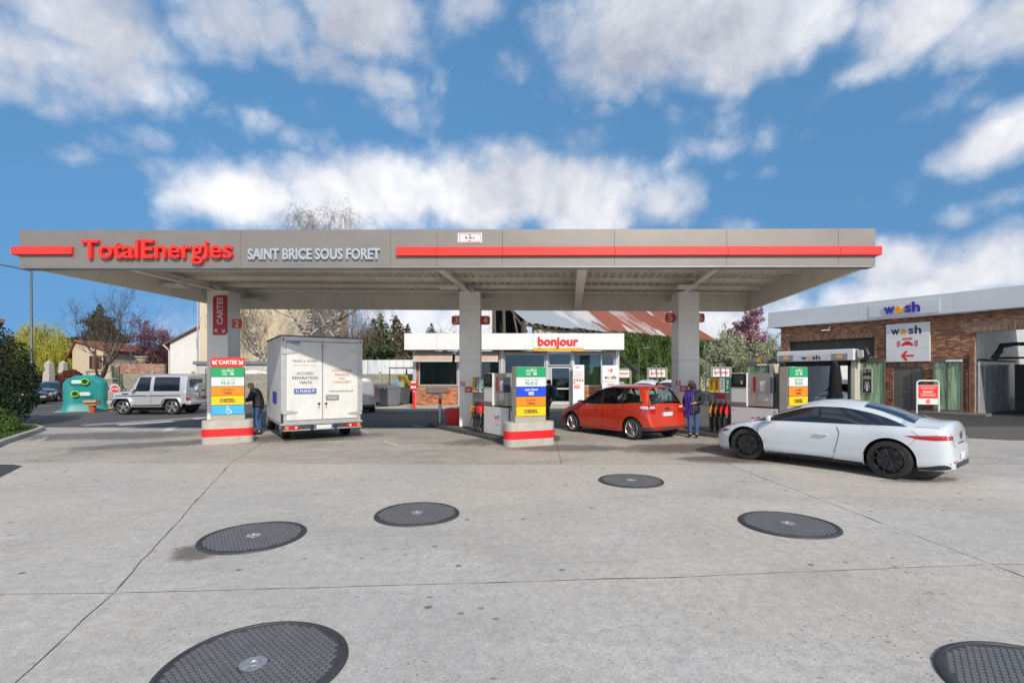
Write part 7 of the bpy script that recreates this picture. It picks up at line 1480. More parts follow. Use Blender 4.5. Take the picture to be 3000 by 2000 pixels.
def in_lawn(x, y, P=[(p.x, p.y) for p in kp]+[(kp[-1].x, 8)]):
    ins = False; n = len(P)
    for i in range(n):
        (xa, ya), (xb, yb) = P[i], P[(i+1) % n]
        if (ya > y) != (yb > y) and x < (xb-xa)*(y-ya)/(yb-ya)+xa: ins = not ins
    return ins
while len(mb.f) < 9000:
    x = r.uniform(-19.5, -12.5); y = r.uniform(12, 18.6)
    if not in_lawn(x+.12, y): continue
    h = r.uniform(.04, .11); an = r.uniform(0, 6.28); c, s = math.cos(an)*.014, math.sin(an)*.014; k = r.uniform(.6, 1.3); mb.cur = (.07*k, .13*k, .025*k); mb.poly([(x-c, y-s, .13), (x+c, y+s, .13), (x+r.gauss(0, .03), y+r.gauss(0, .03), .13+h)])
tag(mb.build('grass', MA('grass_blades', .8, trans=.3), None, col=True, fix=False), kind='stuff')
lamp_m = M('lamp_steel', (.13, .15, .16), .5, .5, var=.1)
def street_lamp(px, py, top, arm_px, arm_py, lab, r0=.11, y=None):
    b = gnd(px, py) if y is None else at(px, py, y); b.z = 0; e = at(arm_px, arm_py, b.y); tpz = at(px, top, b.y).z; t = thing('street_lamp', lab, 'street lamp', b, 0, 'street lamps')
    MB().tube([(0, 0, 0), (0, 0, 2.4), (0, 0, 2.45), (0, 0, tpz)], [r0, r0*.95, r0*.7, r0*.42], 12).build('pole', lamp_m, t, True); dx, dz = e.x-b.x, e.z
    MB().tube([(0, 0, tpz-.05), (dx*.5, 0, (tpz+dz)/2), (dx, 0, dz)], r0*.38, 8).build('arm', lamp_m, t, True); s = 1 if dx > 0 else -1; MB().cbox((dx+s*.3, 0, dz+.02), (.7, .28, .09), .04, 2).build('lamp_head', lamp_m, t, True)
street_lamp(92, 1200, 791, -30, 770, 'tall dark lamp post at the left edge beside the hedge')
street_lamp(383, 1165, 943, 335, 940, 'distant street lamp rising behind the bare tree', .07, 52); street_lamp(478, 1160, 993, 442, 991, 'distant street lamp in front of the dark conifer', .06, 60)
street_lamp(1872, 1160, 1022, 1882, 1020, 'thin pale lamp pole before the ivy wall', .05, 40); street_lamp(2068, 1160, 1020, 2078, 1018, 'thin pale lamp pole beside the pale plaster wall', .05, 36)
# green igloo for glass
p = gnd(247, 1205); t = thing('glass_igloo', 'teal igloo bottle bank with two lime rings by the road', 'bottle bank', p, R(36)); teal_m = M('igloo_teal', (.01, .25, .24), .38, var=.08, vs=3, dirt=.12)
def sq(hx, hy, z, n=40, e=5.0): return [(.88*hx*math.copysign(abs(math.cos(2*math.pi*k/n))**(2/e), math.cos(2*math.pi*k/n)), .85+hy*math.copysign(abs(math.sin(2*math.pi*k/n))**(2/e), math.sin(2*math.pi*k/n)), z) for k in range(n)]
mb = MB(); mb.loft([sq(*a) for a in ((1.16, .9, .02), (1.14, .88, .1), (1.04, .83, .3), (1.02, .8, .45), (1.04, .8, 1.45), (1.0, .78, 1.56), (.86, .66, 1.72), (.55, .42, 1.86), (.52, .4, 1.9), (.2, .2, 1.92))]); ig = mb.build('shell', teal_m, t, True, angle=50)
MB().lathe([(.05, 1.9), (.05, 2.05), (.1, 2.06), (.1, 2.1), (0, 2.1)], 14, Matrix.Translation((.05, .85, 0))).build('lifting_ring', M('hook_grey', (.3, .33, .33), .5, .4), t)
lime = M('lime_ring', (.30, .68, .05), .45); MB().prism(panel_poly(-.45, .48, .5, 1.66, .15), .052, .03, 'Y').build('front_panel', teal_m, t, True)
for (x, z, lx0, lx1) in ((.03, 1.58, -.52, -.12), (-.36, .94, -.2, .24)):
    MB().prism(panel_poly(min(lx0, x)-.12, max(lx1, x)+.14, z-.17, z+.17, .16), .0, -.03, 'Y').build('port_surround', teal_m, t); o = MB().lathe([(.125, -.03), (.165, -.045), (.17, -.10), (.14, -.12), (.12, -.1), (.12, -.03)], 26, Matrix.Translation((x, 0, z)), 'Y', cap=False).build('port_ring', lime, t, True); MB().lathe([(0, -.035), (.122, -.035)], 20, Matrix.Translation((x, 0, z)), 'Y', cap=False).build('port_hole', black, o); MB().prism(panel_poly(lx0, lx1, z-.09, z+.09, .08), -.031, -.036, 'Y').build('port_label', M('label_pale', (.62, .72, .60), .5), t)
MB().bx(-1.2, 1.2, -.06, 1.75, .0, .02).build('base_plate', M('base_pale', (.25, .36, .34), .7), t)
card = M('cardboard', (.42, .26, .15), .9, var=.1)
p = gnd(271, 1207); t = thing('flower_pot', 'orange pot standing before the igloo bin', 'pot', p); MB().lathe([(.12, 0), (.15, .3), (.17, .31), (.17, .36), (0, .36)], 16).build('pot', M('terracotta', (.48, .10, .03), .6, var=.1), t, True); MB().bx(-.3, .1, -.12, .12, .001, .02).build('saucer', MATS['terracotta'], t)
p.z = .365; t = thing('open_box', 'open cardboard box with dark wires on the orange pot', 'box', p, R(8)); f = MB(); f.bx(-.3, .3, -.2, -.19, 0, .26); f.bx(-.3, .3, .19, .2, 0, .26); f.bx(-.3, -.29, -.189, .189, 0, .26); f.bx(.29, .3, -.189, .189, 0, .26); f.bx(-.289, .289, -.189, .189, 0, .01); f.build('box', card, t); MB().box((0, 0, 0), (.58, .16, .01), mat=Matrix.Translation((.02, -.26, .21)) @ Matrix.Rotation(R(50), 4, 'X')).build('flap', card, t); MB().box((0, 0, 0), (.16, .36, .01), mat=Matrix.Translation((-.36, 0, .2)) @ Matrix.Rotation(R(-50), 4, 'Y')).build('flap', card, t)
mb = MB(); r = random.Random(2)
for i in range(7): q = Vector((r.uniform(-.25, .25), r.uniform(-.1, .1), .2)); mb.tube([q, q+Vector((r.gauss(0, .1), 0, r.uniform(.06, .2))), q+Vector((r.gauss(.1, .15), 0, r.uniform(.05, .12)))], .008, 4)
mb.build('wires', black, t)
p = gnd(308, 1202); t = thing('cardboard_sheets', 'flattened cardboard leaning on the kerb beside the pot', 'cardboard', p); MB().box((0, 0, 0), (1.0, .6, .02), mat=Matrix.Translation((.0, .2, .2)) @ Matrix.Rotation(R(-14), 4, 'Y') @ Matrix.Rotation(R(30), 4, 'X')).build('sheet', card, t); MB().box((0, 0, 0), (.9, .5, .02), mat=Matrix.Translation((.15, 0, .07)) @ Matrix.Rotation(R(-8), 4, 'Y')).build('sheet', card, t)
# STOP sign
p = at(337, 1139, 27.5); t = thing('stop_sign', 'red octagonal STOP sign at the off-roader bonnet', 'road sign', (p.x, 27.5, 0), R(30)); zc = p.z
MB().tube([(0, .03, 0), (0, .03, zc+.2)], .03, 8).build('post', M('post_grey', (.4, .4, .4), .5, .5), t); o8 = lambda rr: [(rr*math.cos(R(22.5+45*k)), zc+rr*math.sin(R(22.5+45*k))) for k in range(8)]; MB().prism(o8(.235), -.005, .01, 'Y').build('rim_plate', white, t); pl_ = MB().prism(o8(.205), -.006, -.011, 'Y').build('plate', M('stop_red', (.6, .02, .025), .45), t); text('lettering', 'STOP', pl_, white, (0, -.0115, zc), .31, .11, .003, .03); MB().lathe([(.0, .012), (.25, .012), (.25, .02), (0, .02)], 24, Matrix.Translation((-.06, .0, zc+.05)), 'Y').build('back_disc', M('disc_grey', (.45, .43, .42), .5), t)

# ------------------------------------------------------------------ concrete panel wall behind the cars
pc_m = M('pebble_panel', (.30, .275, .225), .95, var=.3, vs=7, bump=.8, bs=45, dirt=.35); post_m = M('wall_post', (.36, .33, .27), .92, var=.15, dirt=.2)
a = at(328, 1100, 31.0); b_ = at(1216, 1100, 34.0); t = thing('concrete_wall', 'low grey concrete panel wall behind the cars and bins', 'wall', (a.x, a.y, 0), math.atan2(b_.y-a.y, b_.x-a.x)); LWn = math.hypot(b_.x-a.x, b_.y-a.y); nb = int(LWn/2.1)
for i in range(nb+1):
    x = LWn*i/nb; MB().cbox((x, -.02, 1.09), (.14, .16, 2.18), .02).build('wall_post', post_m, t)
    if i < nb:
        for k in range(4): MB().cbox((x+LWn/nb/2, 0, .26+.505*k), (LWn/nb-.15, .06, .49), .012).build('wall_panel', pc_m, t)
gp = M('fence_green', (.02, .07, .045), .5)
for px, y in ((603, 30.6), (1142, 32.6)): q = at(px, 1100, y); tag(MB().tube([(q.x, q.y, 0), (q.x, q.y, 2.35)], .03, 8).build('fence_post', gp), 'thin green fence post before the concrete wall, near x %s' % ('the off-roader' if px < 700 else 'the wheeled bins') if False else ('thin green fence post behind the silver off-roader' if px < 700 else 'thin dark fence post behind the wheeled bins'), 'post', 'fence posts along the concrete wall')
# green gate bay at the wall's end
q = at(330, 1100, 30.6); t = thing('green_gate', 'dark green mesh gate by the white stone wall', 'gate', (q.x, q.y, 0)); MB().tube([(0, 0, 0), (0, 0, 2.5)], .05, 8).build('post', gp, t); MB().tube([(.35, .1, 0), (.35, .1, 2.5)], .04, 8).build('post', gp, t); MB().tube([(.1, 0, 2.1), (1.2, -.2, .6)], .035, 8).build('brace', gp, t); mb = MB()
for k in range(9): mb.tube([(.04+.035*k, .05, .2), (.04+.035*k, .05, 2.4)], .006, 4)
mb.build('mesh_wires', gp, t)
# white stone wall, stone by stone
q = at(300, 1110, 29.5); t = thing('stone_wall', 'white rubble stone wall with a flat cap behind the igloo bin', 'wall', (q.x, 29.5, 0)); r = random.Random(6); sm_ = [M('stone_%d' % k, c, .9, var=.15, vs=6, bump=.3) for k, c in enumerate(((.48, .45, .39), (.38, .34, .28), (.55, .52, .46)))]
MB().bx(0, .62, .02, .4, 0, 1.65).build('mortar_core', M('stone_mortar', (.26, .22, .17), .95), t); z = 0
while z < 1.6:
    x = 0; h = r.uniform(.09, .14)
    while x < .6: w_ = min(r.uniform(.12, .26), .62-x); MB().cbox((x+w_/2, .0, z+h/2), (w_-.02, .09, h-.02), .015).build('stone', r.choice(sm_), t); x += w_
    z += h
MB().cbox((.31, .15, 1.70), (.74, .5, .1), .015).build('cap', post_m, t)
# garden brick wall above the panel wall
q = at(335, 1100, 36); t = thing('garden_wall', 'old red brick wall behind the concrete wall', 'wall', (q.x, 36, 0)); brickwork(t, 0, 3.6, 0, 2.75, [], [(.40, .17, .11), (.46, .24, .17), (.33, .15, .11), (.42, .30, .24)], seed=5, mortar=(.30, .26, .21))
mb = MB(); mb.lathe([(.1, 2.75), (.16, 2.8), (.3, 3.0), (.33, 3.2), (.42, 3.22), (.42, 3.3), (0, 3.3)], 16, Matrix.Translation((1.9, .1, 0))); mb.build('urn', M('urn_stone', (.42, .36, .25), .9, var=.1), t, True)
# gate pillars and dark fence
for px, w_, lab in ((143, 1.0, 'pale obelisk gate pillar, the nearer and larger one'), (185, .9, 'pale obelisk gate pillar half behind the red bush')):
    q = at(px, 1100, 46); t = thing('gate_pillar', lab, 'gate pillar', (q.x, 46, 0), 0, 'obelisk gate pillars'); MB().loft([[(-x, -x, z), (x, -x, z), (x, x, z), (-x, x, z)] for x, z in ((.34*w_, 0), (.30*w_, 1.8), (.23*w_, 3.0), (.25*w_, 3.02), (.02, 3.28))]).build('shaft', M('pillar_stone', (.50, .47, .42), .9, var=.1), t)
q0, q1 = at(40, 1100, 47), at(240, 1100, 47); t = thing('dark_fence', 'black upright boarded fence behind the parked cars', 'fence', (q0.x, 47, 0)); n = 24; wv = (q1.x-q0.x)/n
for i in range(n): MB().cbox((wv*(i+.5), 0, .95), (wv-.03, .05, 1.9), .01).build('board', M('fence_black', (.018, .018, .02), .6, var=.2), t)
# ------------------------------------------------------------------ houses
def house(name, lab, px0, px1, y, eave, ridge, m, roofm, ridge_at=.5, depth=9, chim=None, wins=(), rz=0, over=.35):
    a, b_ = at(px0, 1100, y), at(px1, 1100, y); t = thing(name, lab, 'house', (a.x, y, 0), rz); w = b_.x-a.x; hz, rzz = at(0, eave, y).z, at(0, ridge, y).z; xr = w*ridge_at
    MB().prism([(0, 0), (w, 0), (w, hz), (xr, rzz), (0, hz)], 0, depth, 'Y').build('wall', m, t)
    s0 = (rzz-hz)/max(.1, xr); s1 = (rzz-hz)/max(.1, w-xr)
    for k, pl in enumerate((((-over, hz-s0*over), (xr, rzz), (xr, rzz+.16), (-over-.05, hz-s0*over+.14)), ((xr+.004, rzz), (w+over, hz-s1*over), (w+over+.05, hz-s1*over+.14), (xr+.004, rzz+.16)))): rf = MB().prism(list(pl), -.3, depth+.3, 'Y').build('roof', roofm, t)
    if chim: x, z0, z1 = chim; ch = MB(); ch.cbox((x, 2.5, (z0+z1)/2), (.55, .5, z1-z0), .02); ch.cbox((x, 2.5, z1+.05), (.72, .66, .1), .01); ch.cbox((x, 2.5, z1+.2), (.5, .45, .2), .01); ch.build('chimney', M('chimney_grey', (.34, .31, .28), .9), t)
    for (x0, x1, z0, z1, sh) in wins:
        wn = MB().bx(x0, x1, -.04, -.001, z0, z1).build('window', white, t); MB().bx(x0+.06, x1-.06, -.05, -.0405, z0+.06, z1-.06).build('pane', M('far_pane', (.04, .045, .05), .1), wn)
        if sh:
            for xx in (x0-.38, x1+.02): MB().bx(xx, xx+.36, -.06, -.002, z0, z1).build('shutter', sh, wn)
    return t, w
render_w = M('render_white', (.74, .73, .70), .9, var=.05, vs=.6, dirt=.08); tile_b = M('tile_brown', (.16, .10, .075), .9, var=.25, vs=4, bump=.5, bs=12); tile_r = M('tile_red', (.30, .10, .06), .9, var=.25, vs=4, bump=.5, bs=12); cream = M('render_cream', (.66, .56, .40), .92, var=.06, vs=.5, dirt=.22)
t, w = house('white_house', 'white gabled house with brown roof and chimney behind the wall', 498, 690, 46, 1005, 930, render_w, tile_b, .75, 10, (1.25, 5.6, 6.5)); MB().bx(2.5, 2.62, -.06, -.001, 4.5, 5.4).build('window', M('far_pane', (.04, .045, .05), .1), t); MB().tube([(-.45, -.3, 4.75), (-.1, -.2, 4.4), (-.02, -.1, 4.2), (-.02, -.1, 0)], .06, 6).build('downpipe', M('pipe_white', (.6, .6, .6), .6), t)
y = 41; a, b_ = at(585, 1100, y), at(905, 1100, y); t = thing('beige_block', 'tall blank beige apartment wall behind the truck', 'building', (a.x, y, 0)); w = b_.x-a.x
MB().bx(0, w, 0, 10, 0, 9.6).build('wall', cream, t); MB().bx(-.25, w+.25, -.25, 10.2, 9.6, 9.85).build('cornice', post_m, t); MB().tube([(-.5, -.1, 8.6), (-.1, -.1, 7.9), (-.08, -.1, 0)], .07, 8).build('downpipe', M('pipe_grey', (.38, .4, .42), .5), t)
r = random.Random(9); mb = MB()
for i in range(14): mb.lathe([(.06, 0), (.05, -.012), (0, -.012)], 8, Matrix.Translation((.5+1.15*(i % 7), 0, 3.6+2.6*(i//7)+r.uniform(-.3, .3))), 'Y')
mb.build('anchor_plates', M('anchor_ochre', (.45, .35, .2), .9), t)
an = MB(); ax = at(574, 1100, 38).x-a.x; bx_ = at(800, 1100, 38).x-a.x; an.bx(ax, bx_, -3, -.05, 0, 2.75); ao = an.build('annex', M('render_grey', (.55, .53, .48), .92, var=.08, dirt=.25), t); MB().bx(ax-.15, bx_+.1, -3.15, -.05, 2.751, 3.0).build('parapet', M('parapet_zinc', (.25, .27, .29), .5, .4), ao)
# arched white sign over the gate behind the truck door
q = at(745, 1092, 33); t = thing('arched_sign', 'white arched sign with orange letters above the cab door', 'sign', (q.x, 33, 0)); zs = q.z-.15; MB().prism([(-1.1, zs-.15), (1.0, zs-.15), (1.0, zs+.1), (.6, zs+.26), (0, zs+.34), (-.6, zs+.30), (-1.1, zs+.15)], -.04, .04, 'Y').build('panel', white, t); text('lettering', 'az', t, M('ink_orange2', (.75, .25, .08), .5), (.42, -.041, zs+.05), .42, .22, .004, .01)
for x in (-.95, .9): MB().tube([(x, 0, 0), (x, 0, zs)], .05, 8).build('post', frame_m, t)
for k in range(9): MB().tube([(1.15+.14*k, 0, .1), (1.15+.14*k, 0, 2.0)], .02, 5).build('railing_bar', M('rail_pale', (.5, .5, .5), .5), t)
t, w = house('village_house', 'small beige house with red roof and shutters behind the bare tree', 212, 322, 50, 1028, 1000, M('render_sand', (.60, .50, .36), .92, var=.08, dirt=.15), tile_r, .12, 8)
sh = M('shutter_red', (.24, .07, .05), .7)
for x in (w-1.9, w-1.2, w-.5): wn = MB().bx(x-.14, x+.14, -.05, -.001, 2.6, 3.9).build('window', M('far_pane', (.04, .045, .05), .1), t); MB().bx(x+.15, x+.36, -.07, -.002, 2.55, 3.95).build('shutter', sh, wn)
MB().bx(w-2.4, w+.1, -.08, -.001, 2.3, 2.45).build('string_course', post_m, t); MB().bx(w-1.5, w-1.0, -.06, -.001, 0, 2.0).build('door', M('door_brown', (.09, .06, .045), .7), t)
q = at(-40, 1100, 40); t = thing('corner_house', 'brown roof eave of a house cut by the left edge', 'house', (q.x, 40, 0), R(48)); MB().bx(-6, .0, 0, 8, 0, 6.0).build('wall', M('render_sand', (.60, .50, .36), .92), t); MB().prism([(-7, 8.6), (1.0, 6.15), (1.05, 6.45), (-7, 8.95)], -.6, 8.5, 'Y').build('roof', tile_b, t)
# white fence panels over the wall
q0, q1 = at(1035, 1100, 38), at(1225, 1100, 38); t = thing('white_hoarding', 'white panel hoarding above the concrete wall', 'fence', (q0.x, 38, 0)); n = 9; wv = (q1.x-q0.x)/n
for i in range(n): MB().cbox((wv*(i+.5), 0, 1.55), (wv-.02, .05, 3.1), .008).build('panel', M('hoarding_white', (.78, .79, .80), .5, var=.03), t)
q = at(1195, 1078, 35.5); t = thing('work_table', 'grey board on trestles beyond the concrete wall', 'table', (q.x, 35.5, 0), R(-6)); MB().cbox((0, 0, 2.45), (2.6, .8, .1), .01).build('top', M('board_grey', (.22, .2, .18), .8), t)
for x in (-.1, 1.0):
    mb = MB(); mb.tube([(x-.2, 0, 0), (x, 0, 2.4)], .04, 5); mb.tube([(x+.2, 0, 0), (x, 0, 2.4)], .04, 5); mb.build('trestle', black, t)
# wheeled bins
bin_g = M('bin_grey', (.15, .155, .175), .55, var=.06, dirt=.1); bin_d = M('bin_dark', (.085, .087, .10), .55, var=.06)
def wheelie(px, py, m, lab, rz=0, lidm=None, open_=False, s=1.0):
    p = gnd(px, py); t = thing('wheeled_bin', lab, 'bin', p, rz, 'four-wheeled waste bins'); w, d = .66, .42
    MB().loft([[(x*f, y*f, z) for x, y in panel_poly(-w, w, -d, d, .06)] for z, f in ((.2, .84), (.3, .86), (1.14, 1.0), (1.16, 1.04), (1.2, 1.04))]).build('body', m, t, True, angle=40)
    if open_:
        mb = MB(); n = 8; mb.loft([[(x, .45-.34*math.sin(i/n*1.2), 1.2+.72*i/n*1.0) for x in (-w, -w*.5, 0, w*.5, w)] for i in range(n+1)], close=False, cap=False); o = mb.build('lid', lidm, t, True, fix=False); sd_ = o.modifiers.new('Solidify', 'SOLIDIFY'); sd_.thickness = .03
        MB().cbox((-.35, -.05, 1.35), (.4, .3, .4), .03, rz=.4).build('waste', M('waste_blue', (.15, .35, .6), .6), t); MB().cbox((0, .1, 1.32), (.4, .3, .3), .03, rz=.8).build('waste', M('waste_green', (.3, .38, .25), .6), t); MB().cbox((-.1, .2, 1.5), (.25, .2, .25), .02, rz=.3).build('waste', card, t)
    else: MB().loft([[(x*f, y*f, z) for x, y in panel_poly(-w, w, -d, d, .08)] for z, f in ((1.202, 1.07), (1.26, 1.06), (1.33, .9), (1.35, .6))]).build('lid', lidm or m, t, True, angle=40)
    for x in (-.36, .36): MB().cbox((x, -.47, 1.14), (.2, .07, .1), .015).build('handle', m, t)
    for x in (-.42, .42):
        for yy in (-.22, .22): MB().lathe([(.06, -.025), (.1, -.025), (.1, .025), (.06, .025)], 14, Matrix.Translation((x, yy, .1)), 'Y').build('castor', tyre_m, t, True)
    MB().bx(-.5, .5, -.28, .28, .12, .2).build('chassis', black, t)
wheelie(1120, 1186, bin_d, 'dark grey wheeled bin farthest left, behind the front one'); wheelie(1142, 1195, bin_g, 'lighter grey wheeled bin at the front of the row', R(-52)); wheelie(1172, 1190, bin_d, 'dark wheeled bin with raised yellow lid', R(-52), M('lid_yellow', (.55, .40, .015), .5), True); wheelie(1192, 1186.5, bin_d, 'dark wheeled bin at the shop end of the row', R(-52))
q = gnd(1199, 1188); q.z = .95; tag(MB().cbox(tuple(q), (.5, .05, .32), .01).build('cardboard_piece', card), 'brown cardboard piece stuck between bin and red post', 'cardboard')
# ------------------------------------------------------------------ the old barn and ivy wall
eL, eR = at(1540, 940, 42), at(2100, 997, 65); ed = Vector((eR.x-eL.x, eR.y-eL.y, 0)); EL = ed.length; eang = math.atan2(ed.y, ed.x); eh = 6.5
barn = thing('old_barn', 'old barn with rusty corrugated roof behind the shop', 'barn', (eL.x, eL.y, 0), eang)
def corr_mat():
    m = bpy.data.materials.new('corrugated_rust'); m.use_nodes = True; N = m.node_tree.nodes; L = m.node_tree.links; b = N['Principled BSDF']; tc = N.new('ShaderNodeTexCoord'); sp = N.new('ShaderNodeSeparateXYZ'); L.new(tc.outputs['Object'], sp.inputs[0])
    mp = N.new('ShaderNodeMapping'); mp.inputs['Scale'].default_value = (.9, .12, .12); L.new(tc.outputs['Object'], mp.inputs[0]); n = N.new('ShaderNodeTexNoise'); n.inputs['Scale'].default_value = 1.2; n.inputs['Detail'].default_value = 6; L.new(mp.outputs[0], n.inputs[0])
    a = N.new('ShaderNodeMath'); a.operation = 'MULTIPLY_ADD'; L.new(n.outputs['Fac'], a.inputs[0]); a.inputs[1].default_value = 14; L.new(sp.outputs['X'], a.inputs[2])
    cr = N.new('ShaderNodeValToRGB'); e = cr.color_ramp.elements; e[0].position = .0; e[0].color = (.30, .33, .36, 1); e[1].position = 1; e[1].color = (.25, .08, .045, 1); q = e.new(.42); q.color = (.33, .36, .39, 1); q = e.new(.45); q.color = (.26, .085, .05, 1); q = e.new(.62); q.color = (.30, .10, .06, 1); q = e.new(.64); q.color = (.42, .40, .38, 1); q = e.new(.70); q.color = (.27, .085, .05, 1); q = e.new(.80); q.color = (.24, .08, .05, 1)
    mr = N.new('ShaderNodeMapRange'); mr.inputs['From Max'].default_value = 40; L.new(a.outputs[0], mr.inputs['Value']); L.new(mr.outputs[0], cr.inputs[0])
    n2 = N.new('ShaderNodeTexNoise'); n2.inputs['Scale'].default_value = .35; n2.inputs['Detail'].default_value = 4; mp2 = N.new('ShaderNodeMapping'); mp2.inputs['Scale'].default_value = (1, .5, .5); mp2.inputs['Location'].default_value = (3, 0, 0); L.new(tc.outputs['Object'], mp2.inputs[0]); L.new(mp2.outputs[0], n2.inputs[0]); r2 = N.new('ShaderNodeMapRange'); r2.inputs['From Min'].default_value = .58; r2.inputs['From Max'].default_value = .62; L.new(n2.outputs['Fac'], r2.inputs['Value'])
    mx = N.new('ShaderNodeMix'); mx.data_type = 'RGBA'; L.new(r2.outputs[0], mx.inputs[0]); L.new(cr.outputs[0], mx.inputs[6]); mx.inputs[7].default_value = (.50, .48, .46, 1); L.new(mx.outputs[2], b.inputs['Base Color']); b.inputs['Roughness'].default_value = .6; b.inputs['Metallic'].default_value = .2; return m
corr = corr_mat(); slope = .65; run = 10.0; shw = 1.9
def roofsheet(x0, x1, t0, t1, seed):
    r = random.Random(seed); mb = MB(); n = int((x1-x0)/.15); pts = []
    for i in range(2*n+1): pts.append((x0+(x1-x0)*i/(2*n), .05*(i % 2)))
    dz = r.uniform(0, .05)
    for (xa, ha), (xb, hb) in zip(pts[:-1], pts[1:]): mb.poly([(xa, t0, eh+slope*t0+ha+dz), (xb, t0, eh+slope*t0+hb+dz), (xb, t1, eh+slope*t1+hb+dz), (xa, t1, eh+slope*t1+ha+dz)])
    mb.build('roof_sheet', corr, barn, fix=False)
k = 0; x = 0
while x < EL: roofsheet(x, min(x+shw, EL), -.3-.15*((k*7) % 3), run, k); k += 1; x += shw-.03
cmu = M('barn_block', (.50, .45, .36), .92, var=.12, vs=4, dirt=.2); r = random.Random(12); MB().bx(1.2, 12.5, .25, .45, 0, eh-.1).build('block_core', M('block_mortar', (.38, .34, .27), .95), barn)
for row in range(9):
    z = eh-.35-.25*row
    for i in range(24):
        x = 1.2+.5*i-(.25 if row % 2 else 0)
        if x < 1.2 or x > 12: continue
        MB().cbox((x+.245, .2, z), (.48, .12, .235), .01).build('block', cmu, barn)
timber = M('old_timber', (.12, .095, .075), .9, var=.3, vs=5)
for i in range(14): MB().box((0, 0, 0), (.14, 1.3, .16), mat=Matrix.Translation((.4+.95*i, .0, eh-.12)) @ Matrix.Rotation(math.atan(slope), 4, 'X')).build('rafter', timber, barn)
MB().bx(-.3, 12.5, -.1, .1, eh-.42, eh-.22).build('wall_plate', timber, barn)
# open gable at the left: hall shade painted as a black sheet behind the timber frame
go = barn; MB().bx(-.35, -.15, -.2, .15, 0, eh).build('post', timber, go); cinvb = Matrix.Rotation(-eang, 4, 'Z') @ Matrix.Translation((-eL.x, -eL.y, 0))
def bl(px, py, y): return cinvb @ at(px, py, y)
for (p, q, th) in (((1475, 860, 44), (1478, 1010, 44), .3), ((1497, 905, 43.5), (1543, 972, 42.5), .28), ((1446, 860, 44), (1448, 1010, 44), .4), ((1505, 925, 43), (1523, 1010, 42.6), .2), ((1530, 945, 42.3), (1530, 1010, 42.3), .25)): a_, c_ = bl(*p), bl(*q); MB().tube([a_, c_], th/2, 6).build('frame_timber', timber, barn)
a_, c_ = bl(1432, 1010, 46), bl(1542, 1010, 45); d_ = c_-a_; MB().box(((a_.x+c_.x)/2, (a_.y+c_.y)/2, 4.5), (d_.length, .1, 9), math.atan2(d_.y, d_.x)).build('shade_sheet', M('barn_shade', (.006, .006, .006), .95), barn)
# ridge roof part over the open gable
tag(MB().box(tuple(at(1436, 940, 43)), (.35, .2, 9)).build('pale_post', M('post_pale', (.6, .62, .66), .6)), 'pale upright post at the open end of the barn', 'post')
# ivy clad wall: plaster wall with a skin of leaves
iw = thing('ivy_wall', 'tall wall under thick green ivy right of the shop', 'wall', (eL.x, eL.y, 0), eang); X0 = 11.5
MB().bx(X0, EL+.3, -.35, .2, 0, eh-.4).build('plaster', M('plaster_cream', (.50, .43, .31), .92, var=.12, vs=1, dirt=.3), iw); r = random.Random(7); mb = MB()
bare = [cinvb @ at(p, q, 60) for p, q in ((2040, 1145), (2062, 1030), (2092, 1145))]
def inbare(px, py): return (px > 2040+(1145-py)*.03*0+0 and 2042+max(0, (1105-py))*.34 < px < 2096-max(0, 1100-py)*.50 and py > 1028)
for i in range(26000):
    x = r.uniform(X0-.4, EL+.5); z = r.random()**.9*(eh-.2); q = Vector((x, -.35, z)); wq = Matrix.Translation((eL.x, eL.y, 0)) @ Matrix.Rotation(eang, 4, 'Z') @ q; px = CX+F*wq.x/wq.y; py = HZ-F*(wq.z-CH)/wq.y
    if inbare(px, py) and r.random() < .95: continue
    bul = .35+.3*math.sin(x*1.3+z)*math.sin(z*1.1+x*.4)+.15*math.sin(x*3.1)+.25*(z/eh)**2; y = -.35-max(.03, bul*r.uniform(.7, 1.0)); s = r.uniform(.10, .2); k = r.uniform(.55, 1.35)*(.8+.5*math.sin(x*.9+z*1.7)**2); mb.cur = r.choice(((.075*k, .125*k, .025*k), (.05*k, .10*k, .022*k), (.10*k, .145*k, .03*k)))
    n = Vector((r.gauss(0, .5), -1, r.gauss(.3, .4))).normalized(); u = n.orthogonal().normalized(); u.rotate(Matrix.Rotation(r.uniform(0, 6.28), 3, n)); v = n.cross(u); c = Vector((x, y, z)); mb.poly([c-u*s, c-v*s*.7, c+u*s, c+v*s*.7])
o = mb.build('ivy_leaves', MA('ivy', .75, trans=.25), iw, col=True, fix=False); o['kind'] = 'stuff'
# brown bank wall to the right
q = at(2095, 1100, 66); q1 = at(2200, 1100, 60); t = thing('brown_wall', 'brown sloping wall between the ivy and the blossom', 'wall', (q.x, q.y, 0), math.atan2(q1.y-q.y, q1.x-q.x)); ln = math.hypot(q1.x-q.x, q1.y-q.y); MB().prism([(0, 0), (ln+6, 0), (ln+6, 3.0), (ln, 3.6), (0, 6.3)], 0, .4, 'Y').build('wall', M('brown_render2', (.14, .075, .05), .95, var=.3, vs=2), t)
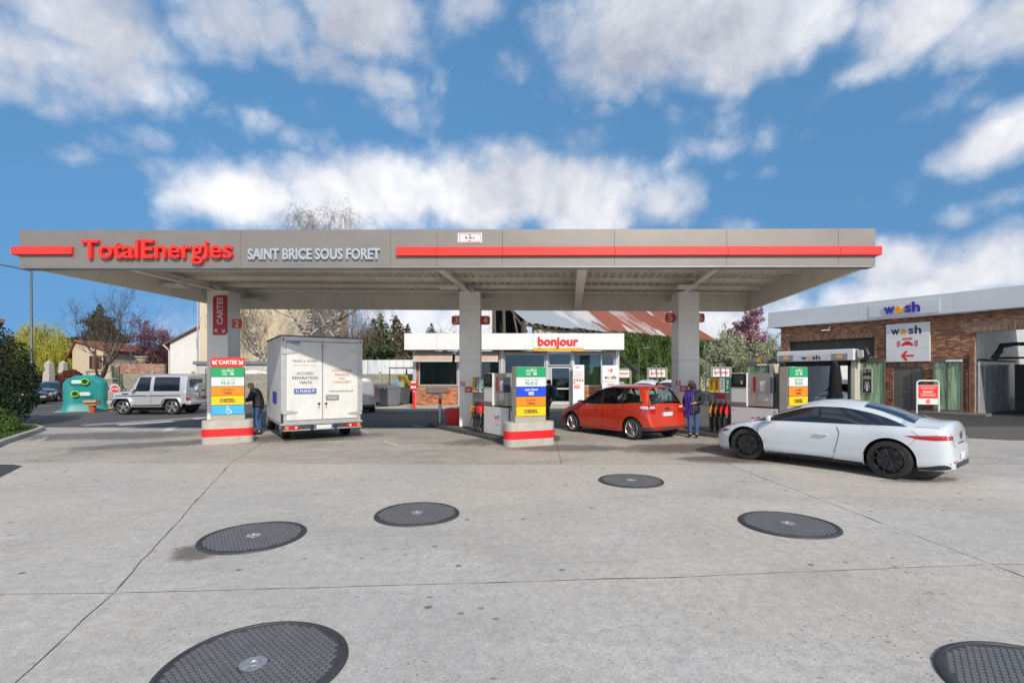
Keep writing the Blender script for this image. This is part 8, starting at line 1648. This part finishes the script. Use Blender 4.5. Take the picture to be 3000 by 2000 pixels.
# vacuum stations
def vacuum(px, py0, w_, y, lab, hoses=True):
    p = at(px, 1100, y); t = thing('vacuum_station', lab, 'vacuum station', (p.x, y, 0), 0, 'vacuum stations behind the shop'); hw = w_/F*y/2; zt = at(px, py0, y).z; fm = M('vac_frame', (.30, .26, .21), .5, .2)
    for x in (-hw, hw): MB().cbox((x, 0, zt/2), (.12, .14, zt), .01).build('post', fm, t)
    MB().bx(-hw+.061, hw-.061, -.06, .06, zt-.12, zt).build('lintel', fm, t); bd = MB().bx(-hw+.09, hw-.09, -.05, .02, zt-.62, zt-.14).build('sign_panel', white, t); text('lettering', 'aspirateur', bd, M('asp_red', (.68, .02, .03), .45), (0, -.051, zt-.38), hw*1.55, .28, .005, .02)
    MB().cbox((0, .1, .75), (.5, .45, 1.5), .05).build('vacuum_unit', M('vac_grey', (.35, .36, .37), .4, .3), t)
    if hoses:
        for s in (-1, 1): MB().tube([(s*.15-.2, 0, 1.4), (s*.15-.25, -.05, zt-.1), (s*.15-.15, -.05, zt+.18), (s*.15, -.05, zt+.2), (s*.15+.12, -.05, zt-.1), (s*.15+.15, -.1, 1.5)], .03, 8).build('hose_arm', M('vac_chrome', (.5, .48, .45), .3, .8), t, True)
vacuum(1818, 1078, 58, 33, 'vacuum station cut by the shop corner', False); vacuum(1925, 1077, 54, 33, 'vacuum station above the white cars'); vacuum(2112, 1074, 56, 31, 'vacuum station behind the right pump'); 
t = thing('sun_sail', 'dark tilted awning flap at the right wall of the shop', 'awning', (sx(1814)+.12, YS, 0)); mb = MB(); mb.loft([[(0, yy, z) for yy in (.1, 1.6)] if k == 0 else [(1.2, yy+.2, z) for yy in (.1, 1.6)] for k, z in ((0, 3.1), (1, 2.05))], close=False, cap=False); o = mb.build('cloth', M('cloth_dark', (.10, .10, .09), .8), t, fix=False); sd_ = o.modifiers.new('Solidify', 'SOLIDIFY'); sd_.thickness = .02
# ------------------------------------------------------------------ trees and shrubs
bark_g = M('bark_grey', (.13, .105, .085), .95, var=.3, vs=6); bark_d = M('bark_dark', (.055, .043, .036), .95, var=.3, vs=6); leaf_m = MA('leaf', .7, trans=.3); twig_m = MA('twig', .9)
def birch_mat():
    m = bpy.data.materials.new('bark_birch'); m.use_nodes = True; N = m.node_tree.nodes; L = m.node_tree.links; b = N['Principled BSDF']; tc = N.new('ShaderNodeTexCoord'); mp = N.new('ShaderNodeMapping'); mp.inputs['Scale'].default_value = (1, 1, 3.5); L.new(tc.outputs['Object'], mp.inputs[0]); n = N.new('ShaderNodeTexNoise'); n.inputs['Scale'].default_value = 2.2; n.inputs['Detail'].default_value = 5; L.new(mp.outputs[0], n.inputs[0]); cr = N.new('ShaderNodeValToRGB'); cr.color_ramp.elements[0].position = .44; cr.color_ramp.elements[0].color = (.05, .04, .035, 1); cr.color_ramp.elements[1].position = .52; cr.color_ramp.elements[1].color = (.50, .47, .43, 1); L.new(n.outputs['Fac'], cr.inputs[0]); L.new(cr.outputs[0], b.inputs['Base Color']); b.inputs['Roughness'].default_value = .9; return m
birch_bark = birch_mat()
def tree(name, label, px, py_base, y, H, seed, bark, kids=(7, 6, 5, 4), ratio=(.62, .55, .5, .45), spread=(55, 45, 45, 40), r0=.18, twig=(.08, .06, .05), droop=0.0, hang=0.0, trunk_f=.35, tips=None, lean=(0, 0), wig=.16, cat='tree', group=None, base=None, up=.12, tr=.012, stems=1):
    """a tapered trunk with recursive limbs; the thin outer twigs (and leaves or blossom) are the crown"""
    loc = base or Vector((at(px, 1100, y).x, y, 0)); t = thing(name, label, cat, loc, 0, group); r = random.Random(seed); T = MB(); Cn = MB(); ends = []
    def grow(p, d, ln, rad, lv):
        n = (7, 6, 5, 4, 4)[lv]; pts = [p]; rads = [rad]; dd = d.copy(); nodes = []
        for i in range(n):
            dd = (dd+Vector((r.gauss(0, wig), r.gauss(0, wig), r.gauss(0, wig)+up-(droop if lv >= 2 else 0)-(hang*(i+1)/n*1.6 if lv >= 3 else 0)))).normalized(); p = p+dd*ln/n; pts.append(p); rads.append(max(tr*.5, rad*(1-(i+1)/n*(.72 if lv else .6)))); nodes.append((p, dd.copy(), rads[-1], (i+1)/n))
        if lv < 2: T.tube(pts, rads, 8 if lv == 0 else 6)
        else: k = r.uniform(.75, 1.25); Cn.cur = tuple(c*k for c in twig); Cn.tube(pts, rads, 4 if lv == 2 else 3, cap=False)
        if lv >= 3: ends.append(pts)
        if lv < len(kids):
            for j in range(kids[lv]):
                f = trunk_f+(1-trunk_f)*(j+r.random())/kids[lv] if lv == 0 else .2+.8*(j+r.random())/kids[lv]; q = nodes[min(len(nodes)-1, int(f*len(nodes)))]; a = R(spread[lv]*r.uniform(.6, 1.3)); az = r.uniform(0, 6.283) if lv else 2.4*j+r.uniform(-.5, .5); ax = q[1].orthogonal().normalized(); ax.rotate(Matrix.Rotation(az, 3, q[1])); nd = q[1].copy(); nd.rotate(Matrix.Rotation(a, 3, ax)); grow(q[0], nd, ln*ratio[lv]*r.uniform(.7, 1.25)*(1.15-.5*f if lv == 0 else 1), max(tr*.6, q[2]*(.62 if lv == 0 else .55)), lv+1)
    for k in range(stems):
        a = 6.28*k/max(1, stems)+.4; d0 = Vector((lean[0], lean[1], 1)).normalized() if stems == 1 else Vector((.45*math.cos(a), .45*math.sin(a), 1)).normalized(); grow(Vector((0, 0, 0)), d0, H*(.62 if hang == 0 else .72), r0, 0)
    T.build('trunk', bark, t, True, angle=60, fix=False); Cn.build('crown', twig_m, t, col=True, fix=False)
    if tips:
        n_, size, cols = tips; Lf = MB(); k = 0
        while k < n_:
            pl = r.choice(ends); i = r.randrange(1, len(pl)); q = pl[i-1]+(pl[i]-pl[i-1])*r.random()+Vector((r.gauss(0, size*.6), r.gauss(0, size*.6), r.gauss(0, size*.6))); leaf(Lf, r, q, size*r.uniform(.6, 1.3), r.choice(cols)); k += 1
        Lf.build('foliage', leaf_m, t, col=True, fix=False)
    return t
def leaf(mb, r, q, s, col, n=None, asp=.55):
    n = n or Vector((r.gauss(0, 1), r.gauss(0, 1), r.gauss(.4, 1))).normalized(); u = n.orthogonal().normalized(); u.rotate(Matrix.Rotation(r.uniform(0, 6.28), 3, n)); v = n.cross(u); k = r.uniform(.65, 1.35); mb.cur = tuple(c*k for c in col); mb.poly([q-u*s, q-v*s*asp, q+u*s, q+v*s*asp])
def bush(name, label, loc, blobs, n, size, cols, cat='shrub', group=None, trunk=None, shell=.55, up=0):
    """leaves spread through a crown of overlapping lobes, denser towards the rim"""
    t = thing(name, label, cat, loc, 0, group); r = random.Random(int(abs(loc[0])*77+n)); mb = MB(); tot = sum(b[3]*b[4]*b[5] for b in blobs)
    for (bx0, by0, bz0, rx, ry, rz_) in blobs:
        for i in range(int(n*rx*ry*rz_/tot)+40):
            d = Vector((r.gauss(0, 1), r.gauss(0, 1), r.gauss(0, 1))).normalized(); f = shell+(1-shell)*r.random()**.6; f *= 1+.10*math.sin(d.x*7+bx0)+.08*math.sin(d.z*9+d.y*5); q = Vector((bx0+d.x*rx*f, by0+d.y*ry*f, max(.02, bz0+d.z*rz_*f))); nn = Vector((d.x+r.gauss(0, .6), d.y+r.gauss(0, .6), d.z+up+r.gauss(0, .6))).normalized(); leaf(mb, r, q, size*r.uniform(.6, 1.4), r.choice(cols), nn)
    if trunk: k = MB(); k.tube([(0, 0, 0), (.05, 0, trunk[1]*.5), (0, .05, trunk[1])], [trunk[0], trunk[0]*.8, trunk[0]*.5], 8); k.build('trunk', bark_d, t, True)
    mb.build('crown', leaf_m, t, col=True, fix=False); return t
DG = [(.026, .046, .018), (.036, .06, .024), (.018, .034, .014)]; MG = [(.05, .095, .025), (.07, .12, .03), (.035, .075, .02)]
# hedge and juniper at the left edge
c = at(8, 1100, 18.4); r = random.Random(1); bl_ = [(-.2, 0, 1.2, 1.3, 1.1, 1.2), (-.35, .1, 2.2, 1.15, 1.0, 1.1), (-.7, 0, 3.0, .9, .8, .75), (-1.8, .2, 1.7, 1.4, 1.2, 1.8), (.25, -.1, .9, .95, .9, .8), (.3, 0, 1.7, .85, .85, .8)]
bush('yew_bush', 'tall dark green yew bush at the left edge', (c.x, 18.4, .13), bl_, 24000, .045, DG, 'bush', trunk=(.15, 1.5), shell=.72)
c = at(0, 1100, 15.6); bush('juniper', 'low bright green juniper on the lawn by the kerb', (c.x, 15.6, .13), [(-.1, 0, .3, .62, .55, .42), (-.75, .2, .35, .7, .6, .45), (-1.6, 0, .3, .9, .7, .5), (.2, -.1, .18, .38, .35, .25)], 9000, .035, [(.09, .15, .03), (.06, .11, .025), (.12, .19, .04)], 'shrub', shell=.6, up=.8)
c = at(208, 1100, 40); bush('red_bush', 'round clipped red-leaved bush behind the igloo bin', (c.x, 40, 0), [(0, 0, 1.6, .85, .8, .75)], 3500, .06, [(.15, .035, .025), (.20, .05, .03), (.10, .03, .02)], 'bush', trunk=(.1, 1.2), shell=.8)
# weeping willow, bare tree, cedar, purple plum beyond the road
YW = [(.34, .34, .03), (.28, .30, .03), (.40, .38, .05)]
def willow(label, px, y, H, w, seed):
    t = thing('willow_tree', label, 'tree', (at(px, 1100, y).x, y, 0)); r = random.Random(seed); T = MB(); C = MB(); Lf = MB(); T.tube([(0, 0, 0), (.1, 0, H*.3), (-.1, .1, H*.55)], [.35, .28, .2], 8)
    for i in range(11):
        a = 2.4*i+r.uniform(-.3, .3); f = r.uniform(.35, 1); T.tube([(0, 0, H*.4), (w*.3*f*math.cos(a), w*.3*f*math.sin(a), H*.72), (w*.62*f*math.cos(a), w*.62*f*math.sin(a), H*(.96-.12*f))], [.16, .1, .04], 6)
    for i in range(760):
        a = r.uniform(0, 6.283); f = math.sqrt(r.random()); x, yy = w*f*math.cos(a), w*f*math.sin(a); z = H*(1-.42*f**2.2)*r.uniform(.82, 1.0)*(1+.06*math.sin(3*a)); ln = r.uniform(.35, .95)*z*.9; p = Vector((x, yy, z)); pts = [p]; n = 6
        for k in range(1, n+1): pts.append(Vector((x+r.gauss(0, .06)+.25*math.cos(a)*math.sin(k/n*1.5), yy+r.gauss(0, .06)+.25*math.sin(a)*math.sin(k/n*1.5), z-ln*k/n)))
        C.cur = (.30, .29, .07); C.tube(pts, [.012]*7, 3, cap=False)
        for k in range(34): i_ = r.randrange(n); leaf(Lf, r, pts[i_]+(pts[i_+1]-pts[i_])*r.random()+Vector((r.gauss(0, .06), r.gauss(0, .06), 0)), r.uniform(.06, .11), r.choice(YW), Vector((r.gauss(0, 1), r.gauss(0, 1), .2)).normalized(), .35)
    T.build('trunk', bark_g, t, True); C.build('crown', twig_m, t, col=True, fix=False); Lf.build('foliage', leaf_m, t, col=True, fix=False)
YW = [(.52, .50, .05), (.44, .44, .05), (.60, .56, .08)]
willow('yellow-green weeping willow at the far left', 112, 56, 8.3, 3.3, 21)
tree('bare_tree', 'wide bare tree with leaning limbs behind the igloo bin', 270, 0, 44, 8.6, 8, bark_g, (9, 7, 6, 5), (.75, .55, .5, .5), (52, 42, 45, 40), .26, (.12, .085, .055), 0, 0, .22, None, (.12, 0), .14)
def conifer(name, lab, px, y, H, w, cols, seed, n=5000, size=.16, z0=.15, flat=.25):
    r = random.Random(seed); b = []
    for k in range(13): f = k/12; z = H*(z0+(1-z0)*f); rr = w*(1-f**(2.6 if 'pine' in name else 1.3))*r.uniform(.65, 1.2)+.25; a = r.uniform(0, 6.28); b.append((.35*rr*math.cos(a), .35*rr*math.sin(a), z, rr, rr, H*flat/2.4))
    return bush(name, lab, (at(px, 1100, y).x, y, 0), b, n, size, cols, 'tree', 'conifers', (.2, H*.8), .45)
conifer('cedar_tree', 'dark flat-topped cedar behind the bare tree', 290, 62, 10.4, 3.4, [(.05, .075, .05), (.035, .06, .04), (.07, .10, .065)], 4, 7000, .16, .45, .12)
PL = [(.36, .17, .22), (.27, .12, .16), (.48, .28, .32)]
tree('plum_tree', 'purple-leaved plum tree left of the white house', 405, 0, 50, 7.2, 31, bark_d, (9, 7, 6, 4), (.7, .6, .55, .5), (45, 45, 45, 40), .14, (.09, .05, .06), 0, 0, .2, (9000, .07, PL))
tree('plum_tree', 'smaller purple plum tree nearest the house wall', 455, 0, 49, 4.6, 32, bark_d, (8, 6, 5, 4), (.7, .6, .55, .5), (45, 45, 45, 40), .12, (.08, .05, .05), 0, 0, .2, (5000, .07, [(.14, .07, .06), (.10, .06, .05), (.2, .1, .1)]))
conifer('dark_conifer', 'dark pointed conifer beside the white house roof', 485, 58, 6.6, 1.5, [(.05, .06, .02), (.035, .05, .02)], 6, 3000, .14)
for i, (px, y, H, sd, lab) in enumerate(((60, 66, 8.2, 41, 'thin bare poplar behind the willow, leftmost'), (178, 70, 9.0, 42, 'thin bare poplar between willow and cedar'), (18, 52, 6.5, 43, 'bare grey tree beside the tall lamp post'), (345, 60, 5.5, 44, 'small bare tree below the distant lamp'), (555, 60, 8.0, 45, 'bare tree above the white house ridge'))): tree('far_bare_tree', lab, px, 0, y, H, sd, bark_g, (10, 6, 5, 3), (.45, .5, .5, .5), (32, 35, 40, 40), .13, (.15, .12, .10), 0, 0, .25, None, group='bare trees at the left')
# birches behind the truck
BT = (.19, .145, .115)
tree('birch_tree', 'tall weeping birch with its top above the canopy', 872, 0, 37, 15.9, 51, birch_bark, (13, 6, 6, 5), (.38, .55, .6, .85), (50, 50, 45, 30), .24, BT, .02, .62, .22, None, (.0, 0), .12, group='birches behind the truck', up=.10, tr=.011)
tree('birch_tree', 'second weeping birch right of the tallest one', 985, 0, 38, 15.0, 52, birch_bark, (12, 6, 5, 5), (.36, .55, .6, .85), (50, 50, 45, 30), .2, BT, .02, .62, .22, None, (.05, 0), .12, group='birches behind the truck', up=.10, tr=.011)
tree('birch_tree', 'low leaning birch before the beige wall', 790, 0, 39.5, 8.5, 53, birch_bark, (10, 6, 5, 4), (.5, .55, .6, .9), (55, 50, 45, 30), .16, (.16, .12, .085), .03, .62, .3, None, (-.05, 0), .13, group='birches behind the truck', up=.10, tr=.011)
tree('russet_shrub', 'russet bare thicket between truck and pines', 1068, 0, 49, 5.6, 61, bark_d, (10, 7, 6, 4), (.8, .6, .5, .5), (30, 35, 40, 40), .1, (.16, .075, .05), 0, 0, .1, (2500, .05, [(.18, .09, .05), (.13, .06, .04)]), stems=3)
PN = [(.085, .12, .05), (.06, .095, .04), (.11, .14, .065)]
for px, y, H, w_, sd, lab in ((1112, 44, 6.9, 1.9, 71, 'dense pine right of the russet thicket'), (1158, 45, 7.0, 1.6, 72, 'brownish pine in the middle of the pine group'), (1192, 47, 6.2, 1.2, 73, 'small pine nearest the shop fascia'), (1262, 75, 9.2, 2.4, 74, 'far pine left of the middle pillar')): conifer('pine_tree', lab, px, y, H, w_, PN if sd != 72 else [(.17, .14, .085), (.12, .12, .07)], sd, 4200, .16, .2, .22)
c = at(1150, 1100, 44); bush('green_shrub', 'bright green bushes above the white hoarding', (c.x, 44, 0), [(-1, 0, 2.2, 1.6, 1.2, 1.2), (1, 0, 2.4, 1.6, 1.2, 1.1), (2.6, .2, 2.5, 1.2, 1, .9), (0, .3, 1, 3, 1.4, 1.2)], 6000, .1, [(.09, .15, .03), (.06, .11, .025), (.12, .16, .04)], 'shrub', shell=.6)
tree('far_bare_tree', 'bare brown tree left of the number 3 sign', 1318, 0, 62, 9.0, 46, bark_d, (10, 7, 5, 4), (.55, .5, .5, .5), (42, 40, 40, 40), .16, (.13, .09, .08), 0, 0, .3, None)
# blossom trees at the right
tree('pink_blossom', 'pink blossoming plum tree against the wash wall', 2246, 0, 44, 9.0, 81, bark_d, (12, 8, 6, 5), (.42, .5, .5, .5), (28, 36, 40, 40), .16, (.10, .06, .065), 0, 0, .2, (24000, .085, [(.55, .30, .36), (.42, .22, .27), (.66, .44, .48)]))
WB = [(.60, .62, .42), (.52, .55, .34), (.72, .72, .56), (.28, .34, .14)]
c = at(2150, 1100, 42); tree('white_blossom', 'white blossoming tree right of the brown wall', 2175, 0, 43, 5.6, 82, bark_g, (11, 8, 6, 5), (.6, .6, .5, .5), (48, 45, 42, 40), .14, (.14, .13, .07), 0, 0, .12, (17000, .075, WB)); tree('white_blossom', 'lower white blossom bush beside the vacuum sign', 2140, 0, 41, 4.0, 83, bark_g, (10, 7, 6, 5), (.8, .6, .5, .5), (50, 45, 42, 40), .1, (.14, .13, .07), 0, 0, .08, (11000, .07, WB)); tree('white_blossom', 'small white blossom bush behind the wash machine', 2262, 0, 40, 4.1, 84, bark_g, (10, 7, 6, 4), (.75, .6, .5, .5), (45, 45, 42, 40), .1, (.14, .13, .07), 0, 0, .1, (7000, .07, WB))
tree('far_bare_tree', 'grey leafless tree above the brown wall', 2140, 0, 72, 9.2, 47, bark_g, (11, 7, 6, 4), (.5, .5, .5, .5), (48, 45, 40, 40), .18, (.17, .155, .14), 0, 0, .4, None)
# far belt of trees and low roofs closing the horizon
r = random.Random(77); mb = MB()
for i in range(30000):
    x = r.uniform(-190, 190); y = r.uniform(118, 150); h = 6.5+2.5*math.sin(x*.09)+1.8*math.sin(x*.31+1)+1.2*math.sin(x*.8); q = Vector((x, y, r.random()**.7*h)); leaf(mb, r, q, r.uniform(.35, .8), r.choice([(.06, .075, .04), (.085, .075, .055), (.05, .06, .035), (.10, .085, .07)]))
tag(mb.build('far_wood', leaf_m, None, col=True, fix=False), 'far belt of trees closing the view', 'trees', kind='stuff')
